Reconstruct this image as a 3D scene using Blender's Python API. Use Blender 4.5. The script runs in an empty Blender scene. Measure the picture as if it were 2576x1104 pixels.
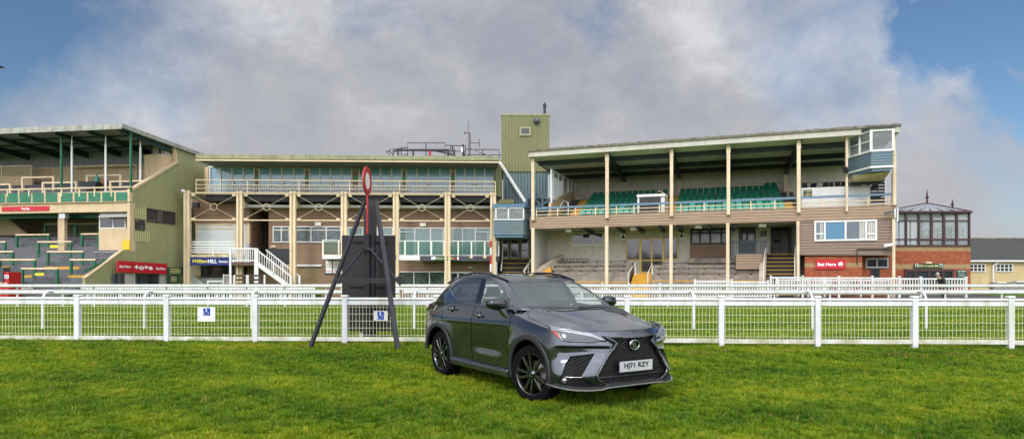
import bpy, math, random
import numpy as np
from mathutils import Vector
R = math.radians
random.seed(7); rng = np.random.default_rng(7)
C = bpy.context.scene.collection
FV, HV, CH = 1610.0, 698.0, 1.604          # focal length and horizon of a 2576 px wide print, camera height

# ---------------------------------------------------------------- object helpers
def tag(o, label=None, cat=None, group=None, kind=None):
    if label: o['label'] = label
    if cat: o['category'] = cat
    if group: o['group'] = group
    if kind: o['kind'] = kind
    return o
def thing(name, loc, label, cat, group=None, rz=0):
    o = bpy.data.objects.new(name, None); C.objects.link(o)
    o.location = loc; o.rotation_euler = (0, 0, rz); o.empty_display_size = .3
    return tag(o, label, cat, group)
def copy_tree(o, parent=None, label=None):
    c = o.copy(); C.objects.link(c); c.parent = parent
    if label: c['label'] = label
    for ch in list(o.children): copy_tree(ch, c)
    return c
class Frame:
    """vertical plane Y = a + b X; local s along it, d behind it, z up"""
    def __init__(f, a=0.0, b=0.0):
        f.a, f.b = a, b; f.n = math.hypot(1, b); f.e1 = (1/f.n, b/f.n); f.e2 = (-b/f.n, 1/f.n)
    def t(f, vx, d): return (d*f.n+f.a)/(1-f.b*(vx-1288)/FV)
    def s(f, vx, d=0):
        u = (vx-1288)/FV; t = f.t(vx, d); return u*t*f.e1[0]+(t-f.a)*f.e1[1]
    def z(f, vx, vy, d=0): return CH-(vy-HV)/FV*f.t(vx, d)
    def p(f, q, d=0): return (f.s(q[0], d), d, f.z(q[0], q[1], d))
    def w(f, s, d, z): return (s*f.e1[0]+d*f.e2[0], f.a+s*f.e1[1]+d*f.e2[1], z)
    def side(f, s, q):
        """local (s, d, z) where the sight line through q meets the plane s = const"""
        u = (q[0]-1288)/FV   # point = (u t, t); (ut)*e1x+(t-a)*e1y = s
        t = (s+f.a*f.e1[1])/(u*f.e1[0]+f.e1[1])
        d = u*t*f.e2[0]+(t-f.a)*f.e2[1]
        return (s, d, CH-(q[1]-HV)/FV*t)
W0 = Frame()
# crops of the print that measurements were taken from
def crop(x0, y0, sc): return lambda X, Y: ((x0+X/sc)*.67083, (y0+Y/sc)*.67083)
c1 = crop(0, 430, 1.5775); c2 = crop(650, 500, 1.7529); c3 = crop(1200, 380, 1.472)
c4 = crop(1800, 380, 1.4725); c5 = crop(2500, 430, 1.5767); c6 = crop(3000, 430, 1.5774); c8 = crop(1400, 450, 3.154)

class MB:
    def __init__(m, fr=W0): m.fr = fr; m.v = []; m.f = []; m.sm = []
    def add(m, vs, fs, smooth=False):
        o = len(m.v); m.v += [tuple(p) for p in vs]; m.f += [tuple(i+o for i in f) for f in fs]; m.sm += [smooth]*len(fs); return m
    def box(m, s0, s1, d0, d1, z0, z1):
        if s1 < s0: s0, s1 = s1, s0
        if d1 < d0: d0, d1 = d1, d0
        if z1 < z0: z0, z1 = z1, z0
        return m.add([(s0,d0,z0),(s1,d0,z0),(s1,d1,z0),(s0,d1,z0),(s0,d0,z1),(s1,d0,z1),(s1,d1,z1),(s0,d1,z1)],
                     [(0,3,2,1),(4,5,6,7),(0,1,5,4),(1,2,6,5),(2,3,7,6),(3,0,4,7)])
    def cbox(m, s0, s1, d0, d1, z0, z1, c=.01):
        # box with chamfered vertical+horizontal edges on its front
        m.box(s0+c, s1-c, d0, d1, z0+c, z1-c)
        return m.box(s0, s1, d0+c, d1-c, z0, z1)
    def px(m, q0, q1, d0, d1):
        """box whose front face spans the two measured corners, at depth d0..d1"""
        a = m.fr.p(q0, d0); b = m.fr.p(q1, d0)
        return m.box(a[0], b[0], d0, d1, a[2], b[2])
    def prism(m, poly, d0, d1):
        n = len(poly)
        vs = [(s, d0, z) for s, z in poly]+[(s, d1, z) for s, z in poly]
        return m.add(vs, [tuple(range(n)), tuple(range(2*n-1, n-1, -1))]+[(i, i+n, (i+1) % n+n, (i+1) % n) for i in range(n)])
    def hexa(m, P):  # eight corners, bottom ring then top ring
        return m.add(P, [(0,3,2,1),(4,5,6,7),(0,1,5,4),(1,2,6,5),(2,3,7,6),(3,0,4,7)])
    def slab(m, pts, off):  # polygon (local 3d points) extruded by off
        n = len(pts); vs = list(pts)+[(p[0]+off[0], p[1]+off[1], p[2]+off[2]) for p in pts]
        return m.add(vs, [tuple(range(n)), tuple(range(2*n-1, n-1, -1))]+[(i, i+n, (i+1) % n+n, (i+1) % n) for i in range(n)])
    def tube(m, pts, r, n=8, caps=True):
        pts = [Vector(p) for p in pts]; rr = r if isinstance(r, (list, tuple)) else [r]*len(pts)
        vs = []; up = None
        for i, p in enumerate(pts):
            t = (pts[min(i+1, len(pts)-1)]-pts[max(i-1, 0)]).normalized()
            a = t.cross(Vector((0, 0, 1)) if abs(t.z) < .9 else Vector((0, 1, 0))) if up is None else up-t*up.dot(t)
            a.normalize(); up = a; b = t.cross(a)
            vs += [tuple(p+(a*math.cos(2*math.pi*k/n)+b*math.sin(2*math.pi*k/n))*rr[i]) for k in range(n)]
        fs = [(i*n+k, i*n+(k+1) % n, (i+1)*n+(k+1) % n, (i+1)*n+k) for i in range(len(pts)-1) for k in range(n)]
        m.add(vs, fs, True)
        if caps:
            m.add(vs[:n], [tuple(range(n-1, -1, -1))]); m.add(vs[-n:], [tuple(range(n))])
        return m
    def bar(m, p, q, w, h=None):  # square bar between two points
        h = h or w; p = Vector(p); q = Vector(q); t = (q-p).normalized()
        a = t.cross(Vector((0, 0, 1)) if abs(t.z) < .99 else Vector((0, 1, 0))).normalized(); b = a.cross(t)
        P = [tuple(c+a*i*w/2+b*j*h/2) for c in (p, q) for i, j in ((-1,-1),(1,-1),(1,1),(-1,1))]
        return m.add(P, [(3,2,1,0),(4,5,6,7),(0,1,5,4),(1,2,6,5),(2,3,7,6),(3,0,4,7)])
    def lathe(m, prof, c, ax='z', n=24):
        vs = []
        for r, h in prof:
            for k in range(n):
                a = 2*math.pi*k/n; x, y = r*math.cos(a), r*math.sin(a)
                vs.append({'z': (c[0]+x, c[1]+y, c[2]+h), 'y': (c[0]+x, c[1]+h, c[2]+y), 'x': (c[0]+h, c[1]+x, c[2]+y)}[ax])
        fs = [(i*n+k, i*n+(k+1) % n, (i+1)*n+(k+1) % n, (i+1)*n+k) for i in range(len(prof)-1) for k in range(n)]
        return m.add(vs, fs, True)
    def build(m, name, mt, parent=None, kind=None, local=False):
        me = bpy.data.meshes.new(name)
        L = np.array(m.v, dtype=float).reshape(-1, 3)
        Wd = L.copy()
        if not local:
            f = m.fr
            Wd = np.c_[L[:,0]*f.e1[0]+L[:,1]*f.e2[0], f.a+L[:,0]*f.e1[1]+L[:,1]*f.e2[1], L[:,2]]
            if parent is not None:
                pl = parent.location; q = parent
                while q.parent is not None: q = q.parent; pl = pl+q.location
                Wd = Wd-np.array(pl)
        me.from_pydata([tuple(p) for p in Wd], [], m.f)
        me.polygons.foreach_set('use_smooth', m.sm)
        uv = me.uv_layers.new(name='UVMap'); k = 0; buf = np.zeros((sum(len(f) for f in m.f), 2))
        for f in m.f:
            P = L[list(f)]; nn = np.zeros(3)
            for i in range(len(f)): nn += np.cross(P[i]-P[0], P[(i+1) % len(f)]-P[0])
            a = int(np.argmax(np.abs(nn)))
            buf[k:k+len(f)] = P[:, [1, 2]] if a == 0 else (P[:, [0, 2]] if a == 1 else P[:, [0, 1]]); k += len(f)
        uv.data.foreach_set('uv', buf.ravel())
        if mt is not None: me.materials.append(mt)
        me.validate(); me.update()
        o = bpy.data.objects.new(name, me); C.objects.link(o)
        if parent is not None: o.parent = parent
        if kind: o['kind'] = kind
        return o
def obj(name, label, cat, mb, mt, group=None): return tag(mb.build(name, mt), label, cat, group)

def text(s, fr, q, d, hpx, mt, parent, name='lettering', bold=0, width=None, align='CENTER', slant=0, side=None):
    """lettering standing on a frame plane: q = centre in the print, hpx = capital height there"""
    cu = bpy.data.curves.new(name, 'FONT'); cu.body = s; cu.size = 1; cu.align_x = align; cu.align_y = 'CENTER'
    cu.offset = bold; cu.extrude = .004; cu.resolution_u = 3; cu.shear = slant
    t = bpy.data.objects.new('tmp', cu); C.objects.link(t)
    dg = bpy.context.evaluated_depsgraph_get(); me = bpy.data.meshes.new_from_object(t.evaluated_get(dg))
    bpy.data.objects.remove(t); me.name = name
    n = len(me.vertices); co = np.zeros(n*3); me.vertices.foreach_get('co', co); co = co.reshape(-1, 3)
    wx = co[:, 0].max()-co[:, 0].min()
    cy = (co[:, 1].max()+co[:, 1].min())/2
    if side is None:
        T = fr.t(q[0], d); H = hpx/FV*T; k = H/.70
        kx = k if width is None else (width/FV*T/fr.n*(1 if fr.n else 1))/wx
        s0, _, z0 = fr.p(q, d)
        L = np.c_[s0+co[:, 0]*kx, d-co[:, 2], z0+(co[:, 1]-cy)*k]
    else:
        S, D, Z = fr.side(side, q); T = CH and (CH-Z)/((q[1]-HV)/FV); H = hpx/FV*T; k = H/.70
        kx = k if width is None else width/wx
        L = np.c_[S+co[:, 2], D+co[:, 0]*kx, Z+(co[:, 1]-cy)*k]
    Wd = np.c_[L[:,0]*fr.e1[0]+L[:,1]*fr.e2[0], fr.a+L[:,0]*fr.e1[1]+L[:,1]*fr.e2[1], L[:,2]]
    pl = Vector((0, 0, 0)); qn = parent
    while qn is not None: pl = pl+qn.location; qn = qn.parent
    Wd -= np.array(pl)
    me.vertices.foreach_set('co', Wd.ravel()); me.update(); me.materials.clear(); me.materials.append(mt)
    o = bpy.data.objects.new(name, me); C.objects.link(o); o.parent = parent
    return o

# ---------------------------------------------------------------- materials
_m = {}
def mat(name, col, rough=.6, metal=0., noise=None, bump=None, coat=0., alpha=None, trans=0., bands=None, col2=None, emit=0, streak=None, spec=None):
    if name in _m: return _m[name]
    m = bpy.data.materials.new(name); m.use_nodes = True; nt = m.node_tree; b = nt.nodes['Principled BSDF']
    c = (*col, 1) if len(col) == 3 else col
    b.inputs['Base Color'].default_value = c; b.inputs['Roughness'].default_value = rough; b.inputs['Metallic'].default_value = metal
    if spec is not None: b.inputs['Specular IOR Level'].default_value = spec
    if coat: b.inputs['Coat Weight'].default_value = coat; b.inputs['Coat Roughness'].default_value = .03
    N = nt.nodes.new; K = nt.links.new
    tc = N('ShaderNodeTexCoord'); last = None
    geo = N('ShaderNodeNewGeometry')
    if noise:
        sc, amt = noise[:2]; c2 = col2 or tuple(x*(1-amt) for x in col[:3])
        n = N('ShaderNodeTexNoise'); n.inputs['Scale'].default_value = sc; n.inputs['Detail'].default_value = 6; n.inputs['Roughness'].default_value = .65
        K(geo.outputs['Position'], n.inputs['Vector'])
        r = N('ShaderNodeMapRange'); r.inputs[1].default_value = .35; r.inputs[2].default_value = .68
        K(n.outputs[0], r.inputs[0])
        mx = N('ShaderNodeMix'); mx.data_type = 'RGBA'; mx.inputs[6].default_value = c; mx.inputs[7].default_value = (*c2, 1)
        K(r.outputs[0], mx.inputs[0]); last = mx.outputs[2]
    if streak:  # vertical weather stains
        sc, scol, amt = streak
        mp = N('ShaderNodeMapping'); mp.inputs['Scale'].default_value = (1, 1, .12)
        n = N('ShaderNodeTexNoise'); n.inputs['Scale'].default_value = sc; n.inputs['Detail'].default_value = 5
        K(geo.outputs['Position'], mp.inputs[0]); K(mp.outputs[0], n.inputs['Vector'])
        r = N('ShaderNodeMapRange'); r.inputs[1].default_value = .5; r.inputs[2].default_value = .72; r.inputs[4].default_value = amt
        K(n.outputs[0], r.inputs[0])
        mx = N('ShaderNodeMix'); mx.data_type = 'RGBA'; mx.inputs[6].default_value = c; mx.inputs[7].default_value = (*scol, 1)
        if last: K(last, mx.inputs[6])
        K(r.outputs[0], mx.inputs[0]); last = mx.outputs[2]
    if bands:  # ('z' boards | 's' ribs, pitch, strength)
        ax, pitch, st = bands[:3]
        sep = N('ShaderNodeSeparateXYZ'); K(tc.outputs['UV'], sep.inputs[0])
        dv = N('ShaderNodeMath'); dv.operation = 'DIVIDE'; dv.inputs[1].default_value = pitch
        K(sep.outputs[1 if ax == 'z' else 0], dv.inputs[0])
        fr = N('ShaderNodeMath'); fr.operation = 'FRACT'; K(dv.outputs[0], fr.inputs[0])
        if ax == 'z':
            cr = N('ShaderNodeMapRange'); cr.inputs[1].default_value = 0; cr.inputs[2].default_value = .14; K(fr.outputs[0], cr.inputs[0]); hgt = cr.outputs[0]
        else:
            pw = N('ShaderNodeMath'); pw.operation = 'PINGPONG'; pw.inputs[1].default_value = .5; K(fr.outputs[0], pw.inputs[0])
            cr = N('ShaderNodeMapRange'); cr.inputs[1].default_value = .12; cr.inputs[2].default_value = .24; K(pw.outputs[0], cr.inputs[0]); hgt = cr.outputs[0]
        bp = N('ShaderNodeBump'); bp.inputs['Strength'].default_value = st; bp.inputs['Distance'].default_value = .04
        K(hgt, bp.inputs['Height']); K(bp.outputs[0], b.inputs['Normal'])
        # grooves take a darker tone of the base colour
        mx = N('ShaderNodeMix'); mx.data_type = 'RGBA'; groove_tone = bands[3] if len(bands) > 3 else .45
        mx.inputs[6].default_value = tuple(x*groove_tone for x in col[:3])+(1,); mx.inputs[7].default_value = c
        if last: K(last, mx.inputs[7])
        K(hgt, mx.inputs[0]); last = mx.outputs[2]
    elif bump:
        n = N('ShaderNodeTexNoise'); n.inputs['Scale'].default_value = bump[0]; n.inputs['Detail'].default_value = 4
        K(geo.outputs['Position'], n.inputs['Vector'])
        bp = N('ShaderNodeBump'); bp.inputs['Strength'].default_value = bump[1]; bp.inputs['Distance'].default_value = .02
        K(n.outputs[0], bp.inputs['Height']); K(bp.outputs[0], b.inputs['Normal'])
    if last: K(last, b.inputs['Base Color'])
    if emit: b.inputs['Emission Color'].default_value = c; b.inputs['Emission Strength'].default_value = emit
    if alpha is not None:  # thin glass: clear share + mirror share
        out = nt.nodes['Material Output']; tr = N('ShaderNodeBsdfTransparent'); tr.inputs[0].default_value = (.90, .94, .92, 1)
        mx = N('ShaderNodeMixShader'); mx.inputs[0].default_value = alpha
        K(tr.outputs[0], mx.inputs[1]); K(b.outputs[0], mx.inputs[2]); K(mx.outputs[0], out.inputs[0])
    _m[name] = m; return m
def brick(name, ca, cb, mortar, bw=.225, bh=.075, ms=.012, rough=.85, bumpst=.3, soft=.0, noise_amt=.3):
    if name in _m: return _m[name]
    m = bpy.data.materials.new(name); m.use_nodes = True; nt = m.node_tree; b = nt.nodes['Principled BSDF']; N = nt.nodes.new; K = nt.links.new
    b.inputs['Roughness'].default_value = rough
    tc = N('ShaderNodeTexCoord'); t = N('ShaderNodeTexBrick'); K(tc.outputs['UV'], t.inputs['Vector'])
    t.inputs['Color1'].default_value = (*ca, 1); t.inputs['Color2'].default_value = (*cb, 1); t.inputs['Mortar'].default_value = (*mortar, 1)
    t.inputs['Scale'].default_value = 1; t.inputs['Brick Width'].default_value = bw; t.inputs['Row Height'].default_value = bh; t.inputs['Mortar Size'].default_value = ms
    n = N('ShaderNodeTexNoise'); n.inputs['Scale'].default_value = 3; n.inputs['Detail'].default_value = 6; K(tc.outputs['UV'], n.inputs['Vector'])
    mx = N('ShaderNodeMix'); mx.data_type = 'RGBA'; mx.blend_type = 'MULTIPLY'; mx.inputs[7].default_value = (1-noise_amt, 1-noise_amt, 1-noise_amt, 1)
    r = N('ShaderNodeMapRange'); r.inputs[1].default_value = .4; r.inputs[2].default_value = .7; K(n.outputs[0], r.inputs[0]); K(r.outputs[0], mx.inputs[0])
    K(t.outputs['Color'], mx.inputs[6]); K(mx.outputs[2], b.inputs['Base Color'])
    bp = N('ShaderNodeBump'); bp.invert = True; bp.inputs['Strength'].default_value = bumpst; bp.inputs['Distance'].default_value = .01
    K(t.outputs['Fac'], bp.inputs['Height']); K(bp.outputs[0], b.inputs['Normal'])
    _m[name] = m; return m
CREAM = mat('cream_paint', (.70, .56, .36), .6, noise=(1.2, .12), streak=(5, (.32, .24, .15), .35))
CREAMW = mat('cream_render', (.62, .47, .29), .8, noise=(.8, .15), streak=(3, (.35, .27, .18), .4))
WHITE = mat('white_plastic', (.70, .70, .71), .38, noise=(2.5, .12), streak=(6, (.40, .42, .28), .55))
WHITEP = mat('white_paint', (.68, .68, .66), .5, noise=(2, .1))
WDIRTY = mat('white_dirty', (.68, .68, .64), .5, noise=(2.8, .5), col2=(.34, .33, .18), bump=(20, .2))
BROWN = mat('brown_cladding', (.31, .19, .12), .65, noise=(1.3, .22), bands=('z', .18, 1.0, .32))
TAN = mat('tan_cladding', (.37, .25, .17), .6, noise=(1.1, .15), bands=('z', .18, 1.0, .35))
OLIVE = mat('olive_sheet', (.165, .17, .06), .5, noise=(.5, .22), streak=(4, (.15, .17, .05), .6), bands=('s', .25, .5, .78))
OLIVEF = mat('olive_fascia', (.30, .30, .15), .6, noise=(2, .4), streak=(7, (.14, .13, .06), .7))
BLUEG = mat('blue_grey_sheet', (.13, .20, .21), .5, noise=(.8, .2), bands=('s', .25, .9, .6))
BLUEC = mat('blue_cladding', (.10, .18, .26), .55, noise=(1.5, .3), col2=(.13, .17, .15), bands=('z', .16, 1.0, .4))
GREEN = mat('green_paint', (.008, .11, .06), .45, noise=(3, .2))
GREENP = mat('green_panel', (.006, .13, .06), .5, noise=(2, .45), col2=(.03, .17, .10))
DGREEN = mat('dark_green_steel', (.006, .035, .032), .5)
NAVYS = mat('dark_blue_steel', (.018, .028, .038), .55)
GREY = mat('grey_step', (.135, .135, .148), .85, noise=(2.2, .35), bump=(15, .3))
GREY2 = mat('grey_riser', (.25, .25, .27), .85, noise=(2.2, .3))
CONC = mat('concrete', (.33, .28, .23), .9, noise=(1.6, .5), bump=(12, .4), streak=(4, (.12, .10, .08), .4))
YEL = mat('yellow_paint', (.62, .33, .02), .6, noise=(2.5, .25))
BLACK = mat('black_void', (.008, .008, .01), .8)
BLACKP = mat('black_paint', (.010, .010, .014), .42, noise=(3, .3), bump=(8, .1))
STEEL = mat('galvanised', (.55, .56, .58), .4, .6)
GLASSD = mat('dark_glass', (.02, .025, .028), .05, spec=.8, noise=(.6, .5), col2=(.05, .055, .06))
GLASSB = mat('blue_glass', (.24, .42, .54), .08, spec=.8, noise=(.6, .5), col2=(.15, .29, .39))
GLASST = mat('teal_glass', (.17, .26, .25), .08, spec=.7, noise=(.5, .4))
GLASSC = mat('clear_glass', (.3, .34, .34), .03, alpha=.30)
RED = mat('red_sign', (.47, .004, .018), .4)
SIGNW = mat('sign_white', (.85, .85, .85), .5)
CURT = mat('curtain', (.62, .60, .52), .8, noise=(4, .25))
WBRICK = brick('painted_brick', (.70, .65, .55), (.66, .61, .51), (.52, .48, .40), ms=.01, noise_amt=.18)
BRICKY = brick('buff_brick', (.34, .24, .11), (.28, .19, .09), (.17, .13, .09), noise_amt=.25)
BRICKR = brick('red_brick', (.42, .09, .025), (.27, .05, .018), (.24, .12, .06), ms=.009, noise_amt=.3)
BRICKB = brick('band_brick', (.42, .27, .11), (.36, .22, .09), (.25, .18, .12), noise_amt=.25)
SLATE = mat('mossy_slate', (.03, .032, .033), .8, noise=(1.4, .5), col2=(.055, .055, .04), bands=('z', .22, .6, .6))
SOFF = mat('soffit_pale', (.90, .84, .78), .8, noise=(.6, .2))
SOFFD = mat('soffit_slats', (.32, .28, .25), .7, bands=('s', .16, .8, .5))
SHEET = mat('grey_sheet', (.30, .30, .32), .6, bands=('s', .2, .9, .55), noise=(1, .2))
MOSS = mat('mossy_edge', (.20, .185, .145), .95, noise=(4, .6), col2=(.09, .08, .05), bump=(10, .6))
# ================================================================ camera, sky, light
cam = bpy.data.cameras.new('camera'); co = bpy.data.objects.new('camera', cam); C.objects.link(co)
co.location = (0, 0, CH); co.rotation_euler = (R(90), 0, 0)
cam.sensor_fit = 'HORIZONTAL'; cam.sensor_width = 36; cam.lens = FV/2576*36; cam.shift_y = (HV-552)/2576; cam.clip_end = 3000; cam.clip_start = .05
sc = bpy.context.scene; sc.camera = co
sc.view_settings.view_transform = 'Standard'; sc.view_settings.look = 'None'; sc.view_settings.exposure = .40; sc.view_settings.gamma = 1
sc.cycles.max_bounces = 6; sc.cycles.transparent_max_bounces = 16
SUN_EL, SUN_AZ = R(38), R(205)   # azimuth measured clockwise from +Y
wd = bpy.data.worlds.new('World'); sc.world = wd; wd.use_nodes = True; nt = wd.node_tree; N = nt.nodes.new; K = nt.links.new
for n in list(nt.nodes): nt.nodes.remove(n)
out = N('ShaderNodeOutputWorld'); sky = N('ShaderNodeTexSky'); sky.sky_type = 'NISHITA'; sky.sun_disc = False
sky.sun_elevation = SUN_EL; sky.sun_rotation = SUN_AZ; sky.air_density = 1.0; sky.dust_density = .6
tc = N('ShaderNodeTexCoord'); nrm = N('ShaderNodeVectorMath'); nrm.operation = 'NORMALIZE'; K(tc.outputs['Generated'], nrm.inputs[0])
def dirv(vx, vy):
    v = Vector(((vx-1288)/FV, 1, -(vy-HV)/FV)); v.normalize(); return v
def val(a, op, b=None, c=None):
    n = N('ShaderNodeMath'); n.operation = op
    for i, x in enumerate((a, b, c)):
        if x is None: continue
        if isinstance(x, (int, float)): n.inputs[i].default_value = x
        else: K(x, n.inputs[i])
    return n.outputs[0]
def noise(scale, det, rough, dist=0, off=(0, 0, 0), stretch=(1, 1, 1), vec=None):
    mp = N('ShaderNodeMapping'); mp.inputs['Location'].default_value = off; mp.inputs['Scale'].default_value = stretch
    K(vec or nrm.outputs[0], mp.inputs[0]); n = N('ShaderNodeTexNoise'); n.inputs['Scale'].default_value = scale
    n.inputs['Detail'].default_value = det; n.inputs['Roughness'].default_value = rough; n.inputs['Distortion'].default_value = dist
    K(mp.outputs[0], n.inputs['Vector']); return n
# warped direction
wn = noise(2.6, 7, .62); sub = N('ShaderNodeVectorMath'); sub.operation = 'SUBTRACT'; sub.inputs[1].default_value = (.5, .5, .5); K(wn.outputs['Color'], sub.inputs[0])
scl = N('ShaderNodeVectorMath'); scl.operation = 'SCALE'; scl.inputs['Scale'].default_value = .42; K(sub.outputs[0], scl.inputs[0])
wv = N('ShaderNodeVectorMath'); wv.operation = 'ADD'; K(nrm.outputs[0], wv.inputs[0]); K(scl.outputs[0], wv.inputs[1])
def blob(vx, vy, r, stretch=1.0):
    """soft cap of sky round a direction, r in radians; stretch > 1 widens it sideways"""
    d = dirv(vx, vy); s = N('ShaderNodeVectorMath'); s.operation = 'SUBTRACT'; s.inputs[1].default_value = d; K(wv.outputs[0], s.inputs[0])
    m = N('ShaderNodeVectorMath'); m.operation = 'MULTIPLY'; m.inputs[1].default_value = (1/stretch, 1/stretch, 1); K(s.outputs[0], m.inputs[0])
    l = N('ShaderNodeVectorMath'); l.operation = 'LENGTH'; K(m.outputs[0], l.inputs[0])
    r1 = N('ShaderNodeMapRange'); r1.interpolation_type = 'SMOOTHSTEP'; r1.inputs[1].default_value = r; r1.inputs[2].default_value = r*.25; K(l.outputs['Value'], r1.inputs[0])
    return r1.outputs[0]
def vmax(*a):
    o = a[0]
    for b in a[1:]: o = val(o, 'MAXIMUM', b)
    return o
# openings of blue between the clouds (left, far left, right top, right column)
blue = vmax(val(blob(300, 150, .12, 1.6), 'MULTIPLY', .46), val(blob(60, 190, .08, 1.3), 'MULTIPLY', .42), val(blob(-20, 60, .06, 1.3), 'MULTIPLY', .75), blob(2390, 120, .15, 1.0), blob(2560, 40, .16, 1.2), val(blob(2440, 260, .10, 1.0), 'MULTIPLY', .95),
            val(blob(1560, 0, .07, 2.0), 'MULTIPLY', .45), val(blob(980, 30, .06, 2), 'MULTIPLY', .3), blob(-500, -300, .35, 1.5), blob(3300, -300, .4, 1.5))
fine = noise(7, 8, .6, .3, (3, 1, 0)).outputs[0]
bl = N('ShaderNodeMapRange'); bl.inputs[1].default_value = .12; bl.inputs[2].default_value = .75
K(val(blue, 'ADD', val(val(fine, 'SUBTRACT', .5), 'MULTIPLY', .9)), bl.inputs[0])
# cloud body: lavender grey below, broken tone above
cl = N('ShaderNodeValToRGB'); el = cl.color_ramp.elements
el[0].position = .36; el[0].color = (.285, .30, .35, 1); el[1].position = .70; el[1].color = (.52, .53, .56, 1)
e = el.new(.52); e.color = (.365, .37, .40, 1)
cn = noise(4.2, 14, .66, .15, (5.3, 0, 1.2), (1, 1, 1.7)).outputs[0]
bright = vmax(blob(2150, 130, .17, 1.4), val(blob(1900, 60, .13, 1.5), 'MULTIPLY', .9), val(blob(2200, 420, .13, 1.5), 'MULTIPLY', .8), val(blob(300, 300, .10, 2), 'MULTIPLY', .6), val(blob(640, 70, .14, 1.8), 'MULTIPLY', .75), val(blob(120, 60, .08, 1.8), 'MULTIPLY', .6), val(blob(2520, 330, .08, 1.2), 'MULTIPLY', .5))
dark = vmax(val(blob(900, 240, .26, 1.7), 'MULTIPLY', .5), val(blob(1450, 140, .18, 1.6), 'MULTIPLY', .5), val(blob(2480, 430, .10, 1.6), 'MULTIPLY', .35))
K(val(val(cn, 'ADD', val(bright, 'MULTIPLY', .17)), 'SUBTRACT', val(dark, 'MULTIPLY', .12)), cl.inputs[0])
# low band of even grey
sep = N('ShaderNodeSeparateXYZ'); K(nrm.outputs[0], sep.inputs[0])
lo = N('ShaderNodeMapRange'); lo.interpolation_type = 'SMOOTHSTEP'; lo.inputs[1].default_value = .30; lo.inputs[2].default_value = .10; K(sep.outputs[2], lo.inputs[0])
lm = N('ShaderNodeMix'); lm.data_type = 'RGBA'; lm.inputs[7].default_value = (.385, .382, .405, 1); K(val(lo.outputs[0], 'MULTIPLY', .68), lm.inputs[0]); K(cl.outputs[0], lm.inputs[6])
# an overcast sky is brighter overhead than near the horizon
def ramp(src, a0, a1, b0, b1):
    r = N('ShaderNodeMapRange'); r.interpolation_type = 'SMOOTHSTEP'; r.inputs[1].default_value = a0; r.inputs[2].default_value = a1; r.inputs[3].default_value = b0; r.inputs[4].default_value = b1; K(src, r.inputs[0]); return r.outputs[0]
up = ramp(sep.outputs[2], .42, .9, 0, 1.4)
# sky behind the photographer, brightened to throw added fill light under the roofs
back = ramp(sep.outputs[1], .25, -.75, 0, 3.8)
gain = val(val(up, 'ADD', back), 'ADD', 1.0)
bc = N('ShaderNodeBackground'); K(lm.outputs[2], bc.inputs[0]); K(gain, bc.inputs[1])
bs = N('ShaderNodeBackground'); bs.inputs[1].default_value = .078; tn = N('ShaderNodeMix'); tn.data_type = 'RGBA'; tn.blend_type = 'MULTIPLY'; tn.inputs[0].default_value = 1; tn.inputs[7].default_value = (.68, .83, .96, 1); K(sky.outputs[0], tn.inputs[6]); K(tn.outputs[2], bs.inputs[0])
mxs = N('ShaderNodeMixShader'); K(bl.outputs[0], mxs.inputs[0]); K(bc.outputs[0], mxs.inputs[1]); K(bs.outputs[0], mxs.inputs[2]); K(mxs.outputs[0], out.inputs[0])
sl = bpy.data.lights.new('sun', 'SUN'); sl.energy = 1.2; sl.angle = R(14); sl.color = (1, .96, .9)
so = bpy.data.objects.new('sun', sl); C.objects.link(so)
sv = Vector((math.sin(SUN_AZ)*math.cos(SUN_EL), math.cos(SUN_AZ)*math.cos(SUN_EL), math.sin(SUN_EL)))
so.rotation_euler = sv.to_track_quat('Z', 'Y').to_euler(); so.location = sv*60

# ================================================================ ground
def gz(x, y):
    """height of the ground: flat by the car, a soft rise to the rails, level beyond"""
    t = np.clip((y-10.6)/2.6, 0, 1); r = t*t*(3-2*t)
    u = np.clip((y-14.5)/5, 0, 1); q = u*u*(3-2*u)
    return .17*r-.07*q-.004*np.clip(x, -10, 10)*r*(1-q)
def grid_obj(name, xs, ys, mt, lift=0):
    X, Y = np.meshgrid(xs, ys); Z = gz(X, Y)+lift
    n, m2 = X.shape; me = bpy.data.meshes.new(name)
    V = np.c_[X.ravel(), Y.ravel(), Z.ravel()]; I = np.arange(n*m2).reshape(n, m2)
    F = np.c_[I[:-1,:-1].ravel(), I[:-1,1:].ravel(), I[1:,1:].ravel(), I[1:,:-1].ravel()]
    me.from_pydata(V.tolist(), [], F.tolist()); me.polygons.foreach_set('use_smooth', [True]*len(F)); me.materials.append(mt)
    o = bpy.data.objects.new(name, me); C.objects.link(o); o['kind'] = 'structure'; return o
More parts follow.
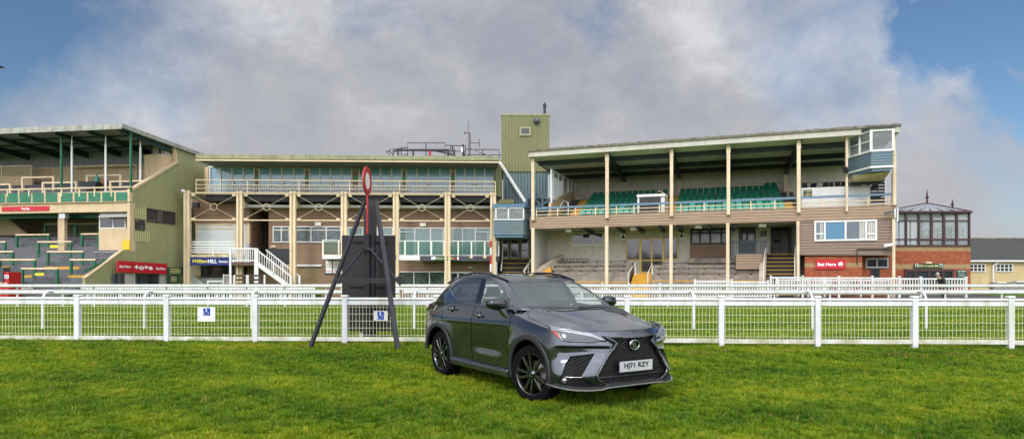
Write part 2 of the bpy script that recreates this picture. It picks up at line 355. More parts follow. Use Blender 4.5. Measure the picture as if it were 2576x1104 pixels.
def turf_mat():
    m = bpy.data.materials.new('turf'); m.use_nodes = True; t = m.node_tree; N = t.nodes.new; K = t.links.new; b = t.nodes['Principled BSDF']
    b.inputs['Roughness'].default_value = .9; b.inputs['Specular IOR Level'].default_value = .15
    g = N('ShaderNodeNewGeometry'); mp = N('ShaderNodeMapping'); mp.inputs['Scale'].default_value = (1, 2.2, 1); K(g.outputs['Position'], mp.inputs[0])
    a = N('ShaderNodeTexNoise'); a.inputs['Scale'].default_value = .9; a.inputs['Detail'].default_value = 8; a.inputs['Roughness'].default_value = .7; K(mp.outputs[0], a.inputs['Vector'])
    f = N('ShaderNodeTexNoise'); f.inputs['Scale'].default_value = 14; f.inputs['Detail'].default_value = 6; f.inputs['Roughness'].default_value = .8; K(mp.outputs[0], f.inputs['Vector'])
    ad = N('ShaderNodeMath'); ad.operation = 'ADD'; K(a.outputs[0], ad.inputs[0]); K(f.outputs[0], ad.inputs[1])
    r = N('ShaderNodeValToRGB'); e = r.color_ramp.elements; e[0].position = .40; e[0].color = (.04, .10, .004, 1); e[1].position = .62; e[1].color = (.20, .27, .010, 1)
    x = e.new(.5); x.color = (.10, .19, .006, 1)
    hf = N('ShaderNodeMath'); hf.operation = 'MULTIPLY'; hf.inputs[1].default_value = .5; K(ad.outputs[0], hf.inputs[0]); K(hf.outputs[0], r.inputs[0]); K(r.outputs[0], b.inputs['Base Color'])
    bp = N('ShaderNodeBump'); bp.inputs['Strength'].default_value = .9; bp.inputs['Distance'].default_value = .06; K(f.outputs[0], bp.inputs['Height']); K(bp.outputs[0], b.inputs['Normal'])
    return m
TURF = turf_mat()
grid_obj('ground', np.r_[-900, -300, -100, np.linspace(-60, 60, 121), 100, 300, 900], np.r_[-300, -50, -5, np.linspace(0, 60, 121), 90, 200, 900], TURF)

def blades(name, label, n, y0, y1, hmin, hmax, w, xlim=.90, seed=1, zone=None):
    """turf as separate tapering blades; colour differs blade by blade, clump by clump"""
    g = np.random.default_rng(seed)
    y = y0+(y1-y0)*g.random(n); x = (g.random(n)*2-1)*xlim*y
    def field(fx, fy, s):
        k = g.random((6, 3))*6.28; v = 0
        for i in range(6):
            a = k[i, 0]; f = s*(1+.6*i); v = v+np.sin(f*(fx*np.cos(a)+fy*1.6*np.sin(a))+k[i, 1])/(1+.5*i)
        return v/2.4
    cell = .075+.004*y0
    gx, gy = np.floor(x/cell), np.floor(y/cell)
    hsh = lambda k: np.mod(np.sin(gx*12.9898+gy*78.233+k*37.719)*43758.5453, 1)
    cx, cy = (gx+.15+.7*hsh(1))*cell, (gy+.15+.7*hsh(2))*cell
    rx, ry = x-cx, y-cy; rr = np.hypot(rx, ry)/cell; ck = hsh(3); chh = hsh(4)
    x = x-rx*.35*ck; y = y-ry*.35*ck
    cl = field(x, y, 1.1); cf = field(x, y, 5.5)*.6+(ck-.5)*.8; tus = field(x, y, 3.0)
    if zone is not None:
        keep = zone(x, y, tus+cf*.6, g); x, y, cl, cf, tus, rr, rx, ry, chh, ck = [q[keep] for q in (x, y, cl, cf, tus, rr, rx, ry, chh, ck)]; n = len(x)
    h = (hmin+(hmax-hmin)*g.random(n))*(.55+.95*chh)*(1.15-.55*np.clip(rr, 0, 1))*(1+.30*np.clip(tus, -1, 1))
    a = np.arctan2(ry, rx)+(g.random(n)-.5)*2.4; lean = .25+.9*g.random(n)*(.5+.5*np.clip(rr*1.6, 0, 1)); wa = g.random(n)*6.28
    dx, dy = np.cos(a), np.sin(a); z = gz(x, y)-.004
    ww = w*(.7+.6*g.random(n)); px, py = np.cos(wa)*ww, np.sin(wa)*ww
    V = np.empty((n, 5, 3))
    V[:, 0] = np.c_[x-px, y-py, z]; V[:, 1] = np.c_[x+px, y+py, z]
    mx, my, mz = x+dx*h*lean*.28, y+dy*h*lean*.28, z+h*.55
    V[:, 2] = np.c_[mx+px*.8, my+py*.8, mz]; V[:, 3] = np.c_[mx-px*.8, my-py*.8, mz]
    V[:, 4] = np.c_[x+dx*h*lean*.85, y+dy*h*lean*.85, z+h*(1.0-.25*lean)]
    me = bpy.data.meshes.new(name); me.vertices.add(n*5); me.vertices.foreach_set('co', V.ravel())
    idx = np.arange(n)[:, None]*5
    L = np.concatenate([idx+np.array([0, 1, 2, 3]), idx+np.array([3, 2, 4])], axis=1).ravel()
    me.loops.add(len(L)); me.loops.foreach_set('vertex_index', L)
    st = (np.arange(n)[:, None]*7+np.array([0, 4])).ravel(); me.polygons.add(2*n); me.polygons.foreach_set('loop_start', st)
    me.polygons.foreach_set('use_smooth', np.ones(2*n, bool))
    t = np.clip(.50+.26*cl+.30*cf+.22*(g.random(n)-.5)*2, 0, 1)
    c0 = np.array([.020, .080, .004]); c1_ = np.array([.14, .25, .006]); c2_ = np.array([.36, .38, .016])
    col = np.where(t[:, None] < .5, c0+(c1_-c0)*(t[:, None]*2), c1_+(c2_-c1_)*(t[:, None]*2-1))
    dry = g.random(n) < .035; col[dry] = [.40, .27, .07]
    if name.startswith('dry'): col = np.array([.42, .25, .075])*(.5+.8*g.random((n, 1)))
    ca = np.ones((n, 5, 4)); ca[:, :, :3] = col[:, None, :]
    at = me.attributes.new('tint', 'FLOAT_COLOR', 'POINT'); at.data.foreach_set('color', ca.ravel())
    me.update(calc_edges=True); me.validate()
    me.materials.append(GRASS); o = bpy.data.objects.new(name, me); C.objects.link(o); return tag(o, label, 'grass', None, 'stuff')
GRASS = bpy.data.materials.new('grass_blade'); GRASS.use_nodes = True
_t = GRASS.node_tree; _b = _t.nodes['Principled BSDF']; _a = _t.nodes.new('ShaderNodeAttribute'); _a.attribute_name = 'tint'
_t.links.new(_a.outputs['Color'], _b.inputs['Base Color']); _b.inputs['Roughness'].default_value = .55; _b.inputs['Specular IOR Level'].default_value = .25
_tl = _t.nodes.new('ShaderNodeBsdfTranslucent'); _t.links.new(_a.outputs['Color'], _tl.inputs[0]); _ms = _t.nodes.new('ShaderNodeMixShader'); _ms.inputs[0].default_value = .3
_t.links.new(_b.outputs[0], _ms.inputs[1]); _t.links.new(_tl.outputs[0], _ms.inputs[2]); _t.links.new(_ms.outputs[0], _t.nodes['Material Output'].inputs[0])
blades('near_grass', 'rough green turf around and in front of the parked car', 520000, 5.4, 9.5, .035, .085, .0042, .84, 1)
blades('verge_grass', 'green turf between the car and the white mesh fence', 420000, 9.5, 14.6, .035, .08, .0055, .84, 2)
blades('track_grass', 'mown racecourse turf beyond the mesh fence', 420000, 14.4, 34, .03, .06, .010, .84, 3)
blades('dry_grass', 'dead straw coloured grass clippings along the foot of the mesh fence', 130000, 12.0, 14.4, .02, .045, .005, .84, 5,
       zone=lambda x, y, c, g: (c+1.3*np.exp(-((y-13.0+.05*x)/.35)**2) > .85) | ((c > .7) & (y > 13.6)))

# far wood and hedge across the course, behind the photographer
def wood():
    m = MB(); g = random.Random(11)
    for k in range(260):
        x = -170+340*k/259+g.uniform(-1, 1); y = -95+g.uniform(-5, 5); r = g.uniform(2.2, 4.6); h = g.uniform(2, 7.5)+2.5*math.sin(x*.07)
        vs = []; n1, n2 = 5, 8
        for i in range(n1+1):
            th = math.pi*i/n1
            for j in range(n2): q = r*g.uniform(.75, 1.2); ph = 2*math.pi*j/n2; vs.append((x+q*math.sin(th)*math.cos(ph), y+q*math.sin(th)*math.sin(ph), max(0, h-1)+q*math.cos(th)))
        m.add(vs, [(i*n2+j, i*n2+(j+1) % n2, (i+1)*n2+(j+1) % n2, (i+1)*n2+j) for i in range(n1) for j in range(n2)])
    m.box(-180, 180, -97, -93, 0, 3)
    return m
tag(wood().build('far_wood', mat('wood_dark', (.03, .04, .018), .9, noise=(.8, .5))), 'dark far wood and hedge line across the racecourse, seen only in reflections', 'wood', None, 'stuff')
# ================================================================ rails and fences
def g0(x, y): return float(gz(np.array(x), np.array(y)))
def near(v, lst): return min(lst, key=lambda q: abs(q-v))
F1 = Frame(13.6, -.05)
PX = [-36, 196, 421, 643, 868, 1097, 1335, 1577, 1814, 2056, 2300, 2541, 2782]
S1 = [F1.s(v) for v in PX]
HW = ['at the left edge of the photo', 'left of the left wheelchair sign', 'just right of the left wheelchair sign', '', '']
def ground_at(fr, s, d=0): x, y, _ = fr.w(s, d, 0); return g0(x, y)
mesh_fence = thing('mesh_fence', F1.w(S1[0], 0, ground_at(F1, S1[0])), 'white post and rail fence filled with pale wire mesh, nearest fence, right behind the car', 'fence')
def post_mb(fr, s, w, z0, z1, cap=.014, d=0):
    m = MB(fr); m.box(s-w/2, s+w/2, d-w/2, d+w/2, z0, z1)
    c = w/2+cap; k = w/2-.012
    a = [(s-c, d-c), (s+c, d-c), (s+c, d+c), (s-c, d+c)]; b = [(s-c*.8, d-c*.8), (s+c*.8, d-c*.8), (s+c*.8, d+c*.8), (s-c*.8, d+c*.8)]
    m.box(s-c, s+c, d-c, d+c, z1, z1+.018)
    m.hexa([(x, y, z1+.018) for x, y in a]+[(x, y, z1+.036) for x, y in b])
    return m
for i, s in enumerate(S1):
    g = ground_at(F1, s)
    post_mb(F1, s, .105, g-.08, 1.195).build('post', WHITE, mesh_fence)
for i in range(len(S1)-1):
    a, b = S1[i]+.05, S1[i+1]-.05; m = MB(F1); m.tube([(a-.01, -.01, 1.147), (b+.01, -.01, 1.147)], .030, 12); m.build('top_rail', WHITE, mesh_fence)
    m = MB(F1); m.cbox(a, b, -.03, .03, 1.018, 1.108, .006); m.build('upper_board', WHITE, mesh_fence)
    sag = .006*math.sin(i*2.1)
    m = MB(F1); m.cbox(a, b, -.035, .035, .235+sag, .325+sag, .008); m.build('bottom_board', WDIRTY, mesh_fence)
    m = MB(F1); n = int(round((b-a-.08)/.075)); 
    for k in range(n+1):
        s = a+.04+(b-a-.08)*k/n; m.box(s-.0025, s+.0025, -.005, .0, .30, 1.04)
    for k in range(5):
        z = .375+.15*k; m.box(a, b, -.011, -.006, z-.003, z+.003)
    m.build('wire_mesh', mat('mesh_wire', (.74, .72, .50), .5), mesh_fence)
# wheelchair signs tied to the mesh
BLUE = mat('sign_blue', (.005, .045, .30), .4)
def wheelchair(fr, sc_, zc, k, d, parent, square):
    bw, bh = square; m = MB(fr); m.box(sc_-bw/2, sc_+bw/2, d-.003, d, zc-bh/2, zc+bh/2); m.build('blue_panel', BLUE, parent)
    m = MB(fr); e = d-.004; D2 = e-.002
    P = lambda x, y: (sc_+x*k, e-.001, zc+y*k)
    m.lathe([(0, 0), (.085*k, 0), (.085*k, .002), (0, .002)], (sc_-.06*k, e-.002, zc+.40*k), 'y', 16)
    def st(pts, w):
        for p, q in zip(pts, pts[1:]):
            m.bar((p[0], e-.001, p[2]), (q[0], e-.001, q[2]), w*k, .0025)
    st([P(-.06, .31), P(-.03, -.02), P(.20, -.02), P(.30, -.30), P(.40, -.26)], .085)
    st([P(-.05, .16), P(.15, .16)], .06)
    st([P(-.12+.26*math.cos(a), -.17+.26*math.sin(a)) for a in [R(115+i*20) for i in range(12)]], .075)
    m.build('wheelchair_symbol', SIGNW, parent)
def sign_thing(name, label, q0, q1, plate_mat, bq0, bq1, arrows):
    p0, p1 = F1.p(q0, -.02), F1.p(q1, -.02); s0, s1 = p0[0], p1[0]; z1, z0 = p0[2], p1[2]
    t = thing(name, F1.w((s0+s1)/2, -.02, z0), label, 'sign')
    m = MB(F1); m.cbox(s0, s1, -.020, -.014, z0, z1, .002); m.build('plate', plate_mat, t)
    a, b = F1.p(bq0, -.02), F1.p(bq1, -.02)
    wheelchair(F1, (a[0]+b[0])/2, (a[2]+b[2])/2, (a[2]-b[2])*.98, -.0205, t, (b[0]-a[0], a[2]-b[2]))
    if arrows:
        for x, sg in ((s0+.055, -1), (s1-.055, 1)):
            zc = z0+(z1-z0)*.30; m = MB(F1); e = -.0225
            m.bar((x-.025*sg, e, zc), (x+.028*sg, e, zc), .014, .002); m.bar((x+.03*sg, e, zc), (x+.006*sg, e, zc+.024), .014, .002); m.bar((x+.03*sg, e, zc), (x+.006*sg, e, zc-.024), .014, .002)
            m.build('arrow', BLUE, t)
z2c = crop(600, 1030, 3.963); z3c = crop(1200, 1030, 4.088)
sign_thing('wheelchair_sign', 'white plate with blue wheelchair symbol and two blue arrows on the mesh fence', z2c(557, 482), z2c(818, 692), SIGNW, z2c(642, 492), z2c(748, 605), True)
sign_thing('wheelchair_sign', 'small grey plate with a blue wheelchair symbol on the mesh between the tripod legs', z3c(825, 552), z3c(1038, 700), mat('alu_plate', (.60, .60, .57), .4), z3c(879, 562), z3c(981, 686), False)

# swan-neck running rails
def running_rail(label, fr, vxs, zt, thick, neck, s0, s1, out, r=.036):
    t = thing('running_rail', fr.w((s0+s1)/2, 0, ground_at(fr, (s0+s1)/2)), label, 'fence', 'white running rails of the racecourse')
    m = MB(fr)   # oval plastic rail
    for k in range(1):
        prof = [(math.cos(a)*.045, math.sin(a)*thick/2) for a in [2*math.pi*i/12 for i in range(12)]]
        vs = [(s, d+neck, zt-thick/2+z) for s in (s0, s1) for d, z in prof]
        m.add(vs, [(i, (i+1) % 12, (i+1) % 12+12, i+12) for i in range(12)], True); m.add(vs[:12], [tuple(range(12))]); m.add(vs[12:], [tuple(range(11, -1, -1))])
        m.box(s0, s1, neck-.05, neck+.05, zt-.012, zt+.004)
    m.build('rail', WHITE, t)
    for v in vxs:
        s = fr.s(v); g = ground_at(fr, s); zc = zt-.03
        pts = [(s, 0, g-.05), (s, 0, zc-.30), (s, neck*.06, zc-.18), (s, neck*.22, zc-.08), (s, neck*.5, zc-.02), (s, neck*.95, zc-.02)]
        pp = MB(fr); pp.tube(pts, r, 10); pp.build('swan_neck_post', WHITE, t)
    return t
F2l = Frame(18.6, .0)
sL0, sL1 = F2l.s(-60), F2l.s(1005); sR0, sR1 = F2l.s(1016), F2l.s(2640)
running_rail('white running rail on curved posts, left length, behind the mesh fence', F2l, [-150, 107, 363, 633, 908], 1.243, .135, .42, F2l.s(-200, .42), F2l.s(1005, .42), 1)
t = running_rail('white running rail on curved posts, right length, behind the mesh fence and the car', F2l, [1042, 1183, 1464, 1745, 2044, 2330, 2640], 1.243, .135, .42, F2l.s(1016, .42), F2l.s(2700, .42), 1)
F3 = Frame(33.2, .0)
v3 = [47+k*98.5 for k in range(-1, 13)]
v3 = [-52, 44, 158, 237, 420, 523, 621, 717, 820, 1075, 1260, 1400, 1540, 1680, 1821, 1948, 2088, 2235, 2378, 2520, 2660]
running_rail('long white running rail on the far side of the track, in front of the stands', F3, v3, 1.262, .15, -.35, F3.s(-150), F3.s(2720), 1, .045)

# picket fences in front of the stands
def picket(label, fr, posts, group=None, pw=.05, pitch=.135, d=0, name='picket_fence', zbot=None, gate=False):
    """posts: list of (vx, y of top, y of bottom) in the print"""
    s_, zt, zb = [], [], []
    for v, yt, yb in posts: s_.append(fr.s(v, d)); zt.append(fr.z(v, yt, d)); zb.append(fr.z(v, yb, d))
    t = thing(name, fr.w(s_[0], d, zb[0]), label, 'fence', group)
    for i in range(len(s_)):
        post_mb(fr, s_[i], .11, zb[i]-.1, zt[i], .02, d).build('post', WHITE, t)
    for i in range(len(s_)-1):
        a, b = s_[i]+.06, s_[i+1]-.06; z1 = min(zt[i], zt[i+1])-.05; z1 = zt[i+1]-.06 if abs(zt[i]-zt[i+1]) > .15 and zt[i+1] < zt[i] else z1
        z0 = max(zb[i], zb[i+1])+.08
        m = MB(fr); m.box(a, b, d-.03, d+.03, z1-.09, z1); m.box(a, b, d-.025, d+.025, z0, z0+.07)
        n = max(2, int((b-a)/pitch))
        for k in range(n):
            s = a+(b-a)*(k+.5)/n; m.box(s-pw/2, s+pw/2, d-.014, d+.014, z0+.07, z1-.09)
        m.build('picket_panel', WHITE, t)
    return t
FPK = Frame(38.0, -.02)
lx = [-30, 6, 62, 82, 138, 207, 304, 426, 530, 610, 735, 852, 985, 1080, 1185]
picket('low white picket fence on the left in front of the betting stand and staircase', FPK, [(v, 720.5, 757) for v in (-60, 12, 68, 145, 222, 304, 385, 468, 546, 627, 708, 790)], pitch=.15)
picket('low white picket fence in the middle behind the black board and the car', FPK, [(v, 722, 757) for v in (985, 1040, 1105, 1190, 1280, 1370, 1455)], pitch=.15)
FPR = Frame(40.3, -.12)
picket('white picket fence stepping up below the concrete terraces, left of the brick bar', FPR, [(1455, 716, 757), (1515, 712.5, 757), (1582, 712.5, 756), (1660, 713.5, 755)], pitch=.15)
picket('white picket fence below the green seats with its middle length raised', FPR, [(1660, 713.5, 755), (1748, 703.5, 753), (1840, 703.5, 751), (1932, 705.5, 750)], pitch=.15, d=.25)
picket('tall white picket fence in front of the red brick wall and the bar door', FPR, [(1939, 694, 744), (2019, 694, 744), (2110, 695, 744), (2194, 695, 744), (2262, 696, 744), (2316, 697, 744), (2430, 697, 744)], pitch=.15, d=.5)
picket('second white picket fence just behind the tall one by the brick wall', FPR, [(1955, 699, 744), (2033, 700, 744), (2074, 700, 744), (2165, 701, 744), (2240, 701, 744)], pitch=.17, d=2.0)
# retaining bank below the bar terrace
m = MB(FPR); a0 = FPR.s(1895, .3); a1 = FPR.s(2680, .3); m.box(a0, a1, .12, 16, -.3, .40)
m.build('terrace', mat('terrace_path', (.085, .075, .068), .9, noise=(1.6, .6), bump=(12, .5)), None, 'structure')

# ================================================================ winning post on its tripod, with the black board behind the fence
cz = crop(1100, 600, 1.5132)
FT = Frame(12.75, 0)   # feet
BK = BLACKP
RIM = mat('red_ring', (.45, .012, .01), .45, noise=(6, .2))
tp = thing('winning_post', (FT.w(FT.s(893), 0, 0)[0], 12.9, .15), 'black timber tripod carrying the red ringed white winning disc on a red pole', 'winning post')
def fp(q, y): return W0.p(q, 0) if False else ((q[0]-1288)/FV*y, y, CH-(q[1]-HV)/FV*y)
YA = 14.1
apexL, apexR = fp(cz(405, 235), YA), fp(cz(470, 232), YA)
footL, footR = fp(cz(93, 1072), 12.75), fp(cz(594, 1078), 12.65)
m = MB(); m.bar(footL, apexL, .075, .06); m.build('leg', BK, tp)
m = MB(); m.bar(footR, apexR, .09, .07); m.build('leg', BK, tp)
yb = 13.12; m = MB(); A = fp(cz(250, 683), yb); B = fp(cz(530, 681), yb); m.box(A[0], B[0], yb-.09, yb-.02, A[2]-.055, A[2]+.055); m.build('cross_bar', BK, tp)
# centre mast behind the fence
YM = 14.35
m = MB(); a = fp(cz(404, 420), YM-.06); b = fp(cz(432, 1045), YM-.06); m.box(a[0], b[0], YM-.10, YM+.02, .0, a[2]); m.build('post', BK, tp)
m = MB(); a = fp(cz(424, 228), YM); b = fp(cz(456, 430), YM); m.box(a[0], b[0], YM+.03, YM+.22, .0, a[2]); m.build('mast', BK, tp)
m = MB(); a = fp(cz(418, 505), YM-.16); m.box(a[0]-.17, a[0]+.17, YM-.2, YM-.10, a[2]-.03, a[2]+.03); m.build('bracket', BK, tp)
for q0, q1 in ((cz(398, 505), cz(258, 675)), (cz(435, 505), cz(590, 683))):
    m = MB(); m.tube([fp(q0, YM-.16), fp(q1, 13.2)], .028, 8); m.build('brace', BK, tp)
e = fp(cz(606, 680), 13.15); m = MB(); m.prism([(e[0]-.11, e[2]), (e[0], e[2]-.12), (e[0]+.11, e[2]), (e[0], e[2]+.12)], 13.1, 13.16); o = m.build('foot_plate', BK, tp)
# red pole and disc
p0 = fp(cz(420, 418), 14.0); p1 = fp(cz(420, 190), 14.0)
m = MB(); m.tube([p0, p1], .022, 10); m.build('pole', RIM, tp)
dc = fp(cz(418.5, 118), 14.0)
RX, RZ = .285*.78, .80*.78
RXw = (cz(441, 0)[0]-cz(396, 0)[0])/2/FV*14.0; RZw = (cz(0, 198)[1]-cz(0, 38)[1])/2/FV*14.0
def disc(mb, rx, rz, y0, y1, hole=0, n=40, rot=R(3)):
    # round board seen nearly edge-on: turned about its pole, so it stands as a turned plate
    vs = []; ang = R(86.5)
    for y in (y0, y1):
        for f in ((1,) if not hole else (1, hole)):
            for k in range(n):
                a = 2*math.pi*k/n; u = rz*f*math.cos(a); v = rz*f*math.sin(a)
                vs.append((dc[0]+u*math.cos(ang)+y*math.sin(ang), 14.0+u*math.sin(ang)-y*math.cos(ang), dc[2]+v))
    if not hole:
        mb.add(vs, [tuple(range(n)), tuple(range(2*n-1, n-1, -1))]+[(k, k+n, (k+1) % n+n, (k+1) % n) for k in range(n)])
    else:
        fs = []
        for k in range(n):
            j = (k+1) % n; fs += [(k, j, n+j, n+k), (2*n+k, 3*n+k, 3*n+j, 2*n+j), (k, 2*n+k, 2*n+j, j), (n+k, n+j, 3*n+j, 3*n+k)]
        mb.add(vs, fs)
m = MB(); disc(m, RXw, RZw,   .015, -.015, .60); m.build('red_ring', RIM, tp)
m = MB(); disc(m, RXw*.60, RZw*.60, .009, -.009); m.build('white_disc', mat('disc_white', (.80, .74, .72), .6, noise=(5, .15)), tp)
bb = thing('notice_board', fp(cz(425, 1000), 14.9), 'big black boarded panel standing on white feet behind the mesh fence under the red disc', 'board')
YB = 14.85; m = MB(); a = fp(cz(276, 427), YB); b = fp(cz(577, 970), YB); m.box(a[0], b[0], YB, YB+.06, b[2], a[2])
m.build('panel', mat('board_black', (.008, .008, .010), .6, noise=(1.5, .4), bump=(5, .3)), bb)
for x0, x1, y in ((335, 405, 462), (440, 535, 465), (318, 400, 716), (435, 520, 718)):
    a = fp(cz(x0, y), YB); b = fp(cz(x1, y), YB); m = MB(); m.box(a[0], b[0], YB-.05, YB, a[2]-.012, a[2]+.012); m.build('batten', BK, bb)
for x in (386, 448):
    a = fp(cz(x, 900), YB+.1); m = MB(); m.box(a[0]-.045, a[0]+.045, YB+.07, YB+.15, 0.02, 1.0); m.build('leg', WHITEP, bb)
a = fp(cz(430, 900), YB); m = MB(); m.box(a[0]-.14, a[0]+.14, YB+.065, YB+.17, 0.0, 3.2); m.build('upright', BK, bb)
# ================================================================ the car
CAX, CAY, CAA = .3065, 9.843, R(-58.2)
cc, cs = math.cos(CAA), math.sin(CAA)
def car2img(P):
    P = np.asarray(P, float); wx = CAX+P[:, 0]*cc-P[:, 1]*cs; wy = CAY+P[:, 0]*cs+P[:, 1]*cc
    return np.c_[1920+2400*wx/wy, 1040.5+2400*(CH-P[:, 2])/wy]
def Z(x0, y0, s): return lambda pts: np.array([(x0+x/s, y0+y/s) for x, y in pts])
k1, k2, k3, k4, k5, k6 = Z(2200,1160,3.247), Z(1880,1240,3.943), Z(1590,1080,3.248), Z(1600,1000,4.6), Z(1900,1000,4.6), Z(2050,1180,3.45)
def crom(tab, u):
    """Catmull-Rom through rows of tab at float positions u"""
    tab = np.asarray(tab, float); n = len(tab); i = np.clip(np.floor(u).astype(int), 0, n-2); t = (u-i)
    g = lambda j: tab[np.clip(j, 0, n-1)]
    p0, p1, p2, p3 = g(i-1), g(i), g(i+1), g(i+2)
    p0 = np.where((i == 0).reshape((-1,)+(1,)*(tab.ndim-1)), 2*p1-p2, p0); p3 = np.where((i >= n-2).reshape((-1,)+(1,)*(tab.ndim-1)), 2*p2-p1, p3)
    t = t.reshape((-1,)+(1,)*(tab.ndim-1))
    return .5*((2*p1)+(-p0+p2)*t+(2*p0-5*p1+4*p2-p3)*t*t+(-p0+3*p1-3*p2+p3)*t**3)
def lin(x, xs, ys): return np.interp(x, xs, ys)
def polysdf(P, poly):
    """signed distance, positive inside"""
    P = np.asarray(P)[:, :2]; Q = np.asarray(poly); A = Q; B = np.roll(Q, -1, 0); d = np.full(len(P), 1e9); ins = np.zeros(len(P), bool)
    for a, b in zip(A, B):
        e = b-a; w = P-a; t = np.clip((w@e)/(e@e+1e-12), 0, 1); q = w-t[:, None]*e; d = np.minimum(d, (q**2).sum(1))
        c = ((a[1] > P[:, 1]) != (b[1] > P[:, 1])); xx = (b[0]-a[0])*(P[:, 1]-a[1])/((b[1]-a[1]) if b[1] != a[1] else 1e-9)+a[0]
        ins ^= c & (P[:, 0] < xx)
    return np.sqrt(d)*np.where(ins, 1, -1)
def linedist(P, poly):
    Q = np.asarray(poly); d = np.full(len(P), 1e9)
    for a, b in zip(Q[:-1], Q[1:]):
        e = b-a; w = P-a; t = np.clip((w@e)/(e@e+1e-12), 0, 1); q = w-t[:, None]*e; d = np.minimum(d, (q**2).sum(1))
    return np.sqrt(d)
def clip(M, f):
    """keep the part of mesh M=(V,F) where f>=0, cutting faces along f=0"""
    V, F = M; f = np.where(np.abs(f) < 1e-7, 1e-7, f); pos = f > 0
    nv = [tuple(p) for p in V]; cache = {}; out = []
    for face in F:
        ps = [pos[i] for i in face]
        if all(ps): out.append(face); continue
        if not any(ps): continue
        poly = []
        for a, b in zip(face, face[1:]+face[:1]):
            if pos[a]: poly.append(a)
            if pos[a] != pos[b]:
                key = (min(a, b), max(a, b))
                if key not in cache:
                    t = f[a]/(f[a]-f[b]); cache[key] = len(nv); nv.append(tuple(V[a]*(1-t)+V[b]*t))
                poly.append(cache[key])
        if len(poly) > 2: out.append(tuple(poly))
    used = sorted({i for q in out for i in q}); mp = {j: i for i, j in enumerate(used)}
    return (np.array([nv[i] for i in used]) if used else np.zeros((0, 3)), [tuple(mp[i] for i in q) for q in out])
def splitm(M, fn):
    f = fn(M[0]); return clip(M, f), clip(M, -f)
def gridmesh(P):
    n, m = P.shape[:2]; I = np.arange(n*m).reshape(n, m)
    F = [tuple(int(v) for v in q) for q in np.c_[I[:-1,:-1].ravel(), I[1:,:-1].ravel(), I[1:,1:].ravel(), I[:-1,1:].ravel()]]
    return P.reshape(-1, 3).copy(), F
def comps(M):
    """connected pieces, largest first"""
    V, F = M; par = list(range(len(V)))
    key = {}
    for i, p in enumerate(V):
        k = tuple(np.round(p, 5)); par[i] = key.setdefault(k, i)
    def fd_(i):
        while par[i] != i: par[i] = par[par[i]]; i = par[i]
        return i
    for q in F:
        r = fd_(q[0])
        for j in q[1:]: par[fd_(j)] = r
    g = {}
    for q in F: g.setdefault(fd_(q[0]), []).append(q)
    out = []
    for fs in sorted(g.values(), key=len, reverse=True):
        used = sorted({i for q in fs for i in q}); mp = {j: i for i, j in enumerate(used)}; out.append((V[used], [tuple(mp[i] for i in q) for q in fs]))
    return out
def vnorm(M):
    V, F = M; N_ = np.zeros_like(V)
    for q in F:
        a, b, c = V[q[0]], V[q[1]], V[q[2]]; nn = np.cross(b-a, c-a); 
        for i in q: N_[i] += nn
    l = np.linalg.norm(N_, axis=1); l[l == 0] = 1; return N_/l[:, None]
def emit(name, M, mt, parent, thick=.012, off=0, mirror=True, both=True, flip=False, smooth=True):
    V, F = M
    if not len(F): return None
    if off: V = V+vnorm(M)*off*(-1 if flip else 1)
    o = None
    for sgn in ((1, -1) if both else (1,)):
        W = V.copy(); W[:, 1] *= sgn; FF = F if (sgn == 1) != flip else [tuple(reversed(q)) for q in F]
        if both is True and mirror == 'join':
            pass
        me = bpy.data.meshes.new(name); me.from_pydata(W.tolist(), [], FF); me.polygons.foreach_set('use_smooth', [smooth]*len(FF)); me.materials.append(mt)
        ob = bpy.data.objects.new(name, me); C.objects.link(ob); ob.parent = parent
        if thick:
            md = ob.modifiers.new('thickness', 'SOLIDIFY'); md.thickness = thick; md.offset = -1
        o = o or ob
    return o
def join_mirror(M, eps=1e-4):
    V, F = M; W = V.copy(); W[:, 1] *= -1; n = len(V); mp = np.arange(n)+n
    cen = np.abs(V[:, 1]) < eps; mp[cen] = np.arange(n)[cen]
    return np.vstack([V, W]), F+[tuple(int(mp[i]) for i in reversed(q)) for q in F]

PAINT = mat('grey_metallic_paint', (.088, .092, .112), .15, .9, coat=1.0)
CLAD = mat('arch_cladding', (.022, .023, .026), .5)
GLOSSK = mat('gloss_black', (.006, .006, .008), .08, coat=.6)
CHROME = mat('bright_trim', (.62, .62, .60), .16, 1.0)
TYRE = mat('tyre', (.004, .004, .0045), .85, spec=.12, bump=(60, .15))
RIMK = mat('rim_black', (.012, .012, .014), .18, .5, coat=.8)
MACH = mat('machined_edge', (.62, .62, .64), .2, 1.0)
CGLASS = mat('car_glass', (.26, .31, .31), .02, alpha=.30)
PGLASS = mat('privacy_glass', (.035, .038, .042), .03, alpha=.93, spec=.9)
LINER = mat('car_liner', (.004, .004, .005), .9)
CABIN = mat('cabin_trim', (.035, .038, .04), .7)

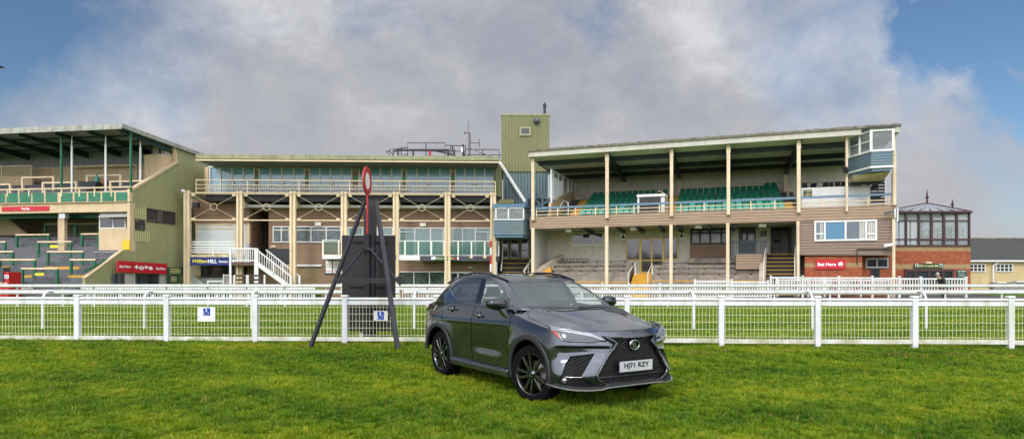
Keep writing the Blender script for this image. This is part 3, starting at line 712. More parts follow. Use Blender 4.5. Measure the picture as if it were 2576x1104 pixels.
car = thing('car', (CAX, CAY, 0), 'dark grey five door car with black wheels parked on the grass', 'car', rz=CAA)
LV = [.20, .30, .42, .60, .78, .93, 1.06, 1.20, 1.34]
OUT = np.array([
 [(2.16,0),(2.16,.25),(2.13,.45),(2.08,.60),(2.00,.74),(1.90,.83),(1.80,.875),(1.6,.88),(1.2,.86),(.7,.85),(0,.85),(-.7,.85),(-1.2,.86),(-1.6,.88),(-1.95,.85),(-2.10,.72),(-2.18,.5),(-2.22,0)],
 [(2.27,0),(2.265,.25),(2.245,.46),(2.18,.62),(2.10,.76),(2.01,.855),(1.86,.905),(1.6,.92),(1.2,.905),(.7,.90),(0,.90),(-.7,.90),(-1.2,.905),(-1.6,.92),(-1.95,.89),(-2.14,.77),(-2.24,.5),(-2.29,0)],
 [(2.285,0),(2.28,.25),(2.26,.50),(2.21,.64),(2.13,.77),(2.03,.865),(1.88,.915),(1.6,.93),(1.2,.928),(.7,.908),(0,.904),(-.7,.906),(-1.2,.922),(-1.6,.93),(-1.95,.90),(-2.15,.79),(-2.26,.5),(-2.32,0)],
 [(2.285,0),(2.275,.25),(2.235,.46),(2.165,.60),(2.08,.73),(1.98,.83),(1.86,.905),(1.6,.93),(1.2,.93),(.7,.912),(0,.908),(-.7,.914),(-1.2,.93),(-1.6,.93),(-1.95,.90),(-2.15,.78),(-2.26,.5),(-2.32,0)],
 [(2.275,0),(2.262,.25),(2.215,.43),(2.14,.60),(2.05,.76),(1.955,.86),(1.83,.92),(1.6,.932),(1.2,.932),(.7,.922),(0,.920),(-.7,.925),(-1.2,.932),(-1.6,.93),(-1.95,.895),(-2.12,.79),(-2.22,.5),(-2.28,0)],
 [(2.245,0),(2.228,.25),(2.175,.43),(2.09,.60),(1.98,.77),(1.89,.86),(1.76,.912),(1.6,.918),(1.2,.925),(.7,.928),(0,.926),(-.7,.93),(-1.2,.93),(-1.6,.92),(-1.93,.88),(-2.10,.79),(-2.2,.5),(-2.25,0)],
 [(2.10,0),(2.08,.25),(2.02,.42),(1.95,.57),(1.86,.70),(1.78,.80),(1.68,.85),(1.5,.86),(1.2,.885),(.7,.905),(0,.907),(-.7,.912),(-1.2,.91),(-1.6,.89),(-1.92,.85),(-2.08,.77),(-2.17,.5),(-2.22,0)],
 [(1.9,0),(1.88,.24),(1.84,.40),(1.78,.55),(1.7,.66),(1.62,.75),(1.52,.80),(1.4,.82),(1.1,.85),(.7,.872),(0,.880),(-.7,.882),(-1.2,.875),(-1.6,.845),(-1.86,.80),(-2.0,.72),(-2.09,.47),(-2.13,0)],
 [(1.7,0),(1.68,.24),(1.64,.40),(1.58,.55),(1.5,.66),(1.42,.72),(1.32,.75),(1.2,.77),(1.0,.80),(.6,.82),(0,.835),(-.7,.835),(-1.1,.825),(-1.4,.80),(-1.66,.75),(-1.8,.67),(-1.9,.45),(-1.95,0)]])
NK = OUT.shape[1]
# top edge height by column position
TOPK = np.array([.945,.947,.950,.954,.958,.962,.968,.990,1.050,1.150,1.185,1.20,1.235,1.22,1.17,1.13,1.12,1.12])
def ztop(u, x=None): return np.interp(u, np.arange(NK), TOPK)
def zbot(u): return np.interp(u, [0, 3, 6, 7, 12.4, 12.9, 15, 17], [.30, .28, .26, .26, .26, .40, .42, .42])
nu, nz = 330, 74
# more columns through the corner and nose
us = np.interp(np.linspace(0, 1, nu), [0, .38, .86, 1], [0, 7, 13.5, 17])
prof_u = crom(OUT.transpose(1, 0, 2), us)       # nu x levels x 2
P = np.zeros((nu, nz, 3))
for i, u in enumerate(us):
    zz = np.linspace(zbot(u), ztop(u), nz); lv = np.interp(zz, LV, np.arange(len(LV)))
    xy = crom(prof_u[i], lv); P[i, :, 0] = xy[:, 0]; P[i, :, 1] = -xy[:, 1]; P[i, :, 2] = zz
X_, Y_, Z_ = P[..., 0], -P[..., 1], P[..., 2]
# muscles over the wheels, scooped door, shoulder crease, folded nose corner
for xa in (1.335, -1.36):
    r = np.hypot(X_-xa, Z_-.37); side_w = np.clip((Y_-.75)/.1, 0, 1)
    P[..., 1] -= .022*np.exp(-((r-.52)/.10)**2)*side_w*np.clip((1.0-Z_)/.2, 0, 1)
cre = np.exp(-((Z_-(.955+.02*np.sin(X_)))/.028)**2)*np.clip((.95-X_)/.3, 0, 1)*np.clip((X_+1.9)/.3, 0, 1); P[..., 1] -= .010*cre
P[..., 1] += .020*np.exp(-((X_-.20)/.42)**4)*np.exp(-((Z_-.60)/.075)**2)
fr_w = np.clip((X_-1.86)/.12, 0, 1)*np.clip((Y_-.36)/.10, 0, 1)
sh = np.clip((.775-Z_)/.02, 0, 1)*np.clip((Z_-.58)/.12, 0, 1); P[..., 0] -= .045*sh*fr_w
rb = np.clip((X_-1.9)/.1, 0, 1)*np.exp(-((Y_-.40)/.10)**2)*np.clip((Z_-.45)/.1, 0, 1)*np.clip((.86-Z_)/.06, 0, 1); P[..., 0] += .03*rb
body = gridmesh(P)

# top surface: bonnet, wing tops and nose
edge_u = np.linspace(0, 9.3, 200); ex, ey = [], []
for u in edge_u:
    pu = crom(OUT.transpose(1, 0, 2), np.array([u]))[0]; q = crom(pu, np.interp(np.array([ztop(u)]), LV, np.arange(len(LV))))[0]; ex.append(q[0]); ey.append(q[1])
ex, ey = np.array(ex), np.array(ey); ez = ztop(edge_u)
Zc = lambda x: lin(x, [.9, 1.2, 1.4, 1.6, 1.8, 2.0, 2.1, 2.2, 2.25], [1.205, 1.178, 1.145, 1.108, 1.065, 1.015, .988, .960, .945])
nx, ny = 110, 60; Q = np.zeros((nx, ny, 3))
for i in range(nx):
    x = 2.2448-(2.2448-.86)*(i/(nx-1))**1.35
    ym = np.interp(x, ex[::-1], ey[::-1]); ze = np.interp(x, ex[::-1], ez[::-1]); zc = max(Zc(x), ze); yc = min(lin(x, [1.1, 2.15], [.70, .43]), ym*.97)
    y = np.linspace(0, ym, ny)
    g_ = np.where(y < yc, 1-.10*(y/yc)**2, .90*(1-((y-yc)/max(ym-yc, 1e-4)))**1.15)
    hump = .014*np.exp(-((y-yc)/.035)**2)*np.clip((2.1-x)/.3, 0, 1)-.010*np.exp(-((y-yc+.10)/.05)**2)*np.clip((2.1-x)/.3, 0, 1)
    Q[i, :, 0] = x; Q[i, :, 1] = -y; Q[i, :, 2] = ze+(zc-ze)*g_+hump
top = gridmesh(Q[:, ::1])
top = (top[0], [tuple(reversed(q)) for q in top[1]])
# ------ cut lines on the top surface
wsbase = lambda V: .0-(V[:, 0]-lin(-V[:, 1], [0, .35, .62, .75, .86], [1.215, 1.185, 1.10, .99, .90]))*-1  # in front of the screen base
top, _ = splitm(top, lambda V: wsbase(V))
IMG = lambda poly: (lambda V: polysdf(car2img(V), poly))
bonnet_poly = np.vstack([k5([(1300, 725), (385, 722), (362, 790), (382, 878), (700, 1018)]), k6([(10, 140), (120, 162), (470, 222), (575, 206), (800, 208), (1100, 199)]), k1([(770, 235), (900, 200)]), k5([(2600, 700), (2300, 560)])])
hood, rest_top = splitm(top, lambda V: IMG(bonnet_poly)(V)-.9)
rest_top, _g = splitm(rest_top, lambda V: -IMG(bonnet_poly)(V)-.9)
lamp_poly = k6([(16,146),(120,172),(470,232),(560,242),(700,300),(778,346),(660,338),(618,360),(300,353),(205,336),(85,225)])
lamp_t, rest_top = splitm(rest_top, IMG(lamp_poly))
lamp_h, hood = splitm(hood, lambda V: IMG(lamp_poly)(V)-2.0)
emit('bonnet', join_mirror(hood), PAINT, car, 0, both=False)
emit('wing_top', rest_top, PAINT, car, 0)
# ------ body side and nose
XZ = lambda xa, r_: (lambda V: np.hypot(V[:, 0]-xa, V[:, 2]-.375)-r_)
for xa, ri in ((1.335, .435), (-1.36, .432)):
    body, _ = splitm(body, XZ(xa, ri))
    body_out, ring = splitm(body, XZ(xa, ri+.062))
    # keep the ring only on the flanks
    emit('wheel_arch', ring, CLAD, car, .03, off=.010)
    body = body_out
sill_f = lambda V: np.minimum(np.minimum(.362-V[:, 2], 1.0-np.abs(V[:, 0]-0)), -V[:, 1]-.5)
sill, body = splitm(body, sill_f)
V, F_ = sill; V = V.copy(); V[:, 1] -= .022*np.clip((.36-V[:, 2])/.03, 0, 1); emit('sill', (V, F_), mat('sill_grey', (.045, .046, .05), .25, .4, coat=.8), car, .02)
SEAM = 1.0
grille_poly = k1([(176,320),(338,413),(104,805),(126,856),(226,914),(700,893),(700,322),(450,331),(300,328)])
intake_poly = k6([(306,534),(622,497),(450,797),(628,906),(230,902),(148,868),(205,740),(245,620)])
fd = np.vstack([k4([(868, 600), (865, 650), (780, 820), (770, 1100)]), k3([(577, 560), (585, 800), (600, 905), (1100, 985)]), k2([(92, 560), (85, 400), (88, 200), (110, 60)]), k4([(1405, 1140), (1450, 900), (1530, 740), (1560, 600)])])
rd = np.vstack([k4([(868, 600), (865, 650), (780, 820), (770, 1100)]), k3([(577, 560), (585, 800), (600, 905), (330, 830), (320, 700), (310, 600), (290, 520), (250, 450), (205, 345), (285, 190), (368, 92)]), k4([(520, 440)])])
# door tests apply on the near flank only; the nose has its own outlines
flank = lambda V: V[:, 0] < 1.1
def gate(fn, cond): return lambda V: np.where(cond(V), fn(V), -50)
fdoor, body = splitm(body, gate(lambda V: IMG(fd)(V)-SEAM, flank)); _, body = splitm(body, gate(lambda V: IMG(fd)(V)+SEAM, flank))
rdoor, body = splitm(body, gate(lambda V: IMG(rd)(V)-SEAM, flank)); _, body = splitm(body, gate(lambda V: IMG(rd)(V)+SEAM, flank))
nose = lambda V: V[:, 0] > 1.6
grille, body = splitm(body, gate(IMG(grille_poly), nose))
intake, body = splitm(body, gate(IMG(intake_poly), nose))
lamp_b, body = splitm(body, gate(IMG(lamp_poly), nose))
lamp_b2, body = splitm(body, gate(lambda V: IMG(lamp_poly)(V)+1.2, nose))
# bumper seam from the arch to the lamp
seam = k2([(585, 185), (640, 140), (790, 68)])
_, body = splitm(body, gate(lambda V: .9-linedist(car2img(V), seam), nose))
fuel = k4([(205, 655), (262, 660), (268, 690), (215, 810), (180, 830), (110, 825), (103, 800), (150, 690), (180, 660)])
fl, body = splitm(body, gate(lambda V: IMG(fuel)(V)-.7, lambda V: V[:, 0] < -1)); _, body = splitm(body, gate(lambda V: IMG(fuel)(V)+.7, lambda V: V[:, 0] < -1))
# tail lamp wraps the rear corner
tail_f = lambda V: np.minimum(np.minimum(V[:, 2]-1.03-.28*np.clip(V[:, 0]+2.05, 0, 1), 1.155-V[:, 2]), -1.72-V[:, 0])
tl, body = splitm(body, tail_f)
# nose and tail are split from the flanks
fbump, body = splitm(body, lambda V: V[:, 0]-1.74)
bbump, body = splitm(body, lambda V: -1.90-V[:, 0])
emit('front_door', comps(fdoor)[0], PAINT, car, 0); emit('rear_door', comps(rdoor)[0], PAINT, car, 0)
for k_, cmp_ in enumerate(comps(body)[:2]): emit('front_wing' if cmp_[0][:, 0].mean() > 0 else 'rear_quarter', cmp_, PAINT, car, 0)
emit('front_bumper', join_mirror(fbump), PAINT, car, 0, both=False); emit('rear_bumper', join_mirror(bbump), PAINT, car, 0, both=False)
emit('fuel_flap', comps(fl)[0], PAINT, car, 0, both=False)
emit('tail_lamp', tl, mat('tail_red', (.10, .004, .004), .08, coat=1, noise=(30, .9)), car, .02)
# dark shell behind the shut lines
lin_M = gridmesh(P[:, ::3]); nlin = vnorm(lin_M); lin_M = (lin_M[0]-nlin*np.sign((nlin*np.c_[lin_M[0][:, :2]*[1, 1], 0*lin_M[0][:, 0]]).sum(1))[:, None]*.035, lin_M[1])
for xa, ri in ((1.335, .45), (-1.36, .45)): lin_M, _ = splitm(lin_M, XZ(xa, ri))
lin_M, _ = splitm(lin_M, lambda V: 1.02-V[:, 2])
emit('inner_shell', lin_M, LINER, car, 0)
tq = (top[0]-[0, 0, .03], top[1]); emit('bonnet_underside', join_mirror(tq), LINER, car, 0, both=False)

# ------ grille
def shift(M, dx, k=1.0):
    V = M[0].copy(); V[:, 0] += dx; return V, M[1]
gin, gfr = splitm(grille, gate(lambda V: IMG(grille_poly)(V)-5.2, nose))
emit('grille_frame', join_mirror(shift(gfr, .006)), mat('grille_surround', (.07, .07, .078), .22, .8, coat=1), car, .03, both=False)
gb = emit('grille', join_mirror(shift(gin, -.075)), BLACK, car, 0, both=False)
# surface lookup for the nose: x from (y, z)
nose_pts = P[:int(nu*.36)].reshape(-1, 3)
def nose_x(y, z):
    d = (nose_pts[:, 1]+abs(y))**2+(nose_pts[:, 2]-z)**2; return float(nose_pts[int(np.argmin(d)), 0])
def in_poly(y, z, poly, x): return polysdf(car2img(np.array([[x, -abs(y), z]])), poly)[0]
bars = MB(); 
GM = mat('grille_bars', (.09, .09, .10), .25, .8)
def lattice(mb, poly, y0, y1, z0, z1, dy, slope, r, rec, marg, both=True):
    for sg in (1, -1):
        c = y0-(z1-z0)/slope-1
        k0 = int(-2/dy)
        for k in range(k0, int(2/dy)):
            pts = []
            n = 46
            for j in range(n+1):
                z = z0+(z1-z0)*j/n; y = k*dy+sg*(z-z0)/slope
                if y < y0 or y > y1: ok = False
                else:
                    x = nose_x(y, z); ok = in_poly(y, z, poly, x) > marg
                if ok: pts.append((x-rec, y, z))
                if (not ok or j == n) and len(pts) > 1:
                    for a, b in zip(pts[:-1:1], pts[1::1]): pass
                    # straight runs of up to 6 samples keep the bars light
                    q = pts[::5]+([pts[-1]] if (len(pts)-1) % 5 else [])
                    for a, b in zip(q[:-1], q[1:]): mb.bar(a, b, r, r*1.2)
                    pts = []
                elif not ok: pts = []
nose_pts = nose_pts[::3]
lattice(bars, grille_poly, -.62, .62, .40, .885, .078, .46, .0050, .03, 4.6)
bars.build('lattice', GM, gb, local=True)
m = MB()   # lower opening: sill bar with three fins
ys = np.linspace(-.55, .55, 23)
m.tube([(nose_x(y, .405)-.02, y, .405+.012*(1-(y/.55)**2)*0) for y in ys], .008, 6)
m.build('grille_lower_bar', GM, gb, local=True)
for y in (-.28, 0, .28):
    x = nose_x(y, .36); m = MB(); m.box(x-.07, x-.012, y-.006, y+.006, .32, .385); m.build('fin', GM, gb, local=True)
m = MB(); m.tube([(nose_x(y, .315)-.008, y, .325) for y in np.linspace(-.5, .5, 21)], .013, 6); m.build('lower_trim', mat('grille_surround', (.07, .07, .078), .22, .8, coat=1), gb, local=True)
ib = emit('side_intake', shift(intake, -.05), BLACK, car, 0)
for sgn in (1, -1):
    m = MB(); mm = MB(); lattice(m, intake_poly, -.92, -.5, .43, .70, .07, .55, .006, .02, 3.0)
    v = np.array(m.v).reshape(-1, 3)
    m.v = [(x, y*sgn, z) for x, y, z in m.v]; m.build('intake_lattice', GM, car, local=True)
    m = MB(); pts = [on for on in [(nose_x(y, .415)-.012, y*sgn, .415) for y in np.linspace(-.86, -.70, 8)]]; m.tube(pts, .007, 6); m.build('intake_bar', MACH, car, local=True)
    m = MB(); m.lathe([(0, .0), (.030, .0), (.034, -.01), (.034, -.04)], (nose_x(-.86, .37)-.005, -.858*sgn, .372), 'x', 14); m.build('fog_lamp', mat('lamp_clear', (.55, .56, .56), .1, .9), car, local=True)
# emblem
ex_ = 2.262+.035; m = MB()
def ring(mb, cx, cy, cz, ry, rz, r, n=28):
    mb.tube([(cx, cy+ry*math.cos(2*math.pi*k/n), cz+rz*math.sin(2*math.pi*k/n)) for k in range(n+1)], r, 6, caps=False)
m = MB(); m.lathe([(0, 0), (.078, 0), (.078, -.02)], (ex_-.012, 0, .778), 'x', 28); em = m.build('badge', GLOSSK, car, local=True)
m = MB(); ring(m, ex_-.006, 0, .778, .074, .058, .0075); m.bar((ex_, .005, .822), (ex_, -.032, .750), .012, .012); m.bar((ex_, -.034, .752), (ex_, .048, .752), .012, .012); m.build('badge_ring', CHROME, em, local=True)
# number plate
px_ = 2.325; m = MB(); m.cbox(px_-.012, px_, -.268, .268, .462, .588, .003); pk = m.build('number_plate', mat('plate_grey', (.46, .46, .47), .35), car, local=True)
m = MB(); m.box(px_-.018, px_-.006, -.276, .276, .452, .594); m.build('plate_backing', mat('plate_back', (.01, .01, .03), .5), pk, local=True)
def plate_text(s, y0, y1, z0, z1, x, mt, parent):
    cu = bpy.data.curves.new('lettering', 'FONT'); cu.body = s; cu.offset = .028; cu.extrude = .001; cu.resolution_u = 3; cu.space_character = 1.05
    t = bpy.data.objects.new('tmp', cu); C.objects.link(t); me = bpy.data.meshes.new_from_object(t.evaluated_get(bpy.context.evaluated_depsgraph_get())); bpy.data.objects.remove(t)
    n = len(me.vertices); q = np.zeros(n*3); me.vertices.foreach_get('co', q); q = q.reshape(-1, 3); a, b = q.min(0), q.max(0)
    w = np.c_[x+q[:, 2], y0+(q[:, 0]-a[0])/(b[0]-a[0])*(y1-y0), z0+(q[:, 1]-a[1])/(b[1]-a[1])*(z1-z0)]
    me.vertices.foreach_set('co', w.ravel()); me.materials.clear(); me.materials.append(mt); o = bpy.data.objects.new('lettering', me); C.objects.link(o); o.parent = parent; return o
plate_text('HJ71 RZY', -.200, .205, .487, .566, px_+.002, mat('plate_ink', (.006, .006, .006), .5), pk)
# ------ head lamps
LS = k6([(18,150),(120,174),(470,234),(560,244),(700,302),(768,342),(690,328),(590,292),(420,262),(140,214),(58,206)])
LO = k6([(66,206),(140,232),(206,332),(122,262)]); LE = k6([(140,232),(158,236),(222,340),(204,334)])
LENS = mat('lamp_lens', (.045, .05, .055), .05, coat=1); SILV = mat('lamp_silver', (.30, .31, .34), .3, .6, coat=.6); ORNG = mat('lamp_amber', (.45, .035, .005), .15, coat=1)
for M_, nm in ((lamp_b, 'head_lamp'), (lamp_t, 'head_lamp_top'), (lamp_h, 'head_lamp_edge')):
    if not len(M_[1]): continue
    a, b = splitm(M_, IMG(LS)); c_, b = splitm(b, IMG(LO)); d_, b = splitm(b, IMG(LE))
    for part, mt, n2 in ((b, LENS, nm), (a, SILV, 'daytime_strip'), (c_, ORNG, 'side_reflector'), (d_, SILV, 'reflector_edge')):
        if len(part[1]): emit(n2, part, mt, car, .02, off=-.003)
# front lip with bright blade
lipc = [(1.74, .945), (1.90, .925), (2.04, .875), (2.14, .78), (2.21, .65), (2.26, .50), (2.315, .44), (2.325, .25), (2.33, 0)]
lz = [.300, .285, .272, .262, .258, .262, .288, .292, .294]
full = [(x, -y, z) for (x, y), z in zip(lipc, lz)]+[(x, y, z) for (x, y), z in list(zip(lipc, lz))[-2::-1]]
def ribbon(mb, pts, inn, up, n=1):
    vs = []
    for i, p in enumerate(pts):
        a = Vector(pts[max(i-1, 0)]); b = Vector(pts[min(i+1, len(pts)-1)]); t = (b-a); t.z = 0; t.normalize(); nx_ = Vector((-t.y, t.x, 0))
        nx_ = nx_ if nx_.dot(Vector((p[0], p[1], 0))) < 0 else -nx_
        q = Vector(p); vs += [tuple(q), tuple(q+Vector((0, 0, up))), tuple(q+nx_*inn+Vector((0, 0, up))), tuple(q+nx_*inn)]
    return mb.add(vs, [(i*4+k, i*4+(k+1) % 4, (i+1)*4+(k+1) % 4, (i+1)*4+k) for i in range(len(pts)-1) for k in range(4)]+[(3, 2, 1, 0), tuple((len(pts)-1)*4+k for k in range(4))])
m = MB(); ribbon(m, [(x, y, z+.012) for x, y, z in full], .14, .028); m.build('front_lip', CLAD, car, local=True)
m = MB(); ribbon(m, [(x+.014, y*1.016, z-.002) for x, y, z in full], .05, .012); m.build('lip_blade', mat('blade_metal', (.60, .60, .60), .35, .9), car, local=True)

# ------ cabin
B_ = np.array([(1.215,0,1.165),(1.19,-.35,1.165),(1.10,-.60,1.165),(1.0,-.74,1.165),(.90,-.82,1.16),(.62,-.868,1.155),(0,-.882,1.17),(-.6,-.882,1.185),(-1.0,-.875,1.21),(-1.4,-.855,1.21),(-1.75,-.81,1.16),(-2.0,-.70,1.125),(-2.09,-.45,1.115),(-2.13,0,1.115)])
T_ = np.array([(.32,0,1.578),(.30,-.3,1.575),(.26,-.52,1.568),(.22,-.592,1.560),(.12,-.625,1.572),(-.05,-.645,1.602),(-.4,-.655,1.632),(-.75,-.65,1.632),(-1.05,-.64,1.606),(-1.3,-.625,1.565),(-1.5,-.60,1.528),(-1.62,-.55,1.51),(-1.66,-.35,1.52),(-1.67,0,1.53)])
nk, nt_ = 260, 50; uk = np.interp(np.linspace(0, 1, nk), [0, .3, 1], [0, 4.5, 13]); Bk = crom(B_, uk); Tk = crom(T_, uk)
G = np.zeros((nk, nt_, 3)); ctr = np.array([-.4, 0])
for j, t in enumerate(np.linspace(0, 1, nt_)):
    q = Bk*(1-t)+Tk*t; bul = 4*t*(1-t)
    G[:, j] = q; sidew = np.interp(uk, [0, 2.5, 4, 10, 12, 13], [.0, .0, 1, 1, 0, 0])
    G[:, j, 1] -= .030*bul*sidew
    fw = np.interp(uk, [0, 2.5, 3.5, 4.5], [1, .7, .3, 0]); G[:, j, 0] += .028*bul*fw; G[:, j, 2] += .03*bul*fw
gh = gridmesh(G)
nr = 90; Rf = np.zeros((nr, 26, 3))
tx, ty, tz = Tk[:, 0][::-1], -Tk[:, 1][::-1], Tk[:, 2][::-1]
Zr = lambda x: lin(x, [-1.67, -1.5, -1.2, -.8, -.4, 0, .32], [1.530, 1.562, 1.612, 1.650, 1.655, 1.630, 1.578])
for i, x in enumerate(np.linspace(-1.668, .318, nr)):
    ym = np.interp(x, tx, ty); ze = np.interp(x, tx, tz); y = np.linspace(0, ym, 26); Rf[i, :, 0] = x; Rf[i, :, 1] = -y; Rf[i, :, 2] = ze+(max(Zr(x), ze)-ze)*(1-(y/max(ym, 1e-3))**2.4)
roof = gridmesh(Rf)
sun_f = lambda V: np.minimum(np.minimum(.12-V[:, 0], V[:, 0]+1.15), .50+V[:, 1]+0*V[:, 0])
sg_, roof = splitm(roof, lambda V: sun_f(V)); emit('roof', join_mirror(roof), PAINT, car, .01, both=False)
emit('sunroof', join_mirror(sg_), mat('roof_glass', (.01, .014, .012), .03, coat=1), car, .01, both=False)
side_o = k4([(465,503),(400,372),(480,300),(600,235),(760,185),(900,177),(1000,184),(1150,235),(1270,320),(1400,480),(1532,727),(1360,744),(990,674),(860,652),(700,622),(550,587)])
sidec = lambda V: (V[:, 1] < -.5) & (V[:, 0] < 1.0)
win, gh = splitm(gh, gate(IMG(side_o), sidec))
emit_side = []
chrome, win = splitm(win, lambda V: 2.0-IMG(side_o)(V))
panes = [('quarter_window', PGLASS, k4([(458,398),(480,358),(570,285),(672,236),(575,375),(492,486)])), ('rear_window_small', PGLASS, k4([(502,492),(584,392),(546,556)])),
         ('rear_side_window', PGLASS, k4([(556,562),(612,340),(702,222),(822,204),(956,209),(838,630)])),
         ('front_side_window', CGLASS, k4([(1036,226),(1120,243),(1240,318),(1330,432),(1398,525),(1383,734),(947,657)])), ('quarter_light', CGLASS, k4([(1412,548),(1465,628),(1502,722),(1396,736)]))]
for nm, mt, pl in panes:
    a, win = splitm(win, IMG(pl)); emit(nm, a, mt, car, .0, off=-.004)
emit('window_chrome', chrome, CHROME, car, .012, off=.004); emit('window_pillar_trim', win, GLOSSK, car, .006)
ws_o = np.vstack([k5([(-30,247),(110,440),(265,650),(375,735),(980,733),(1500,733),(1500,228),(600,226)])])
frontc = lambda V: V[:, 0] > .1
ws, gh = splitm(gh, gate(IMG(ws_o), frontc))
ws_i = k5([(45,278),(300,262),(600,258),(640,258),(1500,258),(1500,668),(900,668),(330,688),(232,600),(130,432)])
glass, frit = splitm(ws, IMG(ws_i)); emit('windscreen', join_mirror(glass), CGLASS, car, 0, both=False); emit('windscreen_border', join_mirror(frit), GLOSSK, car, .005, both=False)
rw_f = lambda V: np.minimum(np.minimum(-1.70-V[:, 0], V[:, 1]+.58), np.minimum(V[:, 2]-1.17, 1.49-V[:, 2]))
rw, gh = splitm(gh, rw_f); emit('rear_window', join_mirror(rw), CGLASS, car, 0, both=False)
emit('cabin_frame', gh, PAINT, car, .01)
# tailgate spoiler
m = MB(); m.hexa([(-1.45,-.62,1.535),(-1.45,.62,1.535),(-1.80,.56,1.49),(-1.80,-.56,1.49),(-1.45,-.60,1.60),(-1.45,.60,1.60),(-1.80,.55,1.522),(-1.80,-.55,1.522)]); m.build('spoiler', PAINT, car, local=True)
# roof rails
for sg in (-1, 1):
    m = MB(); pts = [(.27, .605, 1.566), (.10, .62, 1.602), (-.10, .625, 1.640), (-.4, .62, 1.672), (-.75, .61, 1.678), (-1.0, .60, 1.655), (-1.25, .59, 1.615), (-1.4, .58, 1.575)]
    m.tube([(x, y*sg, z) for x, y, z in pts], [.012]+[.019]*6+[.012], 8); m.build('roof_rail', GLOSSK, car, local=True)
m = MB(); m.hexa([(-1.12,-.02,1.61),(-1.12,.02,1.61),(-1.28,.025,1.60),(-1.28,-.025,1.60),(-1.20,-.004,1.68),(-1.20,.004,1.68),(-1.28,.006,1.70),(-1.28,-.006,1.70)]); m.build('aerial_fin', PAINT, car, local=True)
# wipers and cowl
m = MB(); m.tube([(1.24, .10, 1.178), (1.235, -.25, 1.195), (1.15, -.58, 1.192)], .010, 6); m.build('wiper', GLOSSK, car, local=True)
m = MB(); m.tube([(1.20, .56, 1.172), (1.19, .30, 1.195), (1.20, -.02, 1.20)], .010, 6); m.build('wiper', GLOSSK, car, local=True)
# bonnet mark: dull protective patch (left of centre line)
# cabin interior
cab = MB()
def rbox(mb, x0, x1, y0, y1, z0, z1, c=.04): return mb.hexa([(x0,y0,z0),(x1,y0,z0),(x1,y1,z0),(x0,y1,z0),(x0+c,y0+c,z1),(x1-c,y0+c,z1),(x1-c,y1-c,z1),(x0+c,y1-c,z1)])
m = MB(); m.hexa([(.55,-.72,.85),(1.12,-.66,.85),(1.12,.66,.85),(.55,.72,.85),(.68,-.70,1.10),(1.14,-.60,1.135),(1.14,.60,1.135),(.68,.70,1.10)]); m.build('dashboard', CABIN, car, local=True)
for sg in (-1, 1):
    m = MB(); rbox(m, -.25, .35, sg*.38-.25, sg*.38+.25, .55, .72); m.hexa([(-.35,sg*.38-.24,.68),(-.18,sg*.38-.24,.68),(-.18,sg*.38+.24,.68),(-.35,sg*.38+.24,.68),(-.56,sg*.38-.17,1.28),(-.44,sg*.38-.17,1.28),(-.44,sg*.38+.17,1.28),(-.56,sg*.38+.17,1.28)])
    st_ = m.build('front_seat', CABIN, car, local=True)
    m = MB(); m.hexa([(-.58,sg*.38-.12,1.30),(-.47,sg*.38-.12,1.30),(-.47,sg*.38+.12,1.30),(-.58,sg*.38+.12,1.30),(-.57,sg*.38-.09,1.46),(-.49,sg*.38-.09,1.46),(-.49,sg*.38+.09,1.46),(-.57,sg*.38+.09,1.46)]); m.build('headrest', CABIN, st_, local=True)
m = MB(); rbox(m, -1.1, -.55, -.62, .62, .5, .70); m.hexa([(-1.15,-.62,.68),(-1.0,-.62,.68),(-1.0,.62,.68),(-1.15,.62,.68),(-1.36,-.55,1.16),(-1.26,-.55,1.16),(-1.26,.55,1.16),(-1.36,.55,1.16)]); m.build('rear_seat', CABIN, car, local=True)
m = MB(); ring(m, 0, 0, 0, .18, .18, .014); a_ = R(25); m.v = [(.56+x*math.cos(a_)-z*math.sin(a_), -.38+y, 1.08+x*math.sin(a_)+z*math.cos(a_)) for x, y, z in m.v]; m.bar((.56, -.55, 1.08), (.56, -.21, 1.08), .04); m.build('steering_wheel', CABIN, car, local=True)
m = MB(); m.box(.28, .33, -.12, .12, 1.455, 1.51); m.box(.33, .40, -.15, .15, 1.50, 1.535); m.build('rear_view_mirror', CABIN, car, local=True)
# floor pan and wheel wells
m = MB(); m.box(-2.05, 2.05, -.62, .62, .21, .42); m.box(-.85, .85, -.82, .82, .22, .50); m.box(-2.0, -.6, -.80, .80, .86, .92); m.box(.8, 2.0, -.80, .80, .86, .90)
m.box(-2.0, 2.0, -.60, .60, .40, .88); m.build('floor_pan', LINER, car, local=True)
# door handles
for x, z, L_ in ((-.06, 1.052, .23), (-.93, 1.115, .22)):
    for sg in (-1, 1):
        y = .935; m = MB()
        pts = [(x-L_/2, y*sg, z), (x-L_/2+.03, (y+.030)*sg, z), (x+L_/2-.03, (y+.032)*sg, z-.002), (x+L_/2, (y-.002)*sg, z-.004)]
        m.tube(pts, [.012, .016, .018, .014], 8); h_ = m.build('door_handle', PAINT, car, local=True)
        m = MB(); m.lathe([(0, 0), (.058, 0), (.05, .012), (0, .014)], (x+.01, (y-.018)*sg, z), 'y', 16); m.build('handle_recess', GLOSSK, h_, local=True)
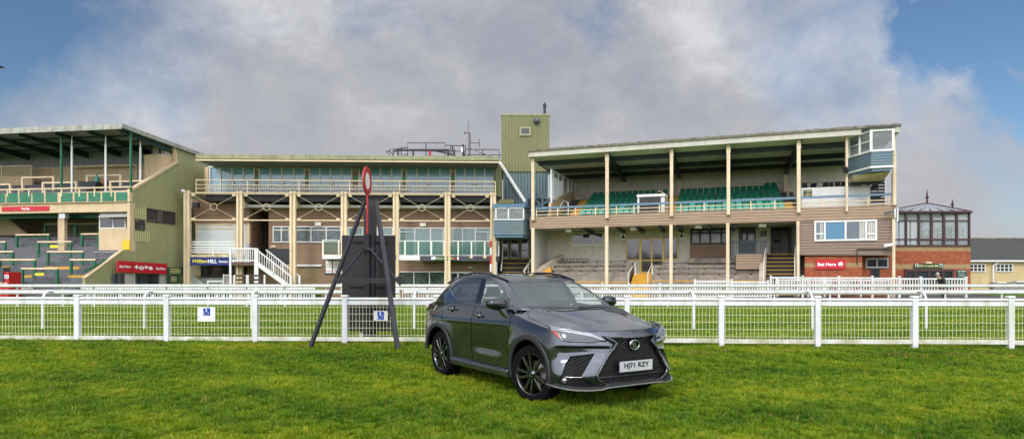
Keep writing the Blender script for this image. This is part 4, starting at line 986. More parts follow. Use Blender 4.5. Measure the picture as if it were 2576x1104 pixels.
# door mirrors
def mirror(sg):
    m = MB(); n1, n2 = 14, 20; cx, cy, cz_ = .60, 1.005, 1.243; vs = []
    for i in range(n1+1):
        th = math.pi*i/n1
        for j in range(n2):
            ph = 2*math.pi*j/n2; f = lambda v, e: math.copysign(abs(v)**e, v)
            x = f(math.sin(th)*math.cos(ph), .75)*.10; y = f(math.cos(th), .8)*.14; z = f(math.sin(th)*math.sin(ph), .72)*.088
            x += .05*(1-(y/.128+1)/2); z *= 1-.25*max(y/.128, 0)
            vs.append((cx+x, (cy+y)*sg, cz_+z))
    fs = [(i*n2+j, i*n2+(j+1) % n2, (i+1)*n2+(j+1) % n2, (i+1)*n2+j) for i in range(n1) for j in range(n2)]
    m.add(vs, fs, True); o = m.build('door_mirror', GLOSSK, car, local=True)
    m = MB(); m.tube([(.665, .885*sg, 1.252), (.69, .94*sg, 1.215), (.69, 1.0*sg, 1.212), (.66, 1.08*sg, 1.216), (.585, 1.128*sg, 1.222)], .009, 6); m.build('mirror_trim', CHROME, o, local=True)
    m = MB(); m.hexa([(.66,.89*sg,1.07),(.82,.89*sg,1.05),(.82,.925*sg,1.05),(.66,.925*sg,1.07),(.62,.92*sg,1.20),(.70,.92*sg,1.20),(.70,1.0*sg,1.19),(.62,1.0*sg,1.19)]); m.build('mirror_foot', GLOSSK, o, local=True)
mirror(-1); mirror(1)
m = MB(); m.box(.875, .925, -.936, -.926, .905, .945); bd = m.build('side_badge', CHROME, car, local=True)
m = MB(); m.hexa([(.95,-.925,1.17),(1.02,-.915,1.15),(1.03,-.925,1.14),(.96,-.935,1.16),(.93,-.92,1.20),(.96,-.91,1.20),(.965,-.915,1.19),(.935,-.925,1.19)]) ; m.build('wing_trim', PAINT, car, local=True)
# ------ wheels
def wheel(xc, sg, steer):
    yo = .905; w = .225; a0 = steer; ca_, sa_ = math.cos(a0), math.sin(a0)
    def place(mb): mb.v = [(xc+x*ca_-(y)*sa_*1, sg*yo*1.0+(x*sa_+y*ca_), .365+z) for x, y, z in mb.v]; return mb
    o_ = -sg  # inward direction
    m = MB(); T = [(.262, .0), (.285, -.006), (.320, -.010), (.350, -.002), (.366, .014), (.371, .05), (.371, w-.05), (.366, w-.014), (.350, w+.002), (.285, w+.006), (.262, w)]
    m.lathe([(r, h*o_) for r, h in T], (0, 0, 0), 'y', 56); tyre = place(m).build('wheel', TYRE, car, local=True)
    for gy in (.06, .11, .16):
        m = MB(); m.lathe([(.3725, (gy-.005)*o_), (.3735, gy*o_), (.3725, (gy+.005)*o_)], (0, 0, 0), 'y', 40); place(m).build('tread_groove', BLACK, tyre, local=True)
    m = MB(); m.lathe([(.264, -.002*o_), (.268, .003*o_), (.258, .010*o_), (.248, .03*o_), (.238, .12*o_), (.25, w*o_)], (0, 0, 0), 'y', 48); rim = place(m).build('rim', RIMK, tyre, local=True)
    m = MB(); m.lathe([(.266, -.003*o_), (.262, -.004*o_), (.257, .004*o_)], (0, 0, 0), 'y', 48); place(m).build('rim_edge', mat('rim_lip', (.12, .12, .125), .25, .9), tyre, local=True)
    m = MB(); ed = MB()
    for k in range(10):
        a = 2*math.pi*k/10+.16*sg; tw = .16*(1 if k % 2 else -1)*.5+.10*sg
        def pt(r, da, y): return (r*math.cos(a+da), y*o_, r*math.sin(a+da))
        r0, r1 = .045, .252
        P8 = [pt(r0, -.26, .045), pt(r0, .26, .045), pt(r1, tw+.085, .035), pt(r1, tw-.085, .035), pt(r0, -.20, .012), pt(r0, .20, .012), pt(r1, tw+.05, .002), pt(r1, tw-.05, .002)]
        m.hexa(P8)
        for s_ in (1, -1):
            ed.bar(pt(r0+.02, .17*s_, .010), pt(r1-.002, tw+.045*s_, .000), .0045, .005)
    m.lathe([(0, .004*o_), (.030, .004*o_), (.034, .010*o_), (.066, .014*o_), (.070, .05*o_)], (0, 0, 0), 'y', 24); place(m).build('spokes', RIMK, tyre, local=True)
    place(ed).build('spoke_edge', MACH, tyre, local=True)
    m = MB(); m.lathe([(.027, .001*o_), (.029, .0*o_), (.031, .003*o_)], (0, 0, 0), 'y', 20); place(m).build('hub_ring', CHROME, tyre, local=True)
    m = MB(); m.lathe([(.05, .10*o_), (.165, .10*o_), (.165, .125*o_)], (0, 0, 0), 'y', 36); place(m).build('brake_disc', mat('disc_steel', (.16, .16, .15), .35, .8), tyre, local=True)
    m = MB(); m.hexa([(.10,.075*o_,-.10),(.185,.075*o_,-.08),(.185,.14*o_,-.08),(.10,.14*o_,-.10),(.10,.075*o_,.08),(.185,.075*o_,.07),(.185,.14*o_,.07),(.10,.14*o_,.08)]); place(m).build('brake_caliper', mat('caliper', (.22, .22, .22), .4, .6), tyre, local=True)
for xc in (1.345, -1.345):
    for sg in (-1, 1): wheel(xc, sg, R(14) if xc > 0 else 0)
# dull film patch on the bonnet, lying on its surface
patch = k1([(178,-2),(300,-30),(420,-12),(505,55),(470,66),(380,45),(240,15)])
def hoodz(x, y):
    ym = np.interp(x, ex[::-1], ey[::-1]); ze = np.interp(x, ex[::-1], ez[::-1]); return 0
hm, _ = splitm((np.vstack([hood[0]*[1, -1, 1]]), [tuple(reversed(q)) for q in hood[1]]), IMG(k1([(175,-8),(300,-50),(400,-50),(500,40),(508,56),(470,66),(380,45),(230,14)])))
emit('bonnet_patch', comps((hm[0]+[0, 0, .004], hm[1]))[0], mat('patch_film', (.05, .05, .053), .8, noise=(90, .5), bump=(150, .4)), car, 0, both=False)
# ================================================================ shared building helpers
def qbox(mb, TL, TR, BR, BL, d0, d1):
    f = mb.fr; a = [f.p(q, d0) for q in (BL, BR, TR, TL)]
    return mb.hexa([a[0], a[1], (a[1][0], d1, a[1][2]), (a[0][0], d1, a[0][2]), a[3], a[2], (a[2][0], d1, a[2][2]), (a[3][0], d1, a[3][2])])
def window(fr, q0, q1, d, parent, fmat=WHITEP, gmat=GLASSD, cols=(), rows=(), fw=.06, name='window', gname='pane', dep=.08):
    """frame with mullions at fractions cols / rows; the glass is its child"""
    s0, _, z1 = fr.p(q0, d); s1, _, _z = fr.p(q1, d); z0 = fr.z((q0[0]+q1[0])/2, q1[1], d); z1 = fr.z((q0[0]+q1[0])/2, q0[1], d)
    m = MB(fr); m.box(s0, s1, d-dep, d, z0, z0+fw); m.box(s0, s1, d-dep, d, z1-fw, z1); m.box(s0, s0+fw, d-dep, d, z0+fw, z1-fw); m.box(s1-fw, s1, d-dep, d, z0+fw, z1-fw)
    for c in cols:
        s = s0+(s1-s0)*c; m.box(s-fw/2, s+fw/2, d-dep+.004, d, z0+fw, z1-fw)
    for r in rows:
        z = z0+(z1-z0)*(1-r); m.box(s0+fw, s1-fw, d-dep+.009, d, z-fw*.4, z+fw*.4)
    w = m.build(name, fmat, parent)
    m = MB(fr); m.box(s0+fw*.5, s1-fw*.5, d-.03, d-.01, z0+fw*.5, z1-fw*.5); m.build(gname, gmat, w)
    return w
def curtain(fr, q0, q1, d, parent, folds=6):
    s0, _, z1 = fr.p(q0, d); s1, _, z0 = fr.p(q1, d); m = MB(fr); n = folds*4; vs = []
    for i in range(n+1):
        s = s0+(s1-s0)*i/n; o = .012*math.sin(i*math.pi/2); vs += [(s, d+o, z0), (s, d+o, z1)]
    m.add(vs, [(2*i, 2*i+2, 2*i+3, 2*i+1) for i in range(n)], True); return m.build('curtain', CURT, parent)
def on_slope(fr, v, y, z0, k, lo=-12, hi=12):
    f = lambda d: fr.z(v, y, d)-(z0+k*d)
    a, b = lo, hi
    for _ in range(50):
        m_ = (a+b)/2
        if (f(a) > 0) == (f(m_) > 0): a = m_
        else: b = m_
    return (a+b)/2
def floodlight(fr, q, d, parent, mt=STEEL, size=.22):
    s, _, z = fr.p(q, d); m = MB(fr); m.box(s-size/2, s+size/2, d-.10, d+.02, z-size*.3, z+size*.3); o = m.build('lamp', mt, parent)
    m = MB(fr); m.box(s-size*.4, s+size*.4, d-.104, d-.10, z-size*.2, z+size*.2); m.build('lens', mat('lamp_face', (.75, .75, .7), .3), o); return o
ORD = ['zeroth','first','second','third','fourth','fifth','sixth','seventh','eighth','ninth','tenth','eleventh','twelfth','thirteenth','fourteenth','fifteenth','sixteenth','seventeenth','eighteenth','nineteenth','twentieth']
LGREEN = mat('barrier_green', (.008, .12, .05), .45, noise=(4, .2))
# ================================================================ A: covered terrace on the left
FA = Frame(38.9, -.133); SW = FA.s(c1(765, 0)[0]); SL = FA.s(-420)
A = thing('grandstand', FA.w(SW-6, 0, .1), 'left grandstand with green panelled balcony, grey terraces and olive ribbed end wall', 'grandstand')
# end wall as measured on its own plane
out_a = [(1030,193),(1046,285),(905,372),(782,446),(768,452),(768,800),(722,806),(503,968),(503,1030),(1300,1030),(1300,268),(1200,236)]
pts = [FA.side(SW, c1(*q)) for q in out_a]
# keep the far end within the building
dmax = 9.0; zt = FA.side(SW, c1(1030, 193)); ztr = FA.side(SW, c1(1195, 234))
kz = (ztr[2]-zt[2])/(ztr[1]-zt[1])
pts[9] = (SW, dmax, .0); pts[8] = (SW, pts[7][1], .0); pts[10] = (SW, dmax, zt[2]+kz*(dmax-zt[1])); pts = pts[:11]
m = MB(FA)
vs = [(SW, p[1], p[2]) for p in pts]+[(SW-.18, p[1], p[2]) for p in pts]; n = len(pts)
m.add(vs, [tuple(range(n)), tuple(range(2*n-1, n-1, -1))]+[(i, i+n, (i+1) % n+n, (i+1) % n) for i in range(n)])
OLR = mat('olive_end_sheet', (.335, .34, .165), .5, noise=(.5, .22), streak=(4, (.2, .22, .08), .5), bands=('s', .24, .45, .80))
wallA = m.build('end_wall', OLR, A)
cop = MB(FA)   # cream coping along the raked edge
for a, b in ((0, 1), (1, 2), (2, 3), (3, 4)): cop.bar((SW-.08, pts[a][1], pts[a][2]+.04), (SW-.08, pts[b][1], pts[b][2]+.04), .30, .14)
cop.build('coping', CREAMW, A); cop = MB(FA); cop.bar((SW-.08, pts[6][1], pts[6][2]+.02), (SW-.08, pts[7][1], pts[7][2]+.02), .24, .08); cop.build('lower_coping', CREAMW, A)
m = MB(FA); m.bar((SW-.2, pts[5][1]-.1, pts[5][2]+.0), (SW-.2, pts[7][1]+.2, pts[7][2]+.45), .12, .10); m.build('handrail', LGREEN, A)
for (x0, y0, x1, y1, x2, y2, x3, y3) in ((790,565,868,541,868,622,790,628), (790,680,885,690,885,755,790,748)):
    P4 = [FA.side(SW+.02, c1(*q)) for q in ((x0,y0),(x1,y1),(x2,y2),(x3,y3))]; m = MB(FA)
    m.add([(SW+.03, p[1], p[2]) for p in P4]+[(SW-.05, p[1], p[2]) for p in P4], [(0,1,2,3),(7,6,5,4),(0,4,5,1),(1,5,6,2),(2,6,7,3),(3,7,4,0)]); m.build('patch_panel', mat('olive_patch', (.50, .50, .23), .5, noise=(1, .2), bands=('s', .22, 1, .6)), wallA)
def sidewin(q0, q1, ncol):
    a = FA.side(SW, c1(*q0)); b = FA.side(SW, c1(*q1)); d0, d1 = a[1], b[1]; z1 = a[2]; z0 = FA.side(SW, c1(q0[0], q1[1]))[2]
    dk = mat('brown_frame', (.05, .03, .025), .5); m = MB(FA)
    m.box(SW-.02, SW+.05, d0, d1, z0, z0+.07); m.box(SW-.02, SW+.05, d0, d1, z1-.07, z1)
    for i in range(ncol+1):
        d = d0+(d1-d0)*i/ncol; m.box(SW-.02, SW+.055, d-.035, d+.035, z0+.07, z1-.07)
    w = m.build('window', dk, wallA); m = MB(FA); m.box(SW+.005, SW+.02, d0, d1, z0, z1); m.build('pane', GLASSD, w)
sidewin((868, 552), (1032, 632), 3); sidewin((797, 615), (852, 683), 2)
# betting booth sign on the end wall and booth front below it
bs_ = thing('betting_booth', FA.w(SW+.6, 2, .1), 'betting booth with red three part sign at the foot of the olive wall', 'booth')
a = FA.side(SW+.5, c1(698, 862)); b = FA.side(SW+.5, c1(990, 882)); c_ = FA.side(SW+.5, c1(698, 930)); e_ = FA.side(SW+.5, c1(990, 942))
bz1, bz0 = (a[2]+b[2])/2, (c_[2]+e_[2])/2
zt0, zt1 = a[2], b[2]; zb0, zb1 = c_[2], e_[2]
m = MB(FA); m.hexa([(SW+.42,a[1],zb0),(SW+.5,a[1],zb0),(SW+.5,b[1],zb1),(SW+.42,b[1],zb1),(SW+.42,a[1],zt0),(SW+.5,a[1],zt0),(SW+.5,b[1],zt1),(SW+.42,b[1],zt1)]); sg = m.build('sign', RED, bs_)
for x in (783, 915):
    d = FA.side(SW+.5, c1(x, 870))[1]; m = MB(FA); m.box(SW+.5, SW+.51, d-.02, d+.02, zb0+.05, zt1-.03); m.build('divider', mat('sign_gap', (.25, .0, .015), .4), sg)
GSIGN = mat('sign_dark_green', (.006, .06, .04), .45); GOLD = mat('sign_gold', (.85, .72, .25), .5)
text('Bet Here', FA, c1(741, 898), 0, 6.2, SIGNW, sg, side=SW+.515, width=1.0, bold=.02)
text('+o+e', FA, c1(849, 904), 0, 12, SIGNW, sg, side=SW+.515, width=1.75, bold=.03)
text('Bet Here', FA, c1(951, 910), 0, 6.0, SIGNW, sg, side=SW+.515, width=.95, bold=.02)
for i, (x0, x1) in enumerate(((700, 735), (740, 783), (786, 800), (830, 878), (898, 938), (945, 968), (968, 985))):
    d0, d1 = FA.side(SW+.3, c1(x0, 950))[1], FA.side(SW+.3, c1(x1, 950))[1]; m = MB(FA); m.box(SW+.05, SW+.3, d0, d1, .0, zb1)
    m.build('shutter' if i % 2 else 'pier', (GLASSD, mat('booth_grey', (.42, .40, .36), .7, noise=(2, .2)))[(i in (1, 2, 5, 6))], bs_)
m = MB(FA); m.box(SW+.02, SW+.06, a[1], b[1], 0, zb1); m.build('back_panel', mat('booth_dark', (.10, .10, .10), .7), bs_)
# green board sign beside the booth
gb_ = thing('board_sign', FA.w(SW+.6, b[1]+.5, .3), 'two dark green menu boards between the red betting sign and the cream pillar', 'sign')
for (x0, y0, x1, y1) in ((991, 902, 1084, 944), (996, 950, 1058, 994)):
    p = FA.side(SW+.55, c1(x0, y0)); q = FA.side(SW+.55, c1(x1, y1)); zz0 = FA.side(SW+.55, c1(x0, y1))[2]
    m = MB(FA); m.box(SW+.5, SW+.55, p[1], q[1], zz0, p[2]); gg = m.build('board', GSIGN, gb_)
    for k in range(3):
        m = MB(FA); z = zz0+(p[2]-zz0)*(.25+.25*k); m.box(SW+.55, SW+.556, p[1]+.25, q[1]-.25, z-.02, z+.02); m.build('lettering', GOLD, gg)
# roof
rc = FA.side(SW+.15, c1(715, 57)); rb_ = FA.side(SW+.15, c1(1195, 234)); rl = FA.p(c1(0, 85), rc[1]); 
slope = (rb_[2]-rc[2])/(rb_[1]-rc[1]); zl = rl[2]+(rl[2]-rc[2])/(rl[0]-rc[0])*(SL-rl[0]) if abs(rl[0]-rc[0]) > .1 else rc[2]
ROOFW = mat('roof_fascia', (.40, .40, .36), .7, noise=(2, .4), streak=(5, (.12, .11, .08), .7))
def roofpt(s, d, dz=0): return (s, d, rc[2]+(zl-rc[2])*(s-rc[0])/(SL-rc[0])+slope*(d-rc[1])+dz)
m = MB(FA); S1_ = SW+.15
m.hexa([roofpt(SL, rc[1]+.1, -.20), roofpt(S1_, rc[1]+.1, -.20), roofpt(S1_, 9, -.20), roofpt(SL, 9, -.20), roofpt(SL, rc[1]+.1, -.02), roofpt(S1_, rc[1]+.1, -.02), roofpt(S1_, 9, -.02), roofpt(SL, 9, -.02)]); roofA = m.build('roof', SHEET, A)
m = MB(FA); m.hexa([roofpt(SL, rc[1], -.36), roofpt(S1_, rc[1], -.30), roofpt(S1_, rc[1]+.10, -.30), roofpt(SL, rc[1]+.10, -.36), roofpt(SL, rc[1], .04), roofpt(S1_, rc[1], .04), roofpt(S1_, rc[1]+.10, .04), roofpt(SL, rc[1]+.10, .04)])
m.hexa([roofpt(S1_, rc[1], -.22), roofpt(S1_+.08, rc[1], -.22), roofpt(S1_+.08, 9, -.22), roofpt(S1_, 9, -.22), roofpt(S1_, rc[1], .06), roofpt(S1_+.08, rc[1], .06), roofpt(S1_+.08, 9, .06), roofpt(S1_, 9, .06)]); m.build('fascia', ROOFW, roofA)
DR = 5.2
for x in (-490, -280, -70, 112, 325, 520, 712):
    s = FA.s(c1(x, 0)[0], rc[1]+.3); s = min(s, SW-.2); m = MB(FA)
    m.hexa([roofpt(s-.07, rc[1]+.3, -.42), roofpt(s+.07, rc[1]+.3, -.42), roofpt(s+.07, DR, -.62), roofpt(s-.07, DR, -.62), roofpt(s-.07, rc[1]+.3, -.21), roofpt(s+.07, rc[1]+.3, -.21), roofpt(s+.07, DR, -.21), roofpt(s-.07, DR, -.21)]); m.build('rafter', DGREEN, roofA)
for d in (.9, 2.3, 3.8):
    m = MB(FA); m.hexa([roofpt(SL, d, -.30), roofpt(SW, d, -.30), roofpt(SW, d+.08, -.30), roofpt(SL, d+.08, -.30), roofpt(SL, d, -.2), roofpt(SW, d, -.2), roofpt(SW, d+.08, -.2), roofpt(SL, d+.08, -.2)]); m.build('purlin', DGREEN, roofA)
# upper deck
zd0 = FA.z(c1(700, 0)[0], c1(0, 455)[1], 0)-.25; kd = .36
m = MB(FA); nst = 9
for i in range(nst):
    d0 = .3+i*(DR-.3)/nst; d1 = .3+(i+1)*(DR-.3)/nst; m.box(SL, SW-.2, d0, DR+.1, zd0+kd*(DR-.3)*(i)/nst-.4, zd0+kd*(DR-.3)*(i+1)/nst)
m.build('upper_terrace', GREY, A)
zr0 = roofpt(0, DR, -.3)[2]
zc_ = FA.z(c1(500, 0)[0], c1(0, 306)[1], DR)
m = MB(FA); m.box(SL, SW-.2, DR+.02, DR+.15, zc_, zr0+.35); m.build('rear_sheeting', SHEET, A)
m = MB(FA); m.box(SL, SW-.2, DR-.05, DR+.15, zd0, zc_-.01); m.build('rear_wall', CREAMW, A)
# cream cabin at the end of the deck
SB = SW-.3; dk0 = FA.side(SB, c1(960, 300))[1]; dk1 = FA.side(SB, c1(1036, 200))[1]; sk0 = FA.s(c1(853, 0)[0], dk0)
zk = [FA.side(SB, c1(960, y))[2] for y in (378, 234, 172)]
cb = MB(FA); cb.box(sk0, SB, dk0, dk1+.5, zk[0]-.6, zk[1]); cbn = cb.build('cabin', CREAMW, A)
m = MB(FA); m.box(sk0+.4, SB, dk0+.35, dk1+.5, zk[1], zk[2]+.1); m.build('upper_block', mat('cabin_grey', (.40, .39, .35), .8), cbn)
m = MB(FA); m.box(sk0+.9, SB-.35, dk0+.33, dk0+.36, zk[1]+.12, zk[2]-.1); m.build('opening', GLASSD, cbn)
# balcony front
TLb, TRb, BRb, BLb = c1(-140, 475), c1(768, 448), c1(768, 514), c1(-140, 531)
m = MB(FA); qbox(m, TLb, TRb, BRb, BLb, -.02, .25); bal = m.build('balcony_front', CREAMW, A)
for x0, x1 in ((-60,-40), (-35,0), (2,28), (38,105), (115,182), (192,258), (270,338), (360,428), (440,510), (522,592), (604,674), (686,752)):
    k = lambda x: (466-(x/768)*8, 522-(x/768)*13)
    m = MB(FA); qbox(m, c1(x0, k(x0)[0]), c1(x1, k(x1)[0]), c1(x1, k(x1)[1]), c1(x0, k(x0)[1]), -.045, -.02); m.build('green_panel', GREENP, bal)
m = MB(FA); qbox(m, c1(-140, 533), c1(768, 516), c1(768, 572), c1(-140, 588), .12, .5); m.build('beam', CREAMW, A)
m = MB(FA); a, b = FA.p(c1(-140, 449), -.02), FA.p(c1(775, 428), -.02); m.tube([a, b], .055, 8)
for x in (45, 112, 172, 265, 365, 470, 560, 660, 762): p = FA.p(c1(x, 440), -.02); m.box(p[0]-.04, p[0]+.04, -.05, .02, p[2]-.5, p[2])
m.build('balcony_rail', CREAM, bal)
# posts
for x, y0 in ((357, 110), (768, 95)):
    p = FA.p(c1(x, y0), .0); q = FA.p(c1(x, 455), .0); m = MB(FA); m.box(p[0]-.055, p[0]+.055, .03, .15, q[2], roofpt(p[0], .1, -.2)[2]); m.build('post', LGREEN, A)
for x in (425, 625, 830):
    dd_ = .4 if x < 800 else FA.side(SW-.45, c1(830, 300))[1]; q = FA.p(c1(x, 450), dd_); q = (q[0], dd_, zd0+.36*dd_); ztp = roofpt(q[0], dd_, -.2)[2]; t_ = thing('lamp_stand', FA.w(q[0], dd_, q[2]), {425: 'white telescopic pole just right of the first green post on the upper terrace', 625: 'white telescopic pole beside the gas bottle on the upper terrace', 830: 'white telescopic pole by the cream cabin on the upper terrace'}[x], 'pole', 'white telescopic poles under the left roof')
    m = MB(FA); m.tube([(q[0], dd_, q[2]), (q[0], dd_, q[2]+(ztp-q[2])*.8)], .068, 10); m.build('lower_tube', WHITE, t_)
    m = MB(FA); m.tube([(q[0], dd_, q[2]+(ztp-q[2])*.8), (q[0], dd_, ztp)], .045, 8); m.tube([(q[0], dd_, q[2]+(ztp-q[2])*.79), (q[0], dd_, q[2]+(ztp-q[2])*.81)], .085, 10); m.build('upper_tube', STEEL, t_)
# rails on the upper deck
def rail_thing(fr, x0, x1, yt, yb, d, label, group, mt_top, mt_post, crop_=c1, mids=(), r=.05, pw=.10, name='crush_barrier', nposts=2, boxtop=False):
    a, b = fr.p(crop_(x0, yt), d), fr.p(crop_(x1, yt), d); zb = fr.z(crop_((x0+x1)/2, 0)[0], crop_(0, yb)[1], d); zt_ = (a[2]+b[2])/2
    t = thing(name, fr.w((a[0]+b[0])/2, d, zb), label, 'barrier', group); m = MB(fr)
    if boxtop: m.box(a[0]-.05, b[0]+.05, d-.07, d+.07, zt_-.10, zt_)
    else: m.tube([(a[0]-.06, d, zt_-.03), (b[0]+.06, d, zt_-.03)], .06, 8)
    m.build('top_rail', mt_top, t)
    for i in range(nposts):
        s = a[0]+(b[0]-a[0])*i/(nposts-1); m = MB(fr); m.box(s-pw/2, s+pw/2, d-pw/2, d+pw/2, zb-.1, zt_-.06); m.build('post', mt_post, t)
    for f in mids:
        z = zb+(zt_-zb)*f; m = MB(fr); m.box(a[0]+pw/2, b[0]-pw/2, d-.02, d+.02, z-.02, z+.02); m.build('mid_rail', mt_post, t)
    return t
zs = lambda x, y: on_slope(FA, c1(x, 0)[0], c1(0, y)[1], zd0+.1, kd)
GU = 'cream rails on the upper terrace'
for x0, x1, yt, yb, lb in ((-70, 62, 410, 462, 'cream rail at the left edge of the upper terrace'), (135, 318, 367, 445, 'tall cream rail left of the first green post on the upper terrace'),
      (256, 452, 398, 458, 'low cream rail crossing the first green post on the upper terrace'), (517, 714, 356, 428, 'cream rail behind the gas bottle on the upper terrace'), (654, 850, 390, 440, 'cream rail in front of the cream cabin on the upper terrace')):
    rail_thing(FA, x0, x1, yt, yb, max(.5, min(4.5, zs((x0+x1)/2, yb))), lb, GU, CREAM, CREAM, pw=.13, boxtop=True)
rail_thing(FA, 430, 808, 299, 372, 4.6, 'long cream rail along the back of the upper terrace', GU, CREAM, CREAM, pw=.10, nposts=3, boxtop=True)
t = rail_thing(FA, -160, 188, 303, 368, 4.0, 'cream balustrade with thin bars at the back left of the upper terrace', GU, CREAM, CREAM, pw=.10, nposts=3, boxtop=True)
a, b = FA.p(c1(-160, 308), 4.0), FA.p(c1(185, 368), 4.0); m = MB(FA)
for k in range(46):
    s = a[0]+(b[0]-a[0])*k/45; m.box(s-.015, s+.015, 3.99, 4.01, b[2], a[2])
m.build('bars', CREAM, t)
m = MB(FA); m.px(c1(-160, 370), c1(190, 416), 3.95, 4.1); m.build('plinth', CREAMW, t)
# gas bottle and heater shade and dark chair on the deck
q = FA.p(c1(573, 400), 1.2); t = thing('gas_bottle', FA.w(q[0], 1.2, q[2]-.3), 'teal gas bottle standing on the upper terrace beside the white pole', 'gas bottle')
m = MB(FA); m.lathe([(0, -.3), (.13, -.3), (.14, -.1), (.14, .3), (.10, .42), (.04, .46)], (q[0], 1.2, q[2]), 'z', 12); m.build('bottle', mat('teal_bottle', (.01, .14, .14), .4), t)
m = MB(FA); m.lathe([(.04, .46), (.05, .50), (.05, .62), (0, .64)], (q[0], 1.2, q[2]), 'z', 8); m.build('valve', GREEN, t)
q = FA.p(c1(612, 405), 1.6); m = MB(FA); m.lathe([(0, -.3), (.38, -.28), (.36, 0), (.2, .22), (0, .24)], (q[0], 1.6, q[2]), 'z', 12)
tag(m.build('planter', mat('rust_tub', (.22, .10, .03), .8, noise=(6, .4))), 'brown tub behind the gas bottle on the upper terrace', 'tub')
q = FA.p(c1(549, 425), .9); m = MB(FA); m.hexa([(q[0]-.30,.7,q[2]-.35),(q[0]+.30,.7,q[2]-.35),(q[0]+.30,1.1,q[2]-.35),(q[0]-.30,1.1,q[2]-.35),(q[0]-.45,.65,q[2]+.3),(q[0]+.45,.65,q[2]+.3),(q[0]+.45,1.2,q[2]+.3),(q[0]-.45,1.2,q[2]+.3)])
tag(m.build('folded_chair', BLACKP), 'black folded seat leaning in front of the gas bottle', 'chair')
# red banner on the beam
q0, q1 = FA.p(c1(10, 546), .10), FA.p(c1(290, 541), .10); t = thing('banner', FA.w((q0[0]+q1[0])/2, .1, q1[2]-.5), 'long red betting banner on the cream beam under the green panels', 'banner')
m = MB(FA); qbox(m, c1(10, 546), c1(290, 540), c1(290, 568), c1(10, 572), .08, .11); m.build('panel', RED, t); text('+o+e', FA, c1(150, 557), .075, 7.5, SIGNW, t, bold=.02)
# lower storey: column, kiosk, beams, rear
m = MB(FA); m.px(c1(342, 572), c1(381, 880), .6, .85); m.build('column', CREAMW, A)
for x0, x1 in ((-140, 340), (412, 584)): m = MB(FA); m.px(c1(x0, 589), c1(x1, 611), 1.2, 1.35); m.build('beam', GREEN, A)
z_soff = FA.z(c1(400, 0)[0], c1(0, 572)[1], .5)
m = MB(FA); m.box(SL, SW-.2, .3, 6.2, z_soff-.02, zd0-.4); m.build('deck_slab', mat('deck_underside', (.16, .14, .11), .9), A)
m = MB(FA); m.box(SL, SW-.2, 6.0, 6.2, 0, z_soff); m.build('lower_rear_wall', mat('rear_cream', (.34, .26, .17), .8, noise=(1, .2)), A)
m = MB(FA); m.px(c1(585, 674), c1(762, 880), .55, 2.9); m.build('kiosk', CREAMW, A)
m = MB(FA); m.px(c1(585, 566), c1(762, 674), .75, 2.9); m.build('kiosk_head', CREAMW, A)
window(FA, c1(592, 604), c1(748, 674), .72, A, cols=(.52,), fw=.07)
m = MB(FA); a = FA.p(c1(583, 568), .15); b = FA.p(c1(750, 605), .15); m.hexa([(a[0],.10,b[2]),(b[0],.10,b[2]),(b[0],.14,b[2]),(a[0],.14,b[2]),(a[0],.5,a[2]),(b[0],.5,a[2]),(b[0],.54,a[2]),(a[0],.54,a[2])]); m.build('awning', mat('awning_sheet', (.42, .42, .40), .6, bands=('s', .13, .9, .55)), A)
m = MB(FA); m.px(c1(752, 520), c1(768, 810), .02, .5); m.build('end_pier', CREAMW, A)
# stair flank seen through the lower opening
m = MB(FA); P5 = [FA.p(c1(*q), 4.2) for q in ((-80, 605), (50, 612), (155, 700), (155, 712), (-80, 712))]; m.prism([(p[0], p[2]) for p in P5], 4.2, 4.4); m.build('stair_flank', CREAMW, A)
m = MB(FA); p, q = FA.p(c1(60, 580), 4.1), FA.p(c1(155, 655), 4.1); m.bar(p, q, .05)
for k in range(8): z = p[2]+(q[2]-p[2])*k/7; s = p[0]+(q[0]-p[0])*k/7; m.box(s-.015, s+.015, 4.09, 4.11, z-.7, z)
m.build('stair_rail', mat('rail_brown', (.10, .07, .05), .6), A)
# lower terrace
zl0 = 3.2; kl = .54; m = MB(FA); ns = 17; dA, dB = -5.6, 2.6
for i in range(ns):
    d0 = dA+(dB-dA)*i/ns; m.box(SL, SW-.2, d0, 6.0, zl0+kl*(dA+(dB-dA)*(i-.5)/ns)-(.5 if i else 2), zl0+kl*(dA+(dB-dA)*(i+.5)/ns))
m.build('lower_terrace', GREY, A)
zsl = lambda x, y: on_slope(FA, c1(x, 0)[0], c1(0, y)[1], zl0, kl)
for x0, x1, y0, y1 in ((265,470,899,916), (403,518,950,969), (55,188,949,966), (-80,56,898,915), (-80,30,947,964)):
    d = zsl((x0+x1)/2, y1)-.04; a = FA.p(c1(x0, y0), d); b = FA.p(c1(x1, y1), d); m = MB(FA); m.box(a[0], b[0], d-.012, d+.02, b[2], a[2]); m.build('yellow_step_edge', YEL, A)
GL = 'green crush barriers on the lower terrace'
L_ = [(100,288,708,790,'green barrier near the top left of the lower terrace, left of the cream column'), (228,418,750,835,'green barrier crossing behind the cream column with a yellow plate'), (284,488,808,895,'green barrier just right of the cream column foot'),
      (421,560,856,948,'green barrier at the right, beside the raked green handrail'), (133,340,908,1010,'nearest green barrier at the bottom, with a yellow plate'), (486,584,704,786,'short green barrier against the cream kiosk'),
      (0,205,856,950,'green barrier left of the nearest one with the yellow step edge'), (-60,75,808,895,'green barrier at the left photo edge, middle row'), (-80,30,751,832,'green barrier at the left photo edge, upper row'),
      (268,442,643,714,'rear green barrier under the deck, left of the column'), (452,583,643,714,'rear green barrier under the deck, right of the column')]
for x0, x1, yt, yb, lb in L_:
    d = zsl((x0+x1)/2, yb) if yb > 720 else 3.4; t = rail_thing(FA, x0, x1, yt, yb, d, lb, GL, CREAM, LGREEN, mids=(.78, .22), pw=.13)
